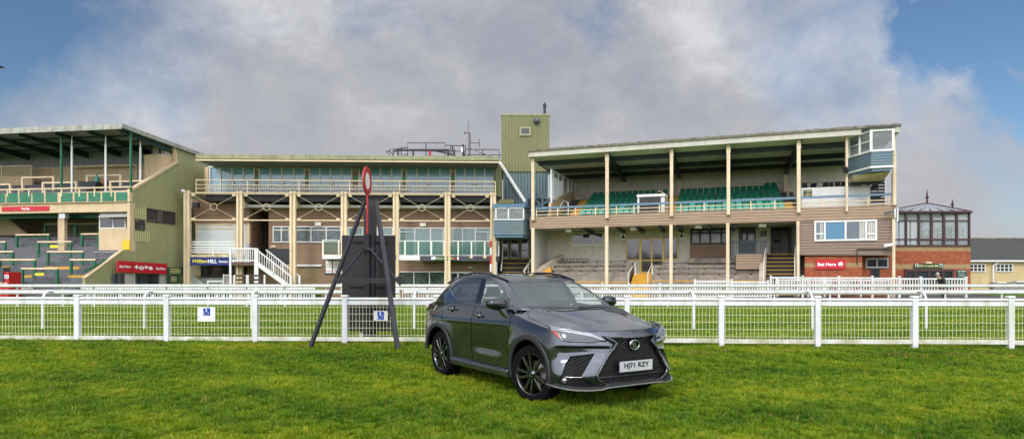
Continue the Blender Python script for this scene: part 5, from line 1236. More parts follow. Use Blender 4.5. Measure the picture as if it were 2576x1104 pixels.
for x0, y0, x1, y1, lb in ((295,772,341,787,'small yellow notice plate on the barrier behind the cream column'), (207,936,259,951,'small yellow notice plate on the nearest green barrier')):
    d = zsl((x0+x1)/2, 835 if y0 < 900 else 1010)-.12; m = MB(FA); m.px(c1(x0, y0), c1(x1, y1), d-.02, d); tag(m.build('notice_plate', mat('notice_yellow', (.80, .62, .03), .5)), lb, 'sign')
rail_thing(FA, 560, 690, 812, 885, zsl(600, 885)+.5, 'grey tubular rail beside the cream kiosk', None, mat('rail_grey', (.2, .2, .2), .5), mat('rail_grey', (.2, .2, .2), .5), mids=(.5,), pw=.05, name='handrail')
m = MB(FA); P5 = [FA.p(c1(*q), -.15) for q in ((722, 797), (722, 752), (740, 737), (765, 739), (765, 799))]; m.prism([(p[0], p[2]) for p in P5], -.15, -.08); tag(m.build('yellow_board', mat('board_yellow', (.75, .45, .02), .5)), 'yellow clipped board at the corner of the olive wall', 'board')
# red machine at the left edge
q = FA.p(c1(10, 990), -6); t = thing('mobile_unit', FA.w(q[0], -6, .1), 'red and dark grey machine cabinet cut by the left edge of the photo', 'machine')
m = MB(FA); m.px(c1(-60, 930), c1(52, 1040), -6, -5.2); m.box(*sorted((FA.p(c1(-60, 0), -6)[0], FA.p(c1(50, 0), -6)[0])), -6, -5.2, .0, FA.p(c1(0, 1035), -6)[2]); m.build('red_body', mat('machine_red', (.42, .01, .012), .4), t)
m = MB(FA); m.px(c1(-60, 902), c1(18, 985), -6.06, -5.6); m.build('grey_box', mat('machine_grey', (.05, .06, .07), .4), t)
m = MB(FA); m.px(c1(26, 948), c1(50, 968), -6.03, -6.0); m.build('label_plate', SIGNW, t); text('AFI', FA, c1(38, 958), -6.04, 5, BLUE, t); text('Mark', FA, c1(14, 1000), -6.02, 9, SIGNW, t, slant=.3)
for q, lb in ((c1(490, 103), 'white floodlight under the left roof'),):
    s, _, z = FA.p(q, .3); m = MB(FA); m.box(s-.3, s+.3, .1, .5, z-.15, z+.15); tag(m.build('floodlight', WHITEP), lb, 'floodlight')
s, _, z = FA.p(c1(390, 598), .5); m = MB(FA); m.box(s-.25, s+.2, .2, .55, z-.2, z+.12); tag(m.build('floodlight', STEEL), 'grey floodlight on the cream column under the balcony', 'floodlight')
# ================================================================ B: two storey middle building behind cream pillars
FB = Frame(47.44, .041)
PV = [c2(86, 0)[0], c2(433, 0)[0], c2(783, 0)[0], c2(1120, 0)[0], c3(418, 0)[0], c3(703.5, 0)[0], c3(955.5, 0)[0]]
PT = [c2(0, 372)[1], c2(0, 375)[1], c2(0, 377)[1], c2(0, 380)[1], c3(0, 499)[1], c3(0, 501)[1], c3(0, 503)[1]]
Bd = thing('pavilion', FB.w(FB.s(850), 2, .1), 'middle racecourse building with cream pillars, brown cladding and a row of glass doors upstairs', 'building')
DF = 1.9   # first floor facade
zp = [FB.z(v, y, 0) for v, y in zip(PV, PT)]; ztop_ = sum(zp)/len(zp)
for v in PV:
    s = FB.s(v); m = MB(FB); w = .21
    m.box(s-w, s-w+.15, 0, .32, -.1, ztop_); m.box(s+w-.15, s+w, 0, .32, -.1, ztop_); m.box(s-w+.15, s+w-.15, .10, .22, -.1, ztop_-.03); m.build('pillar', CREAM, Bd)
    m = MB(FB); m.hexa([(s+.1,.32,ztop_-1.25),(s+.24,.32,ztop_-1.25),(s+.24,DF+.8,ztop_-.7),(s+.1,DF+.8,ztop_-.7),(s+.1,.32,ztop_-.55),(s+.24,.32,ztop_-.55),(s+.24,DF+.8,ztop_-.5),(s+.1,DF+.8,ztop_-.5)]); m.build('bracket', CREAM, Bd)
ya, yb_ = c2(0, 399)[1], c2(0, 573)[1]
for i in range(6):
    v0, v1 = PV[i], PV[i+1]; s0, s1 = FB.s(v0)+.21, FB.s(v1)-.21; zt_ = FB.z(850, ya, .1); zb = FB.z(850, yb_, .1)
    m = MB(FB); m.tube([(s0, .16, zt_), (s1, .16, zt_)], .05, 8); m.build('top_chord', CREAM, Bd)
    m = MB(FB); m.tube([(s0, .16, zb), (s1, .16, zb)], .05, 8); m.build('lower_chord', CREAM, Bd)
    sc_, zc2 = (s0+s1)/2, (zt_+zb)/2; m = MB(FB)
    for a, b in ((s0+.1, zt_-.1), (s1-.1, zt_-.1), (s0+.1, zb+.1), (s1-.1, zb+.1)):
        dx, dz = a-sc_, b-zc2; L2 = math.hypot(dx, dz); m.tube([(a, .16, b), (sc_+dx/L2*.25, .16, zc2+dz/L2*.25)], .014, 6)
        m.box(min(a, a+.25*(-1 if dx > 0 else 1)), max(a, a+.25*(-1 if dx > 0 else 1)), .10, .22, b-.10, b+.06)
    m.tube([(sc_+.24*math.cos(2*math.pi*k/16), .16, zc2+.24*math.sin(2*math.pi*k/16)) for k in range(17)], .022, 6, caps=False); m.build('cross_brace', CREAM, Bd)
sA, sB = FB.s(PV[0]), FB.s(PV[6]); LBv, RBv = c2(145, 0)[0], c3(985, 0)[0]
# roof with slatted soffit
df = -1.0; dg = 2.2
m = MB(FB); qbox(m, c2(145, 137), c3(985, 305), c3(985, 326), c2(145, 167), df, df+.12); m.build('fascia', OLIVEF, Bd)
zf0 = FB.z(c2(145, 0)[0], c2(0, 170)[1], df); zf1 = FB.z(c3(985, 0)[0], c3(0, 328)[1], df); s0f, s1f = FB.s(c2(145, 0)[0], df), FB.s(c3(985, 0)[0], df)
m = MB(FB); m.box(s0f, s1f, df+.02, df+.09, zf0-.10, zf0-.005); m.build('fascia_trim', CREAM, Bd)
ss = FB.s(c2(215, 0)[0], dg)
m = MB(FB); m.hexa([(s0f,df+.12,zf0-.03),(s1f,df+.12,zf1-.03),(s1f,9,zf1-.03),(s0f+.0,9,zf0-.03),(s0f,df+.12,zf0+.30),(s1f,df+.12,zf1+.30),(s1f,9,zf1+.3),(s0f,9,zf0+.3)]); m.build('roof', SOFFD, Bd)
# upper glass front
zdk = FB.z(850, c2(0, 400)[1], 0); zhd = zf0-.03
units = [(c2(237, 0)[0], c2(538, 0)[0]), (c2(563, 0)[0], c2(868, 0)[0]), (c2(893, 0)[0], c3(180, 0)[0]), (c3(213, 0)[0], c3(456, 0)[0]), (c3(474, 0)[0], c3(724, 0)[0]), (c3(744, 0)[0], c3(963, 0)[0])]
for i, (v0, v1) in enumerate(units):
    a, b = (v0, c2(0, 218)[1]), (v1, c2(0, 400)[1]+2)
    window(FB, a, b, dg, Bd, WHITEP, GLASSB, (.25, .5, .75), (), .11, 'glass_doors', 'pane', .1)
    sm_ = FB.s((v0+v1)/2, dg-.1); zm = FB.z((v0+v1)/2, c2(0, 329)[1], dg); m = MB(FB); m.lathe([(0, 0), (.17, 0), (.17, .03), (0, .03)], (sm_, dg-.16, zm), 'y', 16); m.build('white_disc', WHITEP, Bd)
sg0 = FB.s(units[0][0], dg); sg1 = FB.s(units[5][1], dg)
m = MB(FB); m.box(sg0-.35, sg1+.3, dg+.05, dg+.3, zdk-.3, zhd); m.build('upper_wall', mat('pier_brown', (.30, .20, .13), .7), Bd)
for i in range(5):
    sm_ = (FB.s(units[i][1], dg)+FB.s(units[i+1][0], dg))/2; zz = FB.z((units[i][1]+units[i+1][0])/2, c2(0, 298)[1], dg)
    m = MB(FB); m.box(sm_-.12, sm_+.12, dg-.02, dg+.04, zz-.16, zz+.16); m.build('exit_sign', mat('exit_green', (.01, .30, .10), .4), Bd)
    m = MB(FB); zq = FB.z(700, c2(0, 215)[1], dg); m.box(sm_-.15, sm_+.15, dg-.15, dg+.04, zhd-.25, zhd-.05); m.build('lamp', mat('lamp_cream', (.45, .38, .28), .5), Bd)
m = MB(FB); m.box(sg0-.36, sg0-.05, dg-.1, dg+.2, zdk, zhd); m.box(sg0-.36, sg0-.25, dg-.1, 7, zdk, zhd); m.build('end_pier', CREAMW, Bd)
# deck
m = MB(FB); m.box(s0f+.1, FB.s(RBv, 0), .35, 7, zdk-.50, zdk-.02); m.build('deck', mat('deck_edge', (.018, .018, .02), .8, noise=(3, .4)), Bd)
# balcony railings
ry = [c2(0, y)[1] for y in (312, 343, 367, 393)]
sb0, sb1 = FB.s(c2(150, 0)[0], -.15), FB.s(c3(968, 0)[0], -.15)
m = MB(FB)
for y in ry: z = FB.z(850, y, -.15); m.tube([(sb0, -.15, z), (sb1, -.15, z)], .042 if y == ry[0] else .026, 8)
zr1 = FB.z(850, ry[0], -.15); zr0_ = FB.z(850, ry[3], -.15)
vs_ = [c2(150, 0)[0], c2(487, 0)[0], c2(827, 0)[0], c2(1158, 0)[0], c3(440, 0)[0], c3(718, 0)[0], c3(968, 0)[0]]
for v in vs_:
    s = FB.s(v, -.15); m.tube([(s, -.15, zr0_), (s, -.15, zr1)], .032, 8)
m.build('balcony_rail', CREAM, Bd)
for v in vs_:
    s = FB.s(v, -.15); mm = MB(FB)
    for y in ry[:3]: z = FB.z(850, y, -.15); mm.tube([(s, -.15, z), (s, dg-.15, z)], .024, 6)
    mm.build('divider_rail', CREAM, Bd)
zb1 = FB.z(850, c2(0, 349)[1], 1.6); zb0 = zdk; m = MB(FB)
n = 170
for k in range(n): s = sg0+(sg1-sg0)*(k+.5)/n; m.box(s-.022, s+.022, 1.58, 1.60, zb0, zb1)
m.box(sg0, sg1, 1.56, 1.62, zb1, zb1+.06); m.build('baluster_screen', WHITEP, Bd)
# first floor: flat roof edge, cladding, windows
zfr = FB.z(850, c2(0, 487)[1], DF); zsl_ = FB.z(850, c2(0, 860)[1], DF)
sP = FB.s(c2(627, 0)[0], DF); sE = FB.s(c3(960, 0)[0], DF)
m = MB(FB); m.box(FB.s(c2(470, 0)[0], DF-.3), sE, DF-.9, DF+4.5, zfr-.10, zfr+.08); m.build('flat_roof_edge', WHITEP, Bd)
m = MB(FB); m.box(sP, FB.s(c2(975, 0)[0], DF), DF, DF+.3, zsl_, zfr-.125); m.box(FB.s(c2(975, 0)[0], DF), sE, DF, DF+.3, -.1, zfr-.125); m.build('clad_wall', BROWN, Bd)
sA1 = FB.s(c2(135, 0)[0], DF-.3); m = MB(FB); zt1 = FB.z(500, c2(0, 437)[1], DF-.3); zt2 = FB.z(500, c2(0, 595)[1], DF-.3)
m.box(sA1, FB.s(c2(500, 0)[0], DF-.3), DF-.3, DF+4, zt2, zt1); m.build('end_cladding', BROWN, Bd)
m = MB(FB); m.box(FB.s(c2(560, 0)[0], DF+2.4), sP+.1, DF+2.3, DF+2.5, 3, zfr); m.box(sP-.02, sP+.14, DF+.05, DF+2.4, 2.5, zfr-.13); m.box(FB.s(c2(500, 0)[0], DF), FB.s(c2(500, 0)[0], DF)+.15, DF+.0, DF+2.5, 2.5, zfr-.13); m.build('passage_wall', BROWN, Bd)
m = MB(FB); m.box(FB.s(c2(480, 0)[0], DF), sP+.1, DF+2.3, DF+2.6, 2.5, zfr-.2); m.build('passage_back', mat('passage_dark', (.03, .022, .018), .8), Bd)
# bay 1 window with blinds
BL = mat('blind', (.62, .66, .66), .6, bands=('z', .12, .6, .8))
window(FB, c2(148, 596), c2(402, 798), DF-.25, Bd, CREAM, BL, (), (.14,), .10); window(FB, c2(403, 598), c2(478, 798), DF-.25, Bd, WHITEP, BL, (.5,), (.17,), .07)
m = MB(FB); m.box(FB.s(c2(478, 0)[0], DF-.3), FB.s(c2(500, 0)[0], DF-.3), DF-.3, DF, 4.2, zt2); m.build('corner_post', CREAM, Bd)
# white board balustrade, ledge, betting shop sign
m = MB(FB)
for y in (714, 731, 749, 766, 781): 
    z = FB.z(550, c2(0, y)[1], .4); m.box(FB.s(c2(106, 0)[0], .4), FB.s(c2(413, 0)[0], .4), .38, .44, z-.05, z+.05)
z0 = FB.z(550, c2(0, 800)[1], .4); m.box(FB.s(c2(264, 0)[0], .4)-.04, FB.s(c2(264, 0)[0], .4)+.04, .36, .48, z0, FB.z(550, c2(0, 708)[1], .4)); m.build('board_balustrade', WHITEP, Bd)
m = MB(FB); m.px(c2(104, 797), c2(416, 813), .2, DF); m.build('ledge', mat('ledge_cream', (.66, .60, .42), .6, noise=(3, .5), col2=(.35, .27, .05)), Bd)
NAVY = mat('sign_navy', (.006, .018, .14), .4)
sgn = thing('betting_shop_sign', FB.w(FB.s(540), .2, FB.z(540, c2(0, 866)[1], .2)), 'long dark blue betting shop fascia sign with yellow script and white capitals', 'sign')
m = MB(FB); m.px(c2(104, 813), c2(414, 867), .14, .2); m.build('panel', NAVY, sgn)
text('William', FB, c2(171, 839), .13, 8.2, mat('sign_yellow', (.85, .75, .03), .5), sgn, width=37, slant=.35, bold=.015)
text('HILL', FB, c2(256, 840), .13, 9.0, SIGNW, sgn, width=21.5, bold=.03); text('Betting Shop', FB, c2(354, 844), .13, 5.2, SIGNW, sgn, width=41, bold=.02)
# under the sign
m = MB(FB); m.px(c2(130, 866), c2(470, 1010), 2.2, 2.4); m.build('lower_wall', CREAMW, Bd)
m = MB(FB); m.px(c2(178, 868), c2(400, 935), 2.12, 2.2); m.build('lower_window', GLASSD, Bd)
m = MB(FB); m.px(c2(180, 935), c2(368, 950), 2.0, 2.2); m.build('counter', mat('counter_dark', (.05, .05, .05), .6), Bd)
m = MB(FB); m.px(c2(180, 950), c2(330, 1010), 1.9, 2.1); m.build('counter_front', mat('counter_grey', (.45, .44, .42), .7), Bd)
m = MB(FB); P5 = [FB.p(c2(*q), 1.2) for q in ((112, 930), (125, 930), (195, 985), (195, 1010), (112, 1010))]; m.prism([(p[0], p[2]) for p in P5], 1.2, 1.35); m.build('stair_wall', mat('wall_white', (.6, .6, .6), .7), Bd)
m = MB(FB); m.px(c2(105, 867), c2(178, 935), 2.02, 2.15); m.build('shutter', CREAM, Bd)
# bay 2-3
for x0, x1, cols in ((655, 768, (.5,)), (805, 1106, (.335, .67))): window(FB, c2(x0, 610), c2(x1, 718), DF-.02, Bd, WHITEP, mat('foil_glass', (.03, .04, .045), .25, noise=(3, .9), col2=(.12, .15, .15), spec=.8), cols, (.24,), .085)
window(FB, c3(-60, 692), c3(118, 745), DF-.02, Bd, WHITEP, GLASSD, (.55,), (), .085) if False else None
window(FB, c3(152, 694), c3(404, 742), DF-.02, Bd, WHITEP, GLASST, (.33, .66), (), .085)
m = MB(FB); m.px(c2(625, 757), c2(768, 862), DF-.06, DF); nb = m.build('notice_panel', mat('panel_dark', (.02, .022, .028), .5), Bd)
m = MB(FB); m.px(c2(800, 862), c2(975, 874), DF-.14, DF); m.build('sill_board', WHITEP, Bd)
m = MB(FB); m.px(c2(480, 868), c2(975, 1015), DF+.02, DF+.3); m.build('brick_base', BRICKY, Bd)
m = MB(FB); m.px(c2(641, 738), c2(672, 749), DF-.1, DF); m.build('vent', CREAM, Bd)
m = MB(FB); m.px(c2(450, 868), c2(485, 1010), DF, DF+.5); m.build('dark_doorway', BLACK, Bd)
# menu board sign
mb_ = thing('menu_board', FB.w(FB.s(c2(1050, 0)[0]), DF-.1, FB.z(850, c2(0, 925)[1], DF)), 'white drinks menu board of four panels left of the black board', 'sign')
m = MB(FB); m.px(c2(996, 831), c2(1120, 926), DF-.08, DF-.02); m.build('frame', mat('frame_dark', (.05, .05, .05), .5), mb_)
for x0, x1, y0, y1, tx_ in ((1001,1042,836,878,'Pimms'), (1049,1092,836,878,'Cocktails'), (1001,1042,881,917,'Prosecco'), (1049,1092,881,917,'Gin')):
    m = MB(FB); m.px(c2(x0, y0), c2(x1, y1), DF-.10, DF-.085); pn = m.build('panel', SIGNW, mb_); text(tx_, FB, c2((x0+x1)/2, y0+(y1-y0)*.62), DF-.105, 3.0, RED, pn, bold=.02)
# glass balconies
def glass_balcony(label, q0, q1, posts, slab0, slab1, d0, slabm):
    t = thing('glass_balcony', FB.w(FB.s(q0[0]), d0, FB.z(q0[0], q1[1], d0)), label, 'balcony')
    m = MB(FB); m.px(slab0, slab1, d0-.05, DF); m.build('slab', slabm, t)
    a, b = FB.p(q0, d0), FB.p(q1, d0); m = MB(FB); m.tube([(a[0], d0, a[2]), (b[0], d0, a[2])], .045, 8); m.build('top_rail', mat('pale_rail', (.55, .62, .55), .4), t)
    for v in posts:
        s = FB.s(v, d0); m = MB(FB); m.box(s-.05, s+.05, d0-.04, d0+.04, b[2]-.05, a[2]); m.box(s-.03, s+.03, d0+.05, d0+.10, b[2], a[2]-.1); m.build('post', mat('pale_post', (.70, .72, .60), .5), t)
    pv = sorted(posts)
    for v0, v1 in zip(pv[:-1], pv[1:]):
        m = MB(FB); m.box(FB.s(v0, d0)+.10, FB.s(v1, d0)-.10, d0-.006, d0+.006, b[2]+.08, a[2]-.10); m.build('glass_panel', mat('green_glass', (.06, .17, .13), .05, alpha=.32), t)
    return t
glass_balcony('small glass fronted balcony over the drinks menu board', c2(978, 703), c2(1130, 795), [c2(984, 0)[0], c2(1088, 0)[0], c2(1135, 0)[0]], c2(978, 797), c2(1135, 825), .5, WHITEP)
DK = mat('balcony_dark_edge', (.05, .055, .065), .6, noise=(3, .3))
gb2 = glass_balcony('long glass fronted balcony above the green bar sign', c3(415, 771), c3(988, 850), [c3(x, 0)[0] for x in (418, 469, 543, 615, 685, 763, 836, 909, 960, 986)], c3(550, 853), c3(988, 881), .2, DK)
m = MB(FB); m.px(c3(415, 850), c3(551, 876), .1, .6); m.build('white_fascia', WHITEP, gb2)
for x in (835, 910, 958): m = MB(FB); m.px(c3(x-8, 852), c3(x+8, 866), .08, .14); m.build('clamp', CREAM, gb2)
pb = thing('bar_sign', FB.w(FB.s(c3(690, 0)[0]), .1, 3), 'narrow dark green bar sign with gold lettering under the glass balcony', 'sign')
m = MB(FB); m.px(c3(611, 855), c3(769, 878), .08, .14); m.build('panel', GSIGN, pb); text('Persian Punch Bar', FB, c3(688, 866), .07, 3.4, GOLD, pb, width=42, bold=.02, slant=.1)
m = MB(FB); sx, _, zx = FB.p(c3(631, 866), .07); m.lathe([(0, 0), (.12, 0), (.12, .01)], (sx, .07, zx), 'y', 14); m.build('emblem', SIGNW, pb); m = MB(FB); m.px(c3(734, 862), c3(754, 871), .06, .075); m.build('red_plate', RED, pb)
for x in (618, 762): m = MB(FB); m.px(c3(x-4, 859), c3(x+4, 874), .06, .075); m.build('trophy_mark', SIGNW, pb)
# big balcony doors
for x0, x1, cols in ((437, 692, (.34, .68)), (716, 944, (.31, .62))):
    w = window(FB, c3(x0, 697), c3(x1, 853), DF-.03, Bd, WHITEP, GLASST, cols, (.135,) if False else (), .09, 'balcony_doors')
curtain(FB, c3(672, 702), c3(690, 850), DF-.06, Bd, 3); curtain(FB, c3(720, 702), c3(736, 800), DF-.06, Bd, 3); curtain(FB, c3(920, 722), c3(938, 800), DF-.06, Bd, 3)
for x0, x1 in ((437, 528), (861, 944)): m = MB(FB); a, b = FB.p(c3(x0, 718), DF-.1), FB.p(c3(x1, 723), DF-.1); m.box(a[0], b[0], DF-.13, DF-.05, b[2], a[2]); m.build('transom', WHITEP, Bd)
m = MB(FB); m.px(c3(645, 808), c3(680, 850), DF-.045, DF-.035); m.build('table_glimpse', mat('cloth_pale', (.45, .50, .46), .7), Bd)
# ground floor right
window(FB, c3(430, 938), c3(690, 1016), DF-.03, Bd, WHITEP, mat('bar_glass', (.02, .03, .028), .08, noise=(2.5, .9), col2=(.10, .13, .10)), (.34, .67), (), .07, 'bar_window')
window(FB, c3(716, 940), c3(868, 1030), DF-.03, Bd, WHITEP, GLASSD, (.30, .58, .85), (), .12, 'bar_doors')
m = MB(FB); m.px(c3(817, 911), c3(841, 920), DF-.08, DF); m.build('exit_sign', mat('exit_lit', (.30, .55, .40), .4), Bd)
for q in (c2(323, 487), c2(953, 596), c3(568, 681)): floodlight(FB, q, DF-.1, Bd, mat('lamp_cream', (.45, .38, .28), .5), .5)
for q in (c2(145, 470),): s, _, z = FB.p(q, .1); m = MB(FB); m.box(s-.25, s+.1, .2, .6, z-.15, z+.2); m.build('floodlight', BLACKP, Bd)
s, _, z = FB.p(c2(69, 380), 0); m = MB(FB); m.lathe([(0, -.12), (.12, -.1), (.15, 0), (.12, .1), (0, .13)], (s-.05, .0, z), 'z', 12); m.build('camera_dome', WHITEP, Bd)
# left end olive return behind bay 1
m = MB(FB); m.box(FB.s(c2(108, 0)[0], 1.5), FB.s(c2(145, 0)[0], 1.5), 3.2, 3.3, 0, zdk-.8); m.build('olive_return', OLIVE, Bd)
# right end: olive sheet return wall of the gallery
m = MB(FB); a = FB.p(c3(966, 330), 1.6); b = FB.p(c3(1006, 528), 1.6); m.box(a[0], b[0], 1.5, 8, b[2], a[2]+.1); m.build('gallery_end_wall', OLIVE, Bd)
# white timber staircase in front of bay 2
DS = -.9
sw = thing('staircase', FB.w(FB.s(c2(600, 0)[0], DS), DS, .1), 'white timber outside staircase with balusters and yellow step edges, below the dark passage', 'staircase')
m = MB(FB)
for x in (376, 540, 553): a = FB.p(c2(x, 755), DS); m.box(a[0]-.07, a[0]+.07, DS-.07, DS+.07, -.05, a[2])
m.build('post', WHITEP, sw)
a, b = FB.p(c2(376, 753), DS), FB.p(c2(540, 753), DS); lo_ = FB.z(700, c2(0, 840)[1], DS); m = MB(FB); m.box(a[0], b[0], DS-.05, DS+.05, a[2]-.10, a[2]); m.box(a[0], b[0], DS-.03, DS+.03, lo_, lo_+.08)
for k in range(13): s = a[0]+(b[0]-a[0])*(k+.5)/13; m.box(s-.02, s+.02, DS-.02, DS+.02, lo_, a[2]-.1)
m.build('landing_balustrade', WHITEP, sw)
m = MB(FB); m.px(c2(376, 846), c2(545, 868), DS-.05, DF); m.build('landing', mat('landing_brown', (.10, .06, .04), .7), sw)
def flight(d, top, bot, foot_top, foot_bot, n=15, name='flight_balustrade'):
    A1, B1, A2, B2 = FB.p(c2(*top), d), FB.p(c2(*bot), d), FB.p(c2(*foot_top), d), FB.p(c2(*foot_bot), d); m = MB(FB)
    m.bar(A1, B1, .09, .09)
    for k in range(n):
        f = (k+.5)/n; s = A1[0]+(B1[0]-A1[0])*f; m.box(s-.02, s+.02, d-.02, d+.02, A2[2]+(B2[2]-A2[2])*f, A1[2]+(B1[2]-A1[2])*f)
    m.box(B1[0]-.07, B1[0]+.07, d-.07, d+.07, 0, B1[2]+.05); mid = .5; s = A1[0]+(B1[0]-A1[0])*mid; m.box(s-.05, s+.05, d-.05, d+.05, A2[2]+(B2[2]-A2[2])*mid-.1, A1[2]+(B1[2]-A1[2])*mid+.05); m.build(name, WHITEP, sw)
flight(DS, (545, 762), (773, 938), (550, 850), (740, 992)); flight(DS+1.2, (610, 765), (830, 938), (610, 850), (815, 985))
m = MB(FB); m.bar(FB.p(c2(552, 856), DS), FB.p(c2(752, 1000), DS), .10, .30); m.build('string', WHITEP, sw)
a, b = FB.p(c2(553, 775), DS+.1), FB.p(c2(790, 985), DS+.1)
for k in range(11):
    f = (k+.5)/11; s = a[0]+(b[0]-a[0])*f; z = FB.p(c2(553, 838), DS)[2]*(1-f)+.15*f; m = MB(FB); m.box(s-.16, s+.16, DS+.08, DS+1.12, z-.04, z); m.build('tread', mat('tread_brown', (.16, .10, .06), .7), sw)
    m = MB(FB); m.box(s+.11, s+.165, DS+.07, DS+1.13, z-.045, z+.006); m.build('nosing', YEL, sw)
# dark slatted barrier in front
bf = thing('slatted_barrier', FB.w(FB.s(c2(500, 0)[0], -3.5), -3.5, .1), 'low barrier of dark brown boards between white posts, left of the staircase foot', 'barrier')
for x in (378, 402, 484, 491, 600): a = FB.p(c2(x, 930), -3.5); m = MB(FB); m.box(a[0]-.05, a[0]+.05, -3.55, -3.45, 0, a[2]); m.build('post', WHITEP, bf)
for y in (935, 962, 989):
    a, b = FB.p(c2(402, y-6), -3.5), FB.p(c2(600, y+6), -3.5); m = MB(FB); m.box(a[0], b[0], -3.44, -3.40, b[2], a[2]); m.build('board', mat('board_brown', (.045, .02, .015), .6), bf)
gt = thing('steel_gate', FB.w(FB.s(c2(350, 0)[0], -3.5), -3.5, .1), 'small pale mesh gate left of the dark slatted barrier', 'gate')
m = MB(FB)
for x in (330, 372): a = FB.p(c2(x, 925), -3.4); m.box(a[0]-.03, a[0]+.03, -3.43, -3.37, 0, a[2])
a, b = FB.p(c2(330, 928), -3.4), FB.p(c2(372, 985), -3.4)
m.box(a[0], b[0], -3.42, -3.38, a[2]-.04, a[2]); m.build('frame', mat('gate_grey', (.5, .5, .5), .5), gt)
m = MB(FB)
for k in range(9): z = b[2]+(a[2]-b[2])*k/9; m.box(a[0], b[0], -3.41, -3.39, z-.01, z+.01)
m.build('mesh', mat('gate_grey', (.5, .5, .5), .5), gt)
t = thing('white_hurdle', FB.w(FB.s(c2(280, 0)[0], -3.5), -3.5, .1), 'low white rectangular frame standing left of the mesh gate', 'barrier'); m = MB(FB)
a, b = FB.p(c2(224, 967), -3.3), FB.p(c2(333, 975), -3.3); m.box(a[0], b[0], -3.34, -3.26, b[2], a[2])
for s in (a[0], b[0]-.08): m.box(s, s+.08, -3.34, -3.26, 0, b[2])
m.build('frame', WHITEP, t)
# striped pole
s, _, z1_ = FB.p(c3(943, 770), -1.5); z0_ = 0; t = thing('striped_pole', FB.w(s, -1.5, .05), 'thin red and white banded pole in front of the last cream pillar', 'pole')
ys_ = [770, 806, 848, 897, 940]; zz = [FB.z(c3(943, 0)[0], c3(0, y)[1], -1.5) for y in ys_]+[.0]
for i in range(5): m = MB(FB); m.tube([(s, -1.5, zz[i]), (s, -1.5, zz[i+1])], .075, 8); m.build('red_band' if i % 2 == 0 else 'white_band', mat('pole_red', (.5, .01, .01), .5) if i % 2 == 0 else WHITEP, t)
# roof top scaffold rails and aerials
RT = 3.0; SCF = mat('scaffold_tube', (.03, .028, .03), .6); zr_ = zf0+.3
fr_ = thing('roof_railing', FB.w(FB.s(c8(600, 0)[0], RT), RT, zr_), 'dark tubular scaffold railing and platform on the flat roof', 'railing')
def tb(pts, r=.035, d=RT, par=fr_, nm='rail', mt=SCF): m = MB(FB); m.tube([FB.p(c8(*q), d) for q in pts], r, 6); return m.build(nm, mt, par)
tb([(405,450),(405,272),(850,270),(843,450)]); tb([(622,272),(622,450)]); tb([(230,350),(405,325)]); tb([(185,450),(185,355),(235,345),(235,450)]); tb([(270,356),(900,356)], .09); tb([(235,362),(1085,372)])
tb([(190,360),(235,415)]); tb([(240,380),(340,350)]); tb([(330,325),(335,450)]); tb([(293,360),(293,450)], .07); tb([(472,365),(472,450)], .07); tb([(740,368),(960,412)], .06); tb([(345,430),(410,400)])
tb([(843,300),(1088,308)]); tb([(886,355),(886,450)], .09); tb([(938,300),(938,360),(975,440)], .06); tb([(915,310),(915,450)]); tb([(960,345),(960,400),(920,440)], .05); tb([(1062,285),(1062,450)], .06); tb([(1088,305),(1088,450)]); tb([(1040,320),(1085,430)], .05)
tb([(1088,348),(1488,352),(1492,450)]); tb([(1292,352),(1292,450)]); tb([(1112,410),(1510,415)]); tb([(1115,410),(1115,450)])
m = MB(FB); m.px(c8(652, 365), c8(683, 440), RT-.1, RT+.1); m.build('red_box', mat('box_red', (.30, .015, .02), .5), fr_)
m = MB(FB); m.px(c8(1038, 320), c8(1058, 380), RT-.15, RT+.05); m.build('grey_box', STEEL, fr_)
m = MB(FB); m.bar(FB.p(c8(1155, 340), RT), FB.p(c8(1395, 432), RT), .30, .06); m.build('solar_strip', mat('panel_grey', (.22, .22, .24), .4), fr_)
ae = thing('aerial_mast', FB.w(FB.s(c8(1130, 0)[0], RT-.4), RT-.4, zr_), 'slim twin aerial mast on the roof beside the olive tower', 'aerial')
tb([(1122,15),(1122,450)], .018, RT-.4, ae, 'whip'); tb([(1142,155),(1142,450)], .045, RT-.4, ae, 'mast'); tb([(1075,153),(1145,153)], .03, RT-.4, ae, 'arm'); tb([(1076,138),(1076,170)], .03, RT-.4, ae, 'dipole'); tb([(1142,268),(1254,276)], .03, RT-.4, ae, 'arm'); tb([(1254,228),(1254,326)], .02, RT-.4, ae, 'dipole')
t = thing('yagi_aerial', FB.w(FB.s(c8(165, 0)[0], RT), RT, zr_), 'small dark aerial at the left end of the roof railing', 'aerial'); tb([(142,378),(190,376)], .025, RT, t, 'boom'); tb([(165,358),(165,400)], .015, RT, t, 'element'); tb([(152,365),(152,392)], .015, RT, t, 'element'); tb([(185,376),(185,450)], .02, RT, t, 'stay')
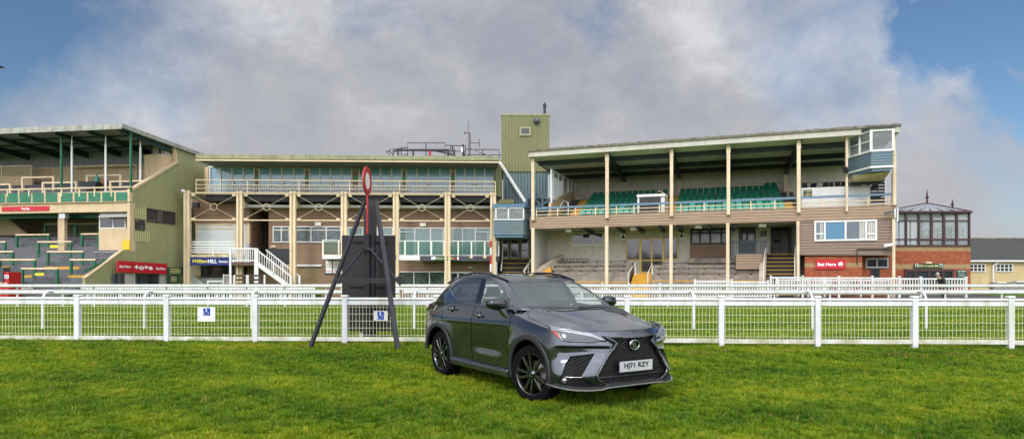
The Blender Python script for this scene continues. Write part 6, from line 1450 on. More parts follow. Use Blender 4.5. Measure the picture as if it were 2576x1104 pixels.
# ================================================================ olive tower
FTW = Frame(51.5, 0); a, b = FTW.p(c4(118, 71), 0), FTW.p(c4(383, 389), 0)
tw = thing('tower', (a[0]/2+b[0]/2, 53, .1), 'tall square olive ribbed metal tower with one small window', 'tower')
m = MB(FTW); m.box(a[0], b[0], 0, 4.2, b[2], a[2]-.12); m.build('upper_wall', OLIVE, tw); m = MB(FTW); m.box(a[0]-.04, b[0]+.04, -.04, 4.24, a[2]-.12, a[2]); m.build('parapet', OLIVEF, tw)
m = MB(FTW); m.box(a[0]+.15, b[0]-.12, .1, 4.1, 0, b[2]-.01); m.build('lower_wall', BLUEG, tw)
window(FTW, c4(219, 143), c4(281, 191), -.03, tw, mat('olive_frame', (.27, .27, .15), .6), GLASSD, (), (), .13)
p = FTW.p(c4(357, 73), 1.5); m = MB(FTW); m.tube([(p[0], 1.5, a[2]-.1), (p[0], 1.5, a[2]+1.0)], .10, 10); m.tube([(p[0], 1.5, a[2]+1.0), (p[0], 1.5, a[2]+1.15)], .15, 10); m.tube([(p[0], 1.5, a[2]+1.15), (p[0], 1.5, a[2]+1.3)], .08, 10); m.build('flue', BLACKP, tw)
p = FTW.p(c4(313, 107), -.1); m = MB(FTW); m.lathe([(0, -.25), (.22, -.2), (.25, 0), (.2, .2), (0, .24)], (p[0], -.15, p[2]), 'z', 12); m.build('dome_lamp', mat('lamp_dark', (.08, .08, .09), .4), tw)
# ================================================================ link block: blue observation box, doors, steps
FL = Frame(45.6, 0)
lk = thing('observation_box', FL.w(FL.s(1290), 0, 5), 'blue clad observation box with ribbon window between the two stands', 'box')
a, b = FL.p(c4(75, 653), 0), FL.p(c4(240, 737), 0); s3 = FL.s(c4(276, 0)[0], 1.2)
def cham(mb, z0, z1, e=0):
    P = [(a[0]-e, -e), (b[0]+e, -e), (s3+e, 1.2), (s3+e, 3.5), (a[0]-e, 3.5)]; n = 5
    return mb.add([(x, y, z0) for x, y in P]+[(x, y, z1) for x, y in P], [(4,3,2,1,0), (5,6,7,8,9)]+[(i, (i+1) % 5, (i+1) % 5+5, i+5) for i in range(5)])
zc = lambda y: FL.z(1250, c4(0, y)[1], 0)
m = MB(FL); cham(m, zc(738), zc(654)); m.build('clad_base', BLUEC, lk)
m = MB(FL); cham(m, zc(750), zc(739), -.05); m.build('underside', mat('blue_trim', (.08, .16, .24), .5), lk)
m = MB(FL); cham(m, zc(652), zc(588), -.03); m.build('glazing', GLASSC if False else mat('box_glass', (.10, .12, .12), .05, noise=(1.2, .7), col2=(.25, .27, .25)), lk)
m = MB(FL)
for x in (88, 157, 240): s = FL.s(c4(x, 0)[0], -.03); m.box(s-.05, s+.05, -.05, 0, zc(652), zc(588))
m.box(a[0], b[0], -.05, 0, zc(656), zc(650)); m.box(a[0], b[0], -.05, 0, zc(593), zc(587)); m.build('window_frame', WHITEP, lk)
m = MB(FL); cham(m, zc(586), zc(567), .10); m.build('roof', mat('blue_trim', (.08, .16, .24), .5), lk)
m = MB(FL); q = [FL.p(c4(*k), .6) for k in ((92, 567), (190, 567), (186, 533), (108, 533))]; m.hexa([(q[0][0],.2,q[0][2]),(q[1][0],.2,q[1][2]),(q[1][0],3,q[1][2]),(q[0][0],3,q[0][2]),(q[3][0],1.4,q[3][2]),(q[2][0],1.4,q[2][2]),(q[2][0],3,q[2][2]),(q[3][0],3,q[3][2])]); m.build('mossy_hood', mat('moss_roof', (.13, .13, .04), .9, noise=(3, .6), col2=(.05, .06, .02)), lk)
# steps and doors under it
FK = Frame(49.5, 0)
kk = thing('link_entrance', FK.w(FK.s(1290), 0, .1), 'glazed entrance doors at the head of dark steps with yellow edges, under the blue box', 'entrance')
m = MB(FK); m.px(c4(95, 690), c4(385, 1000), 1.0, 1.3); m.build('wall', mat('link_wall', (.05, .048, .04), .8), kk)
for x0, x1 in ((120, 160), (166, 218), (224, 275), (300, 332), (340, 372)): window(FK, c4(x0, 750), c4(x1, 866), .6, kk, mat('door_grey', (.30, .28, .23), .5), GLASSD, (), (.62,), .10, 'door')
zt0_ = FK.z(1290, c4(0, 868)[1], 0)
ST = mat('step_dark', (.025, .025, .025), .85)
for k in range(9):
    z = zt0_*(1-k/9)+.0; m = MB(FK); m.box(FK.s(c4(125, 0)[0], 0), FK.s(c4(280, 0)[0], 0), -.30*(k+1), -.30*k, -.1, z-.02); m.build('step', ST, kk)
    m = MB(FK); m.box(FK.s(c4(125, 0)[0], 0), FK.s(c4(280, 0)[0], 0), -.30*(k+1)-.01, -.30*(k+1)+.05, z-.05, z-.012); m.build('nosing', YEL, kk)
for x0, x1 in ((130, 116), (330, 240)):
    for off in (0, 18, 36) if x0 > 200 else (0,):
        m = MB(FK); p = FK.p(c4(x0-off*.3, 800+off), 0); q = FK.p(c4(x1+off*.2, 935), -2.2); m.tube([p, q], .035, 6); m.build('handrail', WHITEP, kk)
m = MB(FK)
for k in range(5): f = k/4; p = Vector(FK.p(c4(330, 800), 0))*(1-f)+Vector(FK.p(c4(245, 935), -2.2))*f; m.box(p.x-.03, p.x+.03, p.y-.03, p.y+.03, p.z-1.0, p.z)
m.build('rail_posts', WHITEP, kk)
m = MB(FK); m.px(c4(338, 800), c4(360, 855), .3, .55); m.build('white_unit', WHITEP, kk)
# white brace and blue walkway truss up to the stand
t = thing('roof_brace', FB.w(FB.s(1290, 1), 1, 7), 'long white lattice strut slanting down from the flat roof to the blue box', 'strut'); m = MB(FB); m.bar(FB.p(c4(108, 335), 1.5), FB.p(c4(252, 556), -.5), .13, .16); m.build('strut', WHITEP, t)
for o in (8, 14, 20): m = MB(FB); m.tube([FB.p(c4(115, 350+o), 1.6), FB.p(c4(200+o, 545), 1.6)], .02, 5); m.build('cable', SCF, t)
FW_ = Frame(46.3, -.1); t = thing('footbridge', FW_.w(FW_.s(1370), 0, 6), 'blue steel braced walkway joining the stair tower to the right stand', 'footbridge')
BT = mat('blue_steel', (.045, .09, .135), .5)
for pts_ in (((258,520),(320,515),(410,552)), ((262,605),(300,600),(410,598)), ((300,540),(360,590)), ((305,585),(385,548)), ((345,530),(345,600)), ((385,545),(385,600)), ((258,520),(258,600))):
    m = MB(FW_)
    for p, q in zip(pts_[:-1], pts_[1:]): m.bar(FW_.p(c4(*p), .3), FW_.p(c4(*q), .3), .13, .13)
    m.build('member', BT, t)
m = MB(FW_); m.px(c4(262, 535), c4(410, 612), .8, 1.6); m.build('mesh_back', mat('walk_dark', (.03, .03, .035), .8), t)
# ================================================================ C: right grandstand, seats above, concrete terraces below
FC = Frame(46.49, -.321)
Cg = thing('grandstand', FC.w(FC.s(1750), 4, .1), 'right grandstand with pale roof on cream posts, green seats and tan boarded parapet', 'grandstand')
DW = 8.6; POST = mat('post_cream', (.72, .60, .42), .6, noise=(1.5, .15), streak=(6, (.40, .20, .10), .35))
BEAM = mat('roof_beam', (.022, .034, .045), .55)
# parapet
pTL, pTR, pBR, pBL = c4(275, 638), c5(1362, 533), c5(1362, 613), c4(275, 704)
m = MB(FC); qbox(m, pTL, pTR, pBR, pBL, -.05, .35); m.build('parapet', TAN, Cg)
zp_ = (FC.p(pTL, 0)[2]+FC.p(pTR, 0)[2])/2; zpb = (FC.p(pBL, 0)[2]+FC.p(pBR, 0)[2])/2
sC0, sC1 = FC.s(pTL[0]), FC.s(pTR[0])
m = MB(FC); m.box(sC0+.1, sC1-.1, .36, 4.2, zpb-.02, zpb+.2); m.build('deck_slab', mat('deck_white', (.42, .41, .36), .8, noise=(1, .3)), Cg)
for v in [c4(x, 0)[0] for x in (590, 770, 880, 1000, 1100)]+[c5(x, 0)[0] for x in (80, 250, 400)]:
    s = FC.s(v, 1.5); m = MB(FC); m.box(s-.09, s+.09, .36, 4.0, zpb-.26, zpb-.025); m.build('deck_beam', BEAM, Cg)
# posts
UP = [(c4, 293, 312, 16), (c4, 702, 287, 18), (c4, 1058, 262, 17), (c5, 365, 178, 18), (c5, 780, 152, 18), (c5, 1064, 125, 11), (c5, 1343, 118, 13)]
for cr, x, y, w in UP:
    v, yy = cr(x, y); s = FC.s(v, -.2); zt_ = FC.z(v, yy, -.2); w2 = w*.455/2/FV*FC.t(v, -.2); m = MB(FC); m.box(s-w2, s+w2, -.30, -.10, zp_-.3 if x != 1343 else zp_, zt_); m.box(s-w2*.35, s+w2*.35, -.33, -.07, zp_-.3 if x != 1343 else zp_, zt_)
    m.box(s-w2*1.15, s+w2*1.15, -.32, -.08, zt_-.55, zt_-.02); m.build('upper_post', POST, Cg)
for cr, x, w in ((c4, 293, 17), (c4, 700, 18), (c4, 1055, 17), (c5, 361, 17), (c5, 776, 14), (c5, 1341, 14)):
    v = cr(x, 0)[0]; s = FC.s(v, -.15); w2 = w*.455/2/FV*FC.t(v, -.15); m = MB(FC); m.box(s-w2, s+w2, -.24, -.06, -.1, zpb); m.box(s-w2*.35, s+w2*.35, -.27, -.03, -.1, zpb); m.build('lower_post', POST, Cg)
# roof
dR = -.7; rTL, rTR = c4(268, 269), c5(1377, 54); a, b = FC.p(rTL, dR), FC.p(rTR, dR)
zrL, zrR = a[2], b[2]
bL, bR = FC.p(c4(268, 302), dR), FC.p(c5(1377, 120), dR)
zs_ = lambda s: zrL+(zrR-zrL)*(s-a[0])/(b[0]-a[0])
wl, wr = FC.p(c4(530, 428), DW), FC.p(c5(1060, 298), DW); kzw = (wr[2]-wl[2])/(wr[0]-wl[0]); zw = lambda s: wl[2]+kzw*(s-wl[0])
thk = .42
def rp(s, d, dz=0):  # soffit height
    f = (d-dR)/(DW-dR); return (s, d, (zs_(s)-thk)*(1-f)+zw(s)*f+dz)
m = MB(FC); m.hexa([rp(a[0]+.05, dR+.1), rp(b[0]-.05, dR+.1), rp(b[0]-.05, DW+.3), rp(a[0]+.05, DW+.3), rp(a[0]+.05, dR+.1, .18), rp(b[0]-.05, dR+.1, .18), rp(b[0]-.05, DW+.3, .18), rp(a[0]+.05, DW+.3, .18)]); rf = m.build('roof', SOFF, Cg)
m = MB(FC); m.hexa([(a[0],dR,zrL-.50),(b[0],dR,zrR-.50),(b[0],dR+.1,zrR-.50),(a[0],dR+.1,zrL-.50),(a[0],dR,zrL-.15),(b[0],dR,zrR-.15),(b[0],dR+.1,zrR-.15),(a[0],dR+.1,zrL-.15)])
for s in (a[0], b[0]-.1):
    P = [rp(s, dR+.1, -.08), rp(s+.1, dR+.1, -.08), rp(s+.1, DW+.3, -.08), rp(s, DW+.3, -.08), rp(s, dR+.1, .24), rp(s+.1, dR+.1, .24), rp(s+.1, DW+.3, .24), rp(s, DW+.3, .24)]; m.hexa(P)
m.build('fascia', mat('fascia_white', (.50, .48, .41), .6, noise=(1.5, .15), streak=(5, (.3, .28, .2), .4)), rf)
m = MB(FC); n = 120; g = random.Random(3)
for k in range(n):
    s0 = a[0]-.08+(b[0]-a[0]+.16)*k/n; s1 = a[0]-.08+(b[0]-a[0]+.16)*(k+1)/n; zz = zs_(s0); e = g.uniform(-.02, .035)
    m.hexa([(s0,dR-.10,zz-.145),(s1,dR-.10,zs_(s1)-.145),(s1,DW+.3,zw(s1)+.19),(s0,DW+.3,zw(s0)+.19),(s0,dR-.10,zz+e),(s1,dR-.10,zs_(s1)+e),(s1,DW+.3,zw(s1)+.30),(s0,DW+.3,zw(s0)+.30)])
m.build('roof_covering', MOSS, rf)
for cr, x, y in ((c4, 455, 335), (c4, 520, 382), (c4, 590, 414)):  # purlins, their depth read off the soffit plane
    v, yy = cr(x, y); lo_, hi_ = -.5, DW
    for _ in range(40):
        md = (lo_+hi_)/2; s = FC.s(v, md)
        if FC.z(v, yy, md) > rp(s, md, -.15)[2]: hi_ = md
        else: lo_ = md
    d = md; m = MB(FC); m.hexa([rp(a[0]+.2, d-.07, -.34), rp(b[0]-.2, d-.07, -.34), rp(b[0]-.2, d+.07, -.34), rp(a[0]+.2, d+.07, -.34), rp(a[0]+.2, d-.07, -.005), rp(b[0]-.2, d-.07, -.005), rp(b[0]-.2, d+.07, -.005), rp(a[0]+.2, d+.07, -.005)]); m.build('purlin', BEAM, rf)
for cr, x in ((c4, 702), (c4, 1058), (c5, 365), (c5, 780)):
    s = FC.s(cr(x, 0)[0], 0)+.05; m = MB(FC); m.hexa([rp(s-.1, -.2, -.62), rp(s+.1, -.2, -.62), rp(s+.1, DW-.1, -.55), rp(s-.1, DW-.1, -.55), rp(s-.1, -.2, -.006), rp(s+.1, -.2, -.006), rp(s+.1, DW-.1, -.006), rp(s-.1, DW-.1, -.006)]); m.build('rafter', BEAM, rf)
    m = MB(FC); m.box(s-.18, s+.18, DW-.35, DW-.02, zp_+1, rp(s, DW-.2, -.55)[2]); m.build('wall_pier', POST, Cg)
# rear wall (painted brick) and its left end
m = MB(FC); n0, n1 = a[0]+.3, b[0]-.2; m.hexa([(n0,DW,zp_-.5),(n1,DW,zp_-.5),(n1,DW+.25,zp_-.5),(n0,DW+.25,zp_-.5),(n0,DW,zw(n0)-.01),(n1,DW,zw(n1)-.01),(n1,DW+.25,zw(n1)-.01),(n0,DW+.25,zw(n0)-.01)]); m.build('rear_wall', WBRICK, Cg)
# glazed screen at the left end, stepping down along the raking wall
sE_ = FC.s(c4(530, 0)[0], DW)-.05
q_top = FC.side(sE_, c4(383, 370)); scr = MB(FC); P = []
xs_ = [383, 404, 432, 458, 486, 505, 521]; yt_ = [372, 385, 400, 415, 430, 438, 443]; yb2 = [556, 543, 530, 517, 505, 496, 489]
for x, y0, y1 in zip(xs_, yt_, yb2):
    A1, A2 = FC.side(sE_, c4(x, y0)), FC.side(sE_, c4(x, y1)); A1 = (sE_, max(.4, A1[1]), A1[2]); A2 = (sE_, max(.4, A2[1]), max(A2[2], zp_-.2)); P.append((A1, A2)); scr.box(sE_-.05, sE_+.05, A1[1]-.06, A1[1]+.06, A2[2], A1[2])
for i in range(len(P)-1):
    for k in (0, 1): scr.bar(P[i][k], P[i+1][k], .10, .12)
scn = scr.build('end_screen', WHITEP, Cg); m = MB(FC)
for i in range(len(P)-1): m.add([P[i][1], P[i+1][1], P[i+1][0], P[i][0]], [(0, 1, 2, 3)])
m.build('screen_glass', mat('hazy_glass', (.55, .55, .57), .1, alpha=.55), scn)
m = MB(FC); m.slab([(sE_, P[0][1][1], P[0][1][2]), (sE_, P[-1][1][1], P[-1][1][2]), (sE_, P[-1][1][1], zp_-.5), (sE_, P[0][1][1], zp_-.5)], (-.2, 0, 0)); m.build('raking_wall', CREAMW, Cg)
# seating deck: z as a function of depth
zD0 = zp_-.35; kD = .375; zdeck = lambda d: zD0+kD*max(0, d-1.0)
m = MB(FC); NR = 8; pit = .86
m.box(sC0+.2, sC1-.2, .36, DW, zD0-.5, zD0)
for r in range(NR): m.box(sC0+.3, FC.s(c5(790, 0)[0], 1), 1.0+pit*r, DW, zD0-.2, zD0+kD*pit*(r+.55)) if False else m.box(sE_+.05, FC.s(c5(785, 0)[0], 3), 1.0+pit*r-.1, DW-.01, zD0+kD*pit*(r-1), zD0+kD*pit*r+.01)
m.build('seating_deck', mat('deck_dark', (.10, .10, .095), .9, noise=(1.5, .4)), Cg)
def aisle(x0c, x1c, r0, r1, label_d):
    for r in range(r0, r1):
        for hlf in (0, 1):
            d0 = 1.0+pit*(r+hlf*.5)-.12; z = zD0+kD*pit*(r+hlf*.5)+.03; m = MB(FC); m.box(x0c, x1c, d0, d0+pit*.55, z-.25, z+.04); m.build('yellow_step', YEL, Cg)
sa = [FC.s(c4(488, 0)[0], 1.2), FC.s(c4(522, 0)[0], 1.2), FC.s(c5(5, 0)[0], 1.2), FC.s(c5(60, 0)[0], 1.2), FC.s(c5(698, 0)[0], 1.2), FC.s(c5(765, 0)[0], 1.2)]
sa = [sa[0], sa[0]+.7, sa[2]-.3, sa[3]-.15, sa[4]+.05, sa[5]]
aisle(sa[0]-.2, sa[1], 0, 7, ''); aisle(sa[2], sa[3], 0, 7, ''); aisle(sa[4], sa[5], 0, 4, '')
SEAT = [mat('seat_green', (.005, .135, .078), .4), mat('seat_faded', (.05, .32, .25), .45)]
def seat_mesh(k):
    m = MB(); n = 7; vs = []
    for y0, th in ((0, 0), (.045, 0)):
        for i in range(n+1):
            x = -.19+.38*i/n; cv = .05*(1-(x/.19)**2); e = .035*((x/.19)**4)
            vs += [(x, y0+.10+cv, .38), (x, y0+.14+cv, .84-e)]
    N2 = 2*(n+1); fs = []
    for i in range(n): fs += [(2*i, 2*i+2, 2*i+3, 2*i+1), (N2+2*i+1, N2+2*i+3, N2+2*i+2, N2+2*i), (2*i+1, 2*i+3, N2+2*i+3, N2+2*i+1), (N2+2*i, N2+2*i+2, 2*i+2, 2*i)]
    fs += [(0, 1, N2+1, N2), (2*n, N2+2*n, N2+2*n+1, 2*n+1)]
    m.add(vs, fs, True)
    m.hexa([(-.18,-.20,.38),(.18,-.20,.38),(.19,.12,.36),(-.19,.12,.36),(-.17,-.21,.43),(.17,-.21,.43),(.19,.12,.42),(-.19,.12,.42)]); m.box(-.16, .16, .0, .10, .05, .36)
    me = bpy.data.objects; o = m.build('seat', SEAT[k], None, local=True); return o
protos = [seat_mesh(0), seat_mesh(1)]; angC = math.atan2(FC.e1[1], FC.e1[0]); used = [False, False]
def put_seat(s, d, z, k, label, group):
    if not used[k]: o = protos[k]; used[k] = True
    else: o = protos[k].copy(); C.objects.link(o)
    o.location = FC.w(s, d, z); o.rotation_euler = (0, 0, angC); tag(o, label, 'seat', group)
gs = random.Random(5)
def block(s0, s1, nm, skip=lambda s, r: False, rows=range(7)):
    n = int((s1-s0)/.43)
    for r in rows:
        c = 0
        for i in range(n):
            s = s0+(s1-s0)*(i+.5)/n
            if skip(s, r): continue
            c += 1; d = 1.0+pit*r+.32; z = zD0+kD*pit*r+.01; k = 1 if r == 0 or (r == 1 and gs.random() < .35) else 0
            put_seat(s, d, z, k, f"green {'faded ' if k else ''}seat, {ORD[c] if c <= 20 else 'last'} from the left, {ORD[r+1]} row of the {nm} block", 'green seats in the right grandstand')
kio0, kio1 = FC.s(c4(850, 0)[0], 1.0), FC.s(c4(1045, 0)[0], 1.0)
block(sa[1]+.05, sa[2]-.05, 'left', skip=lambda s, r: r < 3 and s > kio0-.1)
block(sa[3]+.05, sa[4], 'right', rows=range(7))
for i in range(2): 
    put_seat(sa[4]-.1+.46*i-.6, 1.0+pit*7+.3, zD0+kD*pit*7, 0, ('left' if i == 0 else 'right')+' one of the two raised green seats at the top right corner', 'green seats in the right grandstand')
# camera cabinet with dark doors
kt = thing('cabinet', FC.w((kio0+kio1)/2, 1.2, zD0), 'white framed cabinet with black double doors among the green seats', 'cabinet')
p, q = FC.p(c4(869, 517), .9), FC.p(c4(1020, 614), .9); m = MB(FC)
m.box(p[0], q[0], .9, 2.6, q[2]-.3, p[2]); m.build('carcass', WHITEP, kt); m = MB(FC); m.px(c4(880, 530), c4(998, 612), .86, .9); m.build('door', mat('door_black', (.02, .018, .022), .4), kt)
m = MB(FC); m.px(c4(937, 530), c4(940, 612), .85, .86); m.build('door_gap', BLACK, kt); m = MB(FC); p, q = FC.p(c4(866, 515), .8), FC.p(c4(1024, 523), .8); m.box(p[0], q[0], .8, 2.7, q[2], p[2]); m.build('lid', WHITEP, kt)
# front rails
RB = mat('rail_blue', (.13, .22, .30), .5, noise=(3, .3))
rl_ = thing('balcony_rail', FC.w(FC.s(1700), -.02, zp_), 'long blue topped rail with cream lower bars along the front of the green seats', 'railing')
m = MB(FC); A1, B1 = FC.p(c4(312, 591), .05), FC.p(c5(1335, 470), .05); m.bar(A1, B1, .12, .14); m.build('top_rail', RB, rl_)
zm1 = (FC.p(c4(700, 604), .05)[2]+FC.p(c5(900, 515), .05)[2])/2; m = MB(FC); m.tube([(A1[0], .05, zp_+.34), (B1[0], .05, zp_+.34)], .035, 6); m.tube([(A1[0], .05, zp_+.10), (B1[0], .05, zp_+.10)], .03, 6)
m.build('lower_rail', CREAM, rl_)
for cr, x in ((c4, 312), (c4, 428), (c4, 527), (c4, 638), (c4, 754), (c4, 850), (c4, 990), (c4, 1110), (c5, 87), (c5, 222), (c5, 497), (c5, 640), (c5, 925), (c5, 1035), (c5, 1190), (c5, 1310)):
    s = FC.s(cr(x, 0)[0], .05); f = (s-A1[0])/(B1[0]-A1[0]); m = MB(FC); m.box(s-.035, s+.035, .02, .08, zp_-.05, A1[2]+(B1[2]-A1[2])*f); m.build('baluster', CREAM, rl_)
def grab(label, pts, d, mt=WHITE, r=.035, crs=c4, grp=None, name='handrail'):
    t = thing(name, FC.w(*FC.p(crs(*pts[0]), d)[:2], 1), label, 'handrail', grp); m = MB(FC); m.tube([FC.p(crs(*q), d) for q in pts], r, 6); m.build('tube', mt, t); return t
grab('white handrail at the foot of the left yellow seat aisle', [(430, 632), (430, 605), (462, 545), (487, 560), (487, 630)], 1.2)
grab('white handrail beside the kiosk and the middle yellow aisle', [(1033, 612), (1033, 520), (985, 490), (985, 500)], 2.0, CREAM)
grab('cream handrail at the top of the right yellow seat aisle', [(713, 490), (713, 415), (722, 385), (722, 480)], 6.0, CREAM, crs=c5)
# owners' box
ob_ = thing('viewing_box', FC.w(FC.s(c5(1000, 0)[0], 2), 2, zD0), 'white walled viewing box with a black and gold sign, right of the green seats', 'viewing box')
m = MB(FC); m.px(c5(796, 434), c5(1196, 560), 1.6, 1.8); A2 = FC.p(c5(796, 434), 1.6); m.box(A2[0], A2[0]+.15, 1.8, 4.0, zD0, A2[2]); m.build('wall', WHITEP, ob_)
m = MB(FC); m.px(c5(809, 446), c5(859, 486), 1.54, 1.6); sg_o = m.build('sign', mat('sign_black', (.012, .012, .01), .4), ob_)
for i, tx_ in enumerate(('OWNERS', '&', 'TRAINERS', 'ONLY')): text(tx_, FC, c5(834, 454+i*9.0), 1.53, 2.3, GOLD, sg_o, width=(17, 3, 18, 10)[i], bold=.02)
bz = FC.z(c5(1000, 0)[0], c5(0, 437)[1], 1.6); m = MB(FC); m.box(A2[0], FC.s(c5(1300, 0)[0], 1.6), 1.8, DW, bz-.5, bz-.38); m.build('floor', mat('deck_dark', (.10, .10, .095), .9), ob_)
m = MB(FC); A3, B3 = FC.p(c5(796, 404), 1.75), FC.p(c5(1200, 392), 1.75); m.tube([A3, B3], .03, 6)
for x in (797, 890, 960, 1100, 1195): s = FC.s(c5(x, 0)[0], 1.75); m.box(s-.03, s+.03, 1.72, 1.78, bz, A3[2])
m.build('rail', mat('rail_dark', (.05, .055, .05), .5), ob_)
def chair_():
    r = thing('chair', (0, 0, 0), 'x', 'chair'); m = MB(); m.hexa([(-.20,.16,.45),(.20,.16,.45),(.20,.20,.45),(-.20,.20,.45),(-.16,.26,.92),(.16,.26,.92),(.16,.30,.92),(-.16,.30,.92)]); m.build('backrest', BLACKP, r, local=True)
    m = MB(); m.box(-.21, .21, -.2, .18, .42, .47); m.build('seat', BLACKP, r, local=True)
    for x in (-.19, .19):
        for y in (-.18, .2): m = MB(); m.bar((x, y, 0), (x*.9, y*.9, .43), .025); m.build('leg', BLACKP, r, local=True)
    return r
ch0 = chair_(); first = True
CX = [(812, 0), (857, 12), (880, -8), (932, 6), (962, 3), (978, -14), (1018, 5), (1046, -2), (1068, 9), (1118, 4), (1155, -6), (1178, 10), (1228, 0)]
for i, (x, rz_) in enumerate(CX):
    o = ch0 if first else copy_tree(ch0); first = False; d = 2.7+.25*(i % 3); s = FC.s(c5(x, 0)[0], d); o.location = FC.w(s, d, bz-.38+.0); o.rotation_euler = (0, 0, angC+R(rz_*2)+(math.pi if i % 4 != 2 else math.pi*.8))
    tag(o, f'black chair, {ORD[i+1]} from the left on the white viewing box', 'chair', 'black chairs on the viewing box')
# commentary box at the top right corner
cb_ = thing('commentary_box', FC.w(FC.s(c5(1210, 0)[0]), -1, 8.5), 'white and blue clad commentary box with angled windows hanging under the roof corner', 'box')
dq = .0
K0 = FC.p(c5(1078, 140), .6); dF = -1.3; K1 = FC.p(c5(1208, 88), dF); K2 = FC.p(c5(1338, 88), dF)
zt1_, zm_, zb_ = FC.z(c5(1208, 0)[0], c5(0, 88)[1], dF), FC.z(c5(1208, 0)[0], c5(0, 220)[1], dF), FC.z(c5(1208, 0)[0], c5(0, 305)[1], dF)
PL = [(K0[0], .6), (K1[0], dF), (K2[0], dF), (K2[0], 2.0), (K0[0], 2.0)]
def pent(mb, z0, z1, e=0):
    cx_ = sum(p[0] for p in PL)/5; cy_ = sum(p[1] for p in PL)/5; Q_ = [(x+(e if x > cx_ else -e), y+(e if y > cy_ else -e)) for x, y in PL]
    return mb.add([(x, y, z0) for x, y in Q_]+[(x, y, z1) for x, y in Q_], [(4,3,2,1,0), (5,6,7,8,9)]+[(i, (i+1) % 5, (i+1) % 5+5, i+5) for i in range(5)])
m = MB(FC); pent(m, zb_, zm_); m.build('clad_base', BLUEC, cb_); m = MB(FC); pent(m, zb_-.12, zb_-.003, .04); m.build('base_trim', WHITEP, cb_); m = MB(FC); pent(m, zt1_, zt1_+.14, .12); m.build('roof', mat('box_roof', (.05, .05, .045), .8), cb_)
m = MB(FC); pent(m, zb_-.30, zb_-.13, -.08); m.build('underside', RB, cb_); m = MB(FC); m.hexa([(K0[0]+.2,.3,zb_-.62),(K2[0]-.1,.3,zb_-.62),(K2[0]-.1,1.9,zb_-.62),(K0[0]+.2,1.9,zb_-.62),(K0[0]+.1,0,zb_-.31),(K2[0]-.05,-.9,zb_-.31),(K2[0]-.05,1.95,zb_-.31),(K0[0]+.1,1.95,zb_-.31)]); m.build('soffit', CREAM, cb_)
m = MB(FC); m.box(K0[0]-.1, K2[0], 1.0, 1.2, zb_-.80, zb_-.62); m.build('support_beam', BEAM, cb_)
m = MB(FC)
for i in range(5):
    (x0, y0), (x1, y1) = PL[i], PL[(i+1) % 5]
    if i in (3,): continue
    m.bar((x0, y0, zm_+.05), (x1, y1, zm_+.05), .10, .12); m.bar((x0, y0, zt1_-.07), (x1, y1, zt1_-.07), .10, .14)
for (x, y) in PL[:4]: m.box(x-.07, x+.07, y-.07, y+.07, zm_, zt1_)
fx = lambda f: (PL[0][0]*(1-f)+PL[1][0]*f, PL[0][1]*(1-f)+PL[1][1]*f)
for f in (.5,): x, y = fx(f); m.box(x-.06, x+.06, y-.06, y+.06, zm_, zt1_)
(x0, y0), (x1, y1) = PL[0], PL[1]; m.bar((x0, y0, (zm_+zt1_)/2), (x1, y1, (zm_+zt1_)/2), .05, .07); m.build('window_frame', WHITEP, cb_)
m = MB(FC)
for i in (0, 1, 2): (x0, y0), (x1, y1) = PL[i], PL[i+1]; m.add([(x0, y0, zm_), (x1, y1, zm_), (x1, y1, zt1_), (x0, y0, zt1_)], [(0, 1, 2, 3)])
m.build('glass', mat('box_pane', (.35, .36, .38), .06, alpha=.4), cb_)
m = MB(FC); m.box(K0[0]+.1, K2[0]-.1, 1.85, 1.95, zm_, zt1_); m.build('back_wall', mat('box_inner', (.45, .45, .47), .8), cb_)
q = FC.p(c5(1056, 326), -.5); m = MB(FC); m.hexa([(q[0]-.15,-.65,q[2]-.2),(q[0]+.16,-.6,q[2]-.26),(q[0]+.2,-.4,q[2]-.2),(q[0]-.12,-.4,q[2]-.12),(q[0]-.2,-.75,q[2]+.2),(q[0]+.1,-.7,q[2]+.13),(q[0]+.15,-.4,q[2]+.15),(q[0]-.16,-.4,q[2]+.2)]); tag(m.build('floodlight', BLACKP), 'black floodlight on the thin post left of the commentary box', 'floodlight')
# open steps and stack at the right end of the deck
st2 = thing('open_staircase', FC.w(FC.s(c5(1250, 0)[0], 3), 3, zD0), 'dark open tread stair below the commentary box', 'staircase')
for k in range(9):
    p, q = FC.p(c5(1206, 385+k*18), 3.2-.2*k), FC.p(c5(1290, 391+k*18), 3.2-.2*k); m = MB(FC); m.box(p[0], q[0], 3.0-.2*k, 3.28-.2*k, q[2]-.03, p[2]-.02); m.build('tread', mat('tread_dark', (.035, .04, .045), .6), st2)
for x in (1201, 1294): p, q = FC.p(c5(x, 380), 3.0), FC.p(c5(x, 535), 1.2); m = MB(FC); m.box(p[0]-.05, p[0]+.05, 1.3, 3.2, q[2], p[2]+.0) if False else m.bar(p, q, .08, .25); m.build('string', WHITEP, st2)
m = MB(FC); s = FC.s(c5(1350, 0)[0], .5); 
for x, y0, y1 in ((1337, 345, 530), (1350, 120, 530)): p = FC.p(c5(x, y0), .6); m.box(p[0]-.05, p[0]+.05, .5, .7, FC.z(c5(x, 0)[0], c5(0, y1)[1], .6), p[2])
m.build('end_post', POST, Cg)
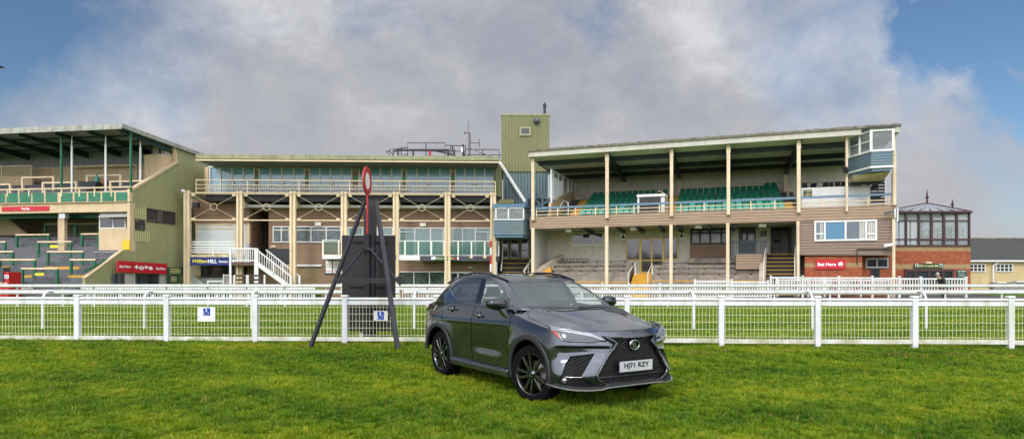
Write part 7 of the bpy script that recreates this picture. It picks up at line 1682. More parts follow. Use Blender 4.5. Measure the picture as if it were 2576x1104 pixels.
# ------ lower level
DB = 4.0
slb0, slb1 = FC.s(c4(372, 0)[0], DB), FC.s(c5(610, 0)[0], DB)
m = MB(FC); m.box(slb0, slb1, DB, DB+.3, -.1, zpb-.03); m.build('lower_wall', WBRICK, Cg)
m = MB(FC); m.box(slb0-.15, slb0, .4, DB+.3, 2.0, zpb-.03); m.build('lower_end_wall', mat('end_grey', (.50, .49, .45), .8), Cg)
GF = mat('gold_frame', (.66, .47, .10), .45)
window(FC, c4(508, 724), c4(686, 797), DB-.02, Cg, mat('cream_frame', (.85, .80, .66), .6), GLASSD, (.31, .65), (), .09)
DGLS = mat('door_glass', (.03, .032, .035), .05, spec=.8, noise=(2.4, .9), col2=(.13, .12, .12))
window(FC, c4(808, 754), c4(885, 877), DB-.02, Cg, GF, DGLS, (), (), .07); window(FC, c4(1014, 750), c4(1094, 873), DB-.02, Cg, GF, DGLS, (), (), .07)
window(FC, c4(885, 753), c4(1015, 948), DB-.05, Cg, GF, DGLS, (.49,), (.64,), .10, 'double_doors')
for x, y, lb in ((791, 746, 'left'), (1114, 739, 'right')):
    m = MB(FC); p, q = FC.p(c4(x-14, y-16), DB), FC.p(c4(x+14, y+16), DB); m.box(p[0], q[0], DB-.04, DB-.01, q[2], p[2]); t = m.build('wall_plaque', SIGNW); tag(t, f'small pale plaque with a dark crest, {lb} of the gold framed doors', 'sign')
    m = MB(FC); cxs = (p[0]+q[0])/2; cz_ = (p[2]+q[2])/2; m.prism([(cxs-.16, cz_-.15), (cxs+.16, cz_-.15), (cxs+.08, cz_+.0), (cxs+.02, cz_+.22), (cxs-.06, cz_+.05)], DB-.05, DB-.042); m.build('crest', mat('crest_navy', (.01, .015, .04), .5), t)
for cr, x, y in ((c4, 491, 712), (c4, 850, 703), (c5, 188, 661), (c5, 566, 653)): floodlight(FC, cr(x, y), .8, Cg, mat('lamp_cream', (.45, .38, .28), .5), .48)
window(FC, c5(140, 671), c5(379, 768), DB-.02, Cg, mat('frame_black', (.012, .012, .014), .4), mat('pale_pane', (.12, .125, .13), .15, noise=(1.5, .8), col2=(.30, .31, .33)), (.24, .5, .77), (.30,), .14)
m = MB(FC); m.px(c5(137, 769), c5(380, 890), DB-.12, DB); m.build('panel', BROWN, Cg)
# entrance recess, doors, passage
m = MB(FC); m.px(c5(427, 664), c5(526, 822), DB-.06, DB); dr_ = m.build('black_doors', mat('door_black', (.02, .018, .022), .4), Cg)
for x0, x1 in ((450, 469), (483, 517)): m = MB(FC); m.px(c5(x0, 706), c5(x1, 742), DB-.075, DB-.06); m.build('pane', mat('pale_pane', (.12, .125, .13), .15), dr_)
m = MB(FC); m.px(c5(555, 687), c5(591, 717), DB-.05, DB); nt_s = m.build('notice', mat('notice_dark', (.04, .035, .045), .5), Cg); 
for k in range(3): text(('BAR','PRIVATE','VIEWING')[k], FC, c5(573, 694+8*k), DB-.06, 1.8, SIGNW, nt_s, width=(6, 10, 11)[k])
pk0, pk1 = FC.s(c5(608, 0)[0], 5.5), FC.s(c5(772, 0)[0], 5.5)
m = MB(FC); m.box(pk0-.5, pk1+1.0, 6.5, 6.7, 0, zpb); m.box(FC.s(c5(770, 0)[0], 1.0), FC.s(c5(770, 0)[0], 1.0)+.15, .6, 6.5, 0, zpb); m.build('passage_wall', mat('passage_grey', (.24, .25, .25), .8, noise=(1, .2)), Cg)
m = MB(FC); m.box(slb1-.05, slb1+.1, DB+.3, 6.5, 0, zpb); m.build('passage_side', WBRICK, Cg)
m = MB(FC); m.px(c5(622, 682), c5(724, 822), 6.4, 6.5); pd = m.build('passage_door', mat('door_pale', (.36, .37, .37), .6), Cg)
m = MB(FC); m.px(c5(672, 682), c5(674, 822), 6.39, 6.4); m.px(c5(634, 741), c5(668, 755), 6.38, 6.4); m.build('door_sign', mat('door_mark', (.05, .05, .05), .6), pd)
m = MB(FC); m.px(c5(655, 660), c5(690, 670), 6.3, 6.5); m.build('exit_sign', mat('exit_lit', (.30, .55, .40), .4), Cg)
p = FC.p(c5(615, 790), 6.2); m = MB(FC); m.lathe([(0, -.45), (.10, -.43), (.11, 0), (.08, .12), (.03, .2), (0, .26)], (p[0], 6.2, p[2]), 'z', 12); tag(m.build('fire_extinguisher', mat('ext_red', (.40, .01, .01), .4)), 'red fire extinguisher in the passage at the head of the black steps', 'extinguisher')
# landing balustrade and brown box front
LB_ = thing('landing_balustrade', FC.w(FC.s(c5(490, 0)[0], 1.8), 1.8, 2), 'dark grey blue balustrade on the landing in front of the black doors', 'balustrade')
p, q = FC.p(c5(392, 748), 1.8), FC.p(c5(588, 825), 1.8); m = MB(FC); m.box(p[0], q[0], 1.75, 1.85, p[2]-.08, p[2]); m.box(p[0], q[0], 1.77, 1.83, q[2], q[2]+.07)
for k in range(19): s = p[0]+(q[0]-p[0])*k/18; w_ = .05 if k in (0, 18) else .018; m.box(s-w_, s+w_, 1.78, 1.82, q[2], p[2]+(0.1 if k in (0, 18) else -.08))
m.build('bars', mat('balustrade_blue', (.06, .085, .11), .5), LB_)
m = MB(FC); m.px(c5(409, 826), c5(566, 912), 1.7, DB); m.build('landing_box', TAN, Cg)
# black steps with yellow edges
BS = thing('black_steps', FC.w(FC.s(c5(670, 0)[0], 1), 1, .1), 'steep black staircase with yellow step edges, left of the red brick bar wall', 'staircase')
zt_, n_ = FC.z(c5(670, 0)[0], c5(0, 823)[1], 3.2), 11; z_b = .25
s0, s1 = FC.s(c5(588, 0)[0], 3.0), FC.s(c5(756, 0)[0], 3.0); s0b, s1b = FC.s(c5(575, 0)[0], 0), FC.s(c5(757, 0)[0], 0)
for k in range(n_):
    f = k/n_; z = zt_-(zt_-z_b)*f; d = 3.2-3.4*f; e0 = s0*(1-f)+s0b*f; e1 = s1*(1-f)+s1b*f; m = MB(FC); m.box(e0, e1, d-.31, d if k else 6.5, -.1, z-.02); m.build('step', ST, BS)
    m = MB(FC); m.box(e0, e1, d-.32, d-.26, z-.055, z-.012); m.build('nosing', YEL, BS)
for xa, ya_, xb, yb_2 in ((594, 738, 572, 975), (765, 738, 757, 950)):
    m = MB(FC); p, q = FC.p(c5(xa, ya_), 3.0), FC.p(c5(xb, yb_2-90), -.3); m.tube([p, q], .04, 6); m.box(q[0]-.03, q[0]+.03, -.33, -.27, 0, q[2]); m.box(p[0]-.03, p[0]+.03, 2.97, 3.03, zt_, p[2])
    for f in (.33, .66): s = p[0]+(q[0]-p[0])*f; d = 3-3.3*f; m.box(s-.02, s+.02, d-.02, d+.02, zt_-(zt_-z_b)*f, p[2]+(q[2]-p[2])*f)
    m.build('handrail', mat('rail_cream', (.60, .55, .45), .5), BS)
m = MB(FC); p, q, r_ = FC.p(c5(568, 825), 2.2), FC.p(c5(582, 825), 2.2), FC.p(c5(548, 960), .1)
m.hexa([(r_[0]-.05,-.1,-.1),(r_[0]+.35,-.1,-.1),(p[0]+.3,3.0,-.1),(p[0]-.1,3.0,-.1),(r_[0]-.05,-.1,r_[2]-.1),(r_[0]+.35,-.1,r_[2]-.1),(p[0]+.3,3.0,p[2]+.1),(p[0]-.1,3.0,p[2]+.1)]); m.build('side_wall', mat('wall_buff', (.50, .42, .32), .8, noise=(2, .2)), BS)
# concrete terraces with plank benches
def terraces(nm, s0, s1, n, z_top, d_top, yel, benches, label):
    t = thing(nm, FC.w((s0+s1)/2, 1, .1), label, 'terrace'); zstep = (z_top-.30)/n; dst = d_top/n*1.15
    for k in range(n):
        z = z_top-zstep*k; d = d_top-dst*k; m = MB(FC); m.box(s0, s1, d-dst, DB if k == 0 else d-dst+dst*1.01 if False else DB-.02-k*.003, -.1+k*.002, z) if k == 0 else m.box(s0+.004*k, s1-.004*k, d-dst, d, -.1, z)
        m.build('step', CONC, t)
        if k in yel: m = MB(FC); m.box(s0+.02, s1-.02, d-dst-.015, d-dst+.06, z-.06, z+.012); m.build('yellow_edge', YEL, t)
        if k in benches:
            m = MB(FC); m.box(s0+.3, s1-.3, d-dst+.05, d-dst+.30, z+.10, z+.15); m.build('bench_plank', mat('bench_wood', (.10, .075, .055), .8, noise=(6, .4)), t)
            nb_ = int((s1-s0)/1.0)
            for i in range(nb_): s = s0+.5+(s1-s0-1)*i/max(1, nb_-1); m = MB(FC); m.box(s-.05, s+.05, d-dst+.08, d-dst+.27, z, z+.10); m.build('bench_block', mat('bench_block', (.05, .04, .035), .8), t)
    return t
zt1t = FC.z(c4(600, 0)[0], c4(0, 893)[1], 3.0)
terraces('left_terrace', FC.s(c4(352, 0)[0], 1.0), FC.s(c4(832, 0)[0], 2), 7, zt1t, 3.2, (4, 5), (0, 1, 2), 'weathered concrete spectator steps with plank benches, left of the yellow stairs')
zt2t = FC.z(c4(1120, 0)[0], c4(0, 903)[1], 3.0)
terraces('right_terrace', FC.s(c4(946, 0)[0], 1.5), FC.s(c5(548, 0)[0], 1.5), 6, zt2t, 3.2, (3, 4), (0, 1, 2), 'weathered concrete spectator steps with plank benches, right of the yellow stairs')
m = MB(FC); p, q = FC.p(c5(130, 850), 3.5), FC.p(c5(405, 880), 3.5); m.box(p[0], q[0], 3.0, DB-.13, 1, p[2]); m.build('upper_step', CONC, Cg)
ys_ = thing('yellow_stairs', FC.w(FC.s(c4(888, 0)[0], 1), 1, .1), 'yellow painted stairs up to the gold framed doors between the concrete terraces', 'staircase')
s0, s1 = FC.s(c4(835, 0)[0], 1), FC.s(c4(944, 0)[0], 1); ztop_y = FC.z(c4(890, 0)[0], c4(0, 950)[1], 2.6)
for k in range(7): z = ztop_y*(1-k/7)+.1*k/7; d = 2.6-.42*k; m = MB(FC); m.box(s0-.02*k, s1+.02*k, d-.42, d if k else DB, -.1, z); m.build('step', YEL, ys_)
for pts in ([(819, 1004), (819, 950), (856, 893), (858, 960)], [(927, 1004), (927, 950), (950, 895), (952, 955)]):
    m = MB(FC); m.tube([FC.p(c4(*q), .8) for q in pts], .045, 6); m.build('handrail', WHITEP, ys_)
# ladder on the terrace, raking wall left
t = thing('ladder', FC.w(FC.s(c4(525, 0)[0], 3), 3, 2.5), 'dark metal ladder lying on its side on top of the left concrete terrace', 'ladder'); m = MB(FC)
P0, P1, P2, P3 = [FC.p(c4(*q), 3.4) for q in ((452, 868), (602, 868), (597, 889), (446, 891))]; m.bar(P0, P1, .05); m.bar(P3, P2, .05)
for k in range(10): f = k/9; m.bar(Vector(P0)*(1-f)+Vector(P1)*f, Vector(P3)*(1-f)+Vector(P2)*f, .035)
m.build('frame', mat('ladder_grey', (.06, .055, .055), .5), t)
m = MB(FC); Q4 = [FC.p(c4(*q), .6) for q in ((301, 930), (388, 838), (390, 875), (345, 935))]; m.hexa([(Q4[0][0],.4,-.1),(Q4[0][0]+.9,.4,-.1),(Q4[1][0]+.2,3.8,-.1),(Q4[1][0]-.2,3.8,-.1),(Q4[0][0],.4,Q4[0][2]),(Q4[0][0]+.5,.4,Q4[0][2]),(Q4[1][0]+.2,3.8,Q4[1][2]),(Q4[1][0]-.1,3.8,Q4[1][2])]); tag(m.build('raking_wall', mat('wall_buff', (.50, .42, .32), .8)), 'buff sloping wall between the link steps and the left concrete terrace', 'wall')
for k in range(6):
    p, q = FC.p(c4(352+k*-2, 915+k*9), 1.6-.3*k), FC.p(c4(396, 921+k*9), 1.6-.3*k); m = MB(FC); m.box(p[0], q[0], 1.4-.3*k, 1.7-.3*k, q[2]-.1, p[2]); m.build('yellow_step', YEL, Cg)
# ------ right end block: boarded upper room over red brick
EB = thing('bar_wing', FC.w(FC.s(c5(1050, 0)[0]), .5, .1), 'tan boarded room with white window above red brick, right end of the stand', 'building wing')
m = MB(FC); qbox(m, c5(785, 631), c5(1332, 616), c5(1332, 830), c5(785, 830), .0, 3.5); m.build('boarded_wall', BROWN if False else mat('mid_cladding', (.27, .19, .145), .6, noise=(1.1, .15), bands=('z', .18, 1.0, .32)), EB)
w = window(FC, c5(872, 624), c5(1243, 746), -.01, EB, WHITEP, mat('bar_window_glass', (.12, .15, .19), .08, noise=(.5, .4), spec=.7), (.17, .505, .83), (), .11)
for x0, x1 in ((884, 926), (1187, 1236)):
    p, q = FC.p(c5(x0, 700), -.05), FC.p(c5(x1, 708), -.05); m = MB(FC); m.box(p[0], q[0], -.085, -.01, q[2], p[2]); m.build('transom', WHITEP, w)
curtain(FC, c5(1137, 632), c5(1178, 735), -.045, EB, 4); curtain(FC, c5(1190, 636), c5(1236, 735), -.045, EB, 4); curtain(FC, c5(905, 640), c5(922, 735), -.045, EB, 2)
m = MB(FC); m.px(c5(935, 634), c5(1050, 734), -.045, -.042); m.build('blue_blind', mat('blind_blue', (.08, .20, .33), .3), EB)
zb0_ = FC.z(c5(1050, 0)[0], c5(0, 832)[1], 0)
m = MB(FC); p, q = FC.p(c5(818, 832), .15), FC.p(c5(1155, 832), .15); zbd = [FC.z(c5(950, 0)[0], c5(0, y)[1], .15) for y in (876, 902)]
m.box(p[0], q[0], .15, 3.4, -.1, zbd[1]-.002); m.box(p[0], q[0], .15, 3.4, zbd[0]+.002, zb0_-.03); m.build('brick_base', BRICKR, EB)
m = MB(FC); m.box(p[0]+.001, q[0]-.001, .146, 3.39, zbd[1], zbd[0]); m.build('buff_band', BRICKB, EB)
m = MB(FC); m.box(q[0]+.005, FC.s(c5(1332, 0)[0], 1.2), 1.1, 3.4, -.1, zb0_-.03); m.build('recessed_base', BRICKR, EB)
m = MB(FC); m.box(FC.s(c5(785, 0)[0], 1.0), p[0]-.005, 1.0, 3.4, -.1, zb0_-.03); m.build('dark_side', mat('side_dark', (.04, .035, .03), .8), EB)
window(FC, c5(1175, 848), c5(1311, 906), 1.08, EB, mat('alu_frame', (.35, .36, .37), .5), GLASSD, (.5,), (), .09); window(FC, c5(1203, 908), c5(1259, 1010), 1.08, EB, mat('frame_black', (.012, .012, .014), .4), GLASSD, (), (.06,), .1, 'dark_door')
m = MB(FC); m.tube([FC.p(c5(*k), -.08) for k in ((1125, 885), (1125, 795), (1300, 795), (1320, 783))], .035, 6); m.build('black_pipe', BLACKP, EB)
for x, y, mt in ((1311, 772, WHITEP), (1315, 581, mat('lamp_dark', (.08, .08, .09), .4))):
    s, _, z = FC.p(c5(x, y), -.3); m = MB(FC); m.hexa([(s-.28,-.55,z-.12),(s+.20,-.5,z-.02),(s+.20,-.35,z-.02),(s-.28,-.40,z-.12),(s-.28,-.55,z+.06),(s+.20,-.5,z+.14),(s+.20,-.35,z+.14),(s-.28,-.40,z+.06)]); m.build('security_camera', mt, EB)
bh = thing('bet_sign', FC.w(FC.s(c5(967, 0)[0]), 0, 2.2), 'bright red betting sign on the red brick wall', 'sign')
m = MB(FC); m.px(c5(881, 857), c5(1056, 912), .05, .12); m.build('panel', RED, bh); text('Bet Here', FC, c5(946, 884), .045, 8.0, SIGNW, bh, width=44, bold=.025)
s, _, z = FC.p(c5(1028, 884), .04); m = MB(FC); m.lathe([(0, 0), (.14, 0), (.14, .01)], (s, .035, z), 'y', 18); m.build('arrow_disc', SIGNW, bh); m = MB(FC); m.bar((s-.03, .03, z+.06), (s+.04, .03, z), .025, .006); m.bar((s-.03, .03, z-.06), (s+.04, .03, z), .025, .006); m.build('arrow', RED, bh)
m = MB(FC); m.tube([FC.p(c5(*k), -.1) for k in ((1350, 612), (1350, 560), (1366, 545), (1366, 630), (1355, 632))], .05, 6); m.build('white_downpipe', WHITEP, Cg)
# ================================================================ W: brick bar with glazed lantern
FWb = Frame(49.5, -.03); DBR = mat('dark_red_frame', (.045, .012, .014), .4)
wb = thing('bar_building', FWb.w(FWb.s(c6(790, 0)[0]), 2, .1), 'red brick bar with a dark framed glass conservatory room on top', 'building')
x0, x1 = 520, 1009; zk_ = [FWb.z(c6(790, 0)[0], c6(0, y)[1], 0) for y in (779, 806, 884, 911)]; s0, s1 = FWb.s(c6(x0, 0)[0]), FWb.s(c6(x1, 0)[0])
for z0, z1, mt in ((-.1, zk_[3], BRICKR), (zk_[3], zk_[2], BRICKB), (zk_[2], zk_[1], BRICKR), (zk_[1], zk_[0], BRICKB)):
    m = MB(FWb); m.box(s0, s1, 0, 6, z0+.001, z1-.001); m.build('brick_wall', mt, wb)
window(FWb, c6(616, 914), c6(908, 1030), -.02, wb, DBR, GLASSD, (.22, .5, .775), (), .17, 'entrance_doors')
d0 = 0.0
m = MB(FWb); p, q = FWb.p(c6(x0, 770), -.05), FWb.p(c6(1008, 779), -.05); m.box(p[0], q[0]+.05, -.08, 6, q[2]+.002, p[2]); zs1 = FWb.z(c6(790, 0)[0], c6(0, 584)[1], 0); m.box(p[0], q[0]+.05, -.12, 6, zs1-.02, zs1+.10)
zq = p[2]
for x, w_ in ((547, 3), (627, 6), (703, 6), (777, 6), (851, 7), (927, 6), (1001, 5)):
    s = FWb.s(c6(x, 0)[0]); m.box(s-w_*.012, s+w_*.012, -.06, .10, zq, zs1-.02)
for y in (737, 628): 
    z = FWb.z(c6(790, 0)[0], c6(0, y)[1], 0); m.box(p[0], q[0], -.04, .05, z-.05, z+.05)
m.build('lantern_frame', DBR, wb)
m = MB(FWb); m.box(s0, s1-.1, .06, .07, zq, zs1-.02); m.box(s1-.11, s1-.10, .08, 5.9, zq, zs1-.02); m.build('lantern_glass', mat('lantern_pane', (.60, .63, .66), .06, alpha=.20), wb)
m = MB(FWb)
for d in (1.5, 3.0, 4.5, 5.95): m.box(s1-.14, s1, d-.06, d+.06, zq, zs1)
for x in (565, 640, 703, 777, 851, 927): s = FWb.s(c6(x, 0)[0]); m.box(s-.05, s+.05, 5.9, 6.0, zq, zs1)
m.build('rear_frame', DBR, wb)
ap = FWb.p(c6(752, 524), 3.0); e0 = FWb.p(c6(x0-40, 574), -.2); e1 = FWb.p(c6(1016, 576), -.2); m = MB(FWb)
eaL, eaR, ebR, ebL = (e0[0], -.2, zs1+.1), (e1[0], -.2, zs1+.1), (e1[0], 6.2, zs1+.1), (e0[0], 6.2, zs1+.1); r0_, r1_ = (ap[0], 3, ap[2]), (FWb.p(c6(902, 553), 3)[0], 3, ap[2]-.35)
m.add([eaL, eaR, ebR, ebL, (ap[0], 3, ap[2])], [(0, 1, 4), (1, 2, 4), (2, 3, 4), (3, 0, 4)]); m.build('glass_roof', mat('roof_pane', (.62, .64, .66), .1, alpha=.5), wb)
m = MB(FWb)
for q in (eaL, eaR, ebR, ebL): m.bar(q, (ap[0], 3, ap[2]), .10, .12)
for x in (565, 630, 703, 777, 851, 927): s = FWb.s(c6(x, 0)[0], -.2); m.bar((s, -.2, zs1+.12), (ap[0]+(s-ap[0])*.12, 2.6, ap[2]-.25), .07, .09)
m.bar(eaL, eaR, .14, .14); m.bar(eaR, ebR, .12, .14); m.build('glazing_bars', DBR, wb)
for (s, d, z), h_ in (((ap[0], 3, ap[2]), 1.1), ((FWb.p(c6(902, 550), 2.2)[0], 2.2, FWb.p(c6(902, 556), 2.2)[2]), .75)): m = MB(FWb); m.tube([(s, d, z-.2), (s, d, z+h_*.3), (s, d, z+h_*.45), (s, d, z+h_)], [.10, .06, .09, .015], 8); m.tube([(s, d, z+h_*.36), (s, d, z+h_*.44)], .14, 8); m.build('finial', DBR, wb)
m = MB(FWb); m.box(s0, s1-.1, .1, 5.9, zq-.1, zq-.02); m.build('lantern_floor', mat('floor_tan', (.3, .25, .2), .8), wb)
m = MB(FWb); m.px(c6(748, 869), c6(780, 880), -.3, 0); m.build('lamp', CREAM, wb)
ws = thing('bar_sign', FWb.w(FWb.s(c6(762, 0)[0]), -.1, 2.4), 'dark green bar sign with gold lettering and white horseshoes over the brown doors', 'sign')
m = MB(FWb); m.px(c6(676, 881), c6(848, 907), -.10, -.03); m.build('panel', GSIGN, ws); text('The Wessex Bar', FWb, c6(762, 893), -.11, 4.2, GOLD, ws, width=50, bold=.02, slant=.1)
for x in (690, 834): s, _, z = FWb.p(c6(x, 893), -.11); m = MB(FWb); m.tube([(s+.10*math.cos(R(a_)), -.12, z+.13*math.sin(R(a_))) for a_ in range(-60, 241, 30)], .025, 5); m.build('horseshoe', SIGNW, ws)
wm = thing('menu_sign', FWb.w(FWb.s(c6(957, 0)[0]), -.1, 1.5), 'dark green upright menu board with pale lettering, right of the bar doors', 'sign')
m = MB(FWb); m.px(c6(928, 918), c6(987, 1000), -.08, -.02); m.build('panel', GSIGN, wm); text('The Wessex', FWb, c6(957, 925), -.09, 2.4, SIGNW, wm, width=19, bold=.02)
for i, y in enumerate((939, 947, 955)): text(('Range of Drinks,', 'Wines & Spirits', 'Snacks and Hot Food')[i], FWb, c6(957, y), -.09, 1.4, SIGNW, wm, width=(17, 15, 16)[i])
# stacked chairs and tables inside the lantern
stk_ = thing('x', (0, 0, 0), 'x', 'x'); bpy.data.objects.remove(stk_)
for i, (x, y0, n_) in enumerate(((748, 678, 3), (800, 672, 6), (830, 668, 6), (866, 665, 7), (880, 660, 8), (905, 658, 8), (950, 660, 8))):
    s = FWb.s(c6(x, 0)[0], 2.0); zt_ = FWb.z(c6(x, 0)[0], c6(0, y0)[1], 2.0); t = thing('chair_stack', FWb.w(s, 2, zq), f'stack of grey chairs behind the lantern glass, {ORD[i+1]} from the left', 'chair stack', 'stacked chairs in the glazed lantern')
    for k in range(n_):
        z = zt_-.10-k*(zt_-zq)/n_*.98; m = MB(FWb); m.tube([(s-.20, 2, z-.3), (s-.21, 2, z-.05), (s-.12, 2, z+.08), (s+.12, 2, z+.08), (s+.21, 2, z-.05), (s+.20, 2, z-.3)], .035, 5); m.build('chair_back', mat('chair_grey', (.04, .045, .04), .6), t)
for i, (x0_, x1_, y) in enumerate(((722, 768, 715), (782, 813, 715))):
    t = thing('table_stack', FWb.w(FWb.s(c6(x0_, 0)[0], 1.2), 1.2, zq), ('wider' if i == 0 else 'narrower')+' stack of pinkish folded tables inside the lantern', 'tables', 'folded tables in the glazed lantern')
    for k in range(5): m = MB(FWb); m.px(c6(x0_, y+k*10), c6(x1_, y+5+k*10), 1.2, 2.0); m.build('table_top', mat('table_pink', (.42, .25, .19), .7), t)
# ================================================================ far right: cream boarded range with slate roof
FR = Frame(56.0, 0); rg = thing('boarded_building', FR.w(FR.s(c6(1180, 0)[0]), 3, .1), 'low cream boarded building with dark mossy slate roof at the right edge', 'building')
CB = mat('cream_boards', (.62, .47, .25), .6, noise=(1, .1), bands=('z', .15, 1.0, .62))
m = MB(FR); m.px(c6(1000, 866), c6(2280, 1060), 0, 6); m.build('wall', CB, rg)
p, q, r_ = FR.p(c6(1000, 862), -.3), FR.p(c6(2300, 862), -.3), FR.p(c6(1010, 734), 5.5); m = MB(FR)
m.add([p, q, (q[0], 5.5, r_[2]), (p[0], 5.5, r_[2]), (p[0], 11, p[2]), (q[0], 11, p[2])], [(0, 1, 2, 3), (3, 2, 5, 4)]); m.build('roof', SLATE, rg)
m = MB(FR); m.bar((p[0], -.32, p[2]-.04), (q[0], -.32, p[2]-.04), .14, .14); m.build('gutter', WHITEP, rg); m = MB(FR); m.bar((p[0], 5.5, r_[2]+.03), (q[0], 5.5, r_[2]+.03), .3, .12); m.build('ridge', MOSS, rg)
for x0_, x1_ in ((1000, 1094), (1157, 1256)): window(FR, c6(x0_, 882), c6(x1_, 929), -.02, rg, WHITEP, GLASSD, (.25, .5, .75), (.5,), .07)
m = MB(FR); m.px(c6(1066, 960), c6(1113, 1010), -.05, 0); m.build('hatch', mat('hatch_cream', (.55, .42, .23), .6), rg)
m = MB(FR); m.tube([FR.p(c6(*k), -.15) for k in ((1185, 872), (1172, 872), (1143, 893), (1143, 1040))], .07, 8); m.build('downpipe', WHITEP, rg)
FRa = Frame(50.0, 0); m = MB(FRa); P_ = [FRa.p(c6(*k), 0) for k in ((1142, 994), (1330, 985), (1600, 975), (1600, 1060), (1142, 1060))]; m.prism([(k[0], k[2]) for k in P_], 0, .4)
t = m.build('ramp_wall', mat('ramp_grey', (.26, .24, .23), .9, noise=(1.5, .4), bump=(10, .3))); tag(t, 'low rough grey ramp wall in front of the cream boarded building', 'wall')
for x0_, x1_, y in ((1170, 1220, 989), (1282, 1340, 983)): m = MB(FRa); m.px(c6(x0_, y), c6(x1_, y+7), -.1, .5); m.build('coping_stone', WHITEP, t)
# ================================================================ person walking behind the rails
FPn = Frame(36.9, 0)
def skinned(name, chains, mt, parent):
    """one continuous body: joints with radii, grown with a skin modifier"""
    vs, es, rs = [], [], []
    for ch in chains:
        prev = None
        for (p, r) in ch:
            key = tuple(round(v, 4) for v in p)
            if key in [tuple(round(v, 4) for v in q) for q in vs]: i = [tuple(round(v, 4) for v in q) for q in vs].index(key)
            else: vs.append(p); rs.append(r); i = len(vs)-1
            if prev is not None and prev != i: es.append((prev, i))
            prev = i
    me = bpy.data.meshes.new(name); me.from_pydata(vs, es, []); o = bpy.data.objects.new(name, me); C.objects.link(o); o.parent = parent
    md = o.modifiers.new('skin', 'SKIN'); sk = me.skin_vertices[0].data if me.skin_vertices else None
    if sk is None:
        bm_ = __import__('bmesh').new(); bm_.from_mesh(me); bm_.verts.layers.skin.verify(); bm_.to_mesh(me); bm_.free(); sk = me.skin_vertices[0].data
    for i, r in enumerate(rs): sk[i].radius = r if isinstance(r, tuple) else (r, r)
    sk[0].use_root = True; s2 = o.modifiers.new('sub', 'SUBSURF'); s2.levels = s2.render_levels = 2; me.materials.append(mt); return o
hd = FPn.p(c6(808, 962), 0); px0 = hd[0]; gp = .12
pr = thing('person', FPn.w(px0+.25, 0, gp), 'grey haired person in a black jacket stooping behind the white rails', 'person')
SK = mat('skin', (.45, .25, .18), .6); JK = mat('jacket_black', (.012, .013, .015), .75, bump=(12, .4)); TR = mat('trousers_dark', (.02, .03, .05), .8); HR = mat('grey_hair', (.32, .30, .28), .9, bump=(80, .5))
Y0 = FPn.a
hp = (.36, 0, .92); B = lambda x, y, z: (x, y, z)
# x to the right, y away, z up from the feet; walks to the left, leaning forward, looking down
skinned('body', [[(hp, (.15, .12)), (B(.33,0,1.05), (.16, .13)), (B(.27,0,1.22), (.17, .13)), (B(.19,0,1.38), (.15, .13)), (B(.10,0,1.47), (.065, .065)), (B(.04,0,1.53), (.06, .06)), (B(-.02,-.0,1.60), (.085, .078)), (B(-.04,0,1.68), (.08, .07))],
   [(B(.19,0,1.38), (.15, .13)), (B(.18,-.19,1.38), .06), (B(.22,-.24,1.12), .045), (B(.12,-.24,.90), .035), (B(.06,-.23,.84), .022)],
   [(B(.19,0,1.38), (.15, .13)), (B(.18,.19,1.38), .06), (B(.24,.23,1.12), .045), (B(.30,.23,.88), .035), (B(.30,.22,.80), .022)],
   [(hp, (.15, .12)), (B(.32,-.10,.85), .09), (B(.22,-.10,.50), .065), (B(.28,-.10,.10), .045), (B(.16,-.10,.04), .04)],
   [(hp, (.15, .12)), (B(.40,.10,.85), .09), (B(.40,.10,.48), .065), (B(.56,.10,.12), .045), (B(.46,.10,.04), .04)]], SK, pr)
skinned('jacket', [[(B(.38,0,.80), (.18, .16)), (B(.35,0,1.02), (.19, .16)), (B(.28,0,1.22), (.20, .17)), (B(.20,0,1.38), (.18, .16)), (B(.13,0,1.47), (.11, .11))],
   [(B(.20,0,1.38), (.18, .16)), (B(.19,-.21,1.37), .085), (B(.23,-.26,1.12), .07), (B(.13,-.26,.92), .055)], [(B(.20,0,1.38), (.18, .16)), (B(.19,.21,1.37), .085), (B(.25,.25,1.12), .07), (B(.31,.25,.90), .055)], [(B(.20,0,1.38), (.18, .16)), (B(.26,0,1.50), (.09, .11))]], JK, pr)
skinned('trousers', [[(B(.38,0,.86), (.15, .13)), (B(.32,-.10,.80), .10), (B(.22,-.10,.50), .08), (B(.28,-.10,.12), .065)], [(B(.38,0,.86), (.15, .13)), (B(.40,.10,.80), .10), (B(.40,.10,.48), .08), (B(.55,.10,.14), .065)]], TR, pr)
m = MB(); m.lathe([(0, .135), (.05, .125), (.088, .08), (.10, .02), (.09, -.045), (.0, -.05)], (.0, 0, 1.66), 'z', 16); m.build('hair', HR, pr, local=True)
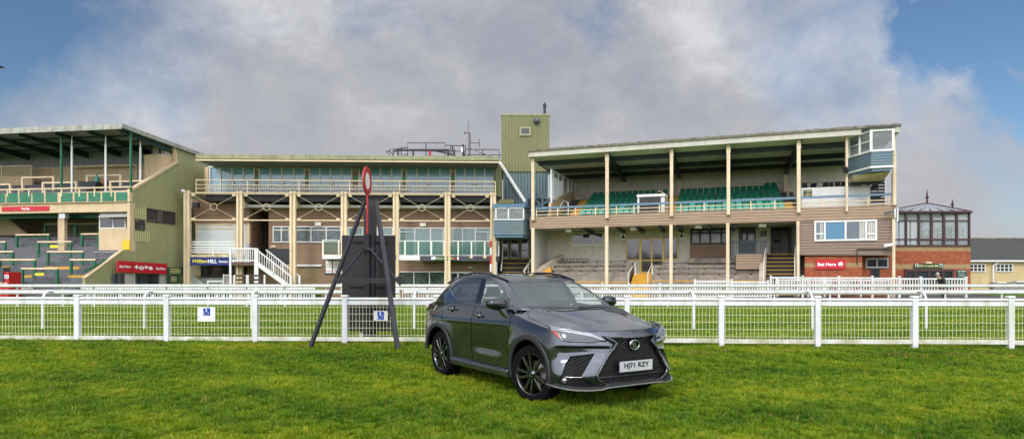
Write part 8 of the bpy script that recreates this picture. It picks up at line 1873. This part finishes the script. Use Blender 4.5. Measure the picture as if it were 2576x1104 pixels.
m = MB(); m.box(-.135, -.11, -.012, .012, 1.60, 1.635); m.build('nose', SK, pr, local=True)
for y in (-.035, .035): m = MB(); m.lathe([(0, -.01), (.011, 0), (0, .01)], (-.112, y, 1.655), 'z', 8); m.build('eye', GLASSD, pr, local=True)
for y in (-.085, .085): m = MB(); m.lathe([(0, -.03), (.02, 0), (0, .03)], (-.01, y, 1.62), 'z', 8); m.build('ear', SK, pr, local=True)
for x, y in ((.20, -.10), (.50, .10)): m = MB(); m.hexa([(x-.16,y-.045,.0),(x+.10,y-.045,.0),(x+.10,y+.045,.0),(x-.16,y+.045,.0),(x-.12,y-.04,.07),(x+.08,y-.04,.11),(x+.08,y+.04,.11),(x-.12,y+.04,.07)]); m.build('shoe', BLACKP, pr, local=True)
for x, z, y in ((.06, .82, -.24), (.30, .78, .22)):
    for k in range(5): m = MB(); yy = y-.03+.015*k; m.tube([(x, yy, z), (x-.02, yy, z-.04-.006*(k % 3)), (x-.035, yy, z-.07)], [.010, .009, .007], 6); m.build('finger', SK, pr, local=True)
m = MB(); m.box(.36, .475, -.185, -.175, 1.22, 1.24); m.box(.36, .475, -.185, -.175, 1.17, 1.185); m.build('reflective_stripe', mat('stripe_lime', (.65, .70, .25), .4), pr, local=True)
pr.location = (hd[0]+.06, Y0, gp)

bd_ = thing('bird', ((2-1288)/FV*60, 60, CH-(170-HV)/FV*60), 'small dark bird in flight at the left edge of the sky', 'bird')
m = MB(); m.tube([(-.35, 0, .02), (-.2, 0, .03), (0, 0, .0), (.2, 0, -.03), (.34, 0, -.02)], [.02, .07, .10, .06, .02], 8); m.build('body', BLACKP, bd_, local=True)
for y, z in ((-.55, .16), (.55, .20)): m = MB(); m.add([(-.12, 0, .04), (.12, 0, .03), (.05, y*.5, z*.9), (-.12, y*.5, z), (-.05, y, z*.5), (-.2, y*.9, z*.5), (-.1, 0, .07), (.1, 0, .06)], [(0, 1, 2, 3), (3, 2, 4, 5), (6, 7, 2, 3)]); m.build('wing', BLACKP, bd_, local=True)
def _root(o):
    while o.parent: o = o.parent
    return o
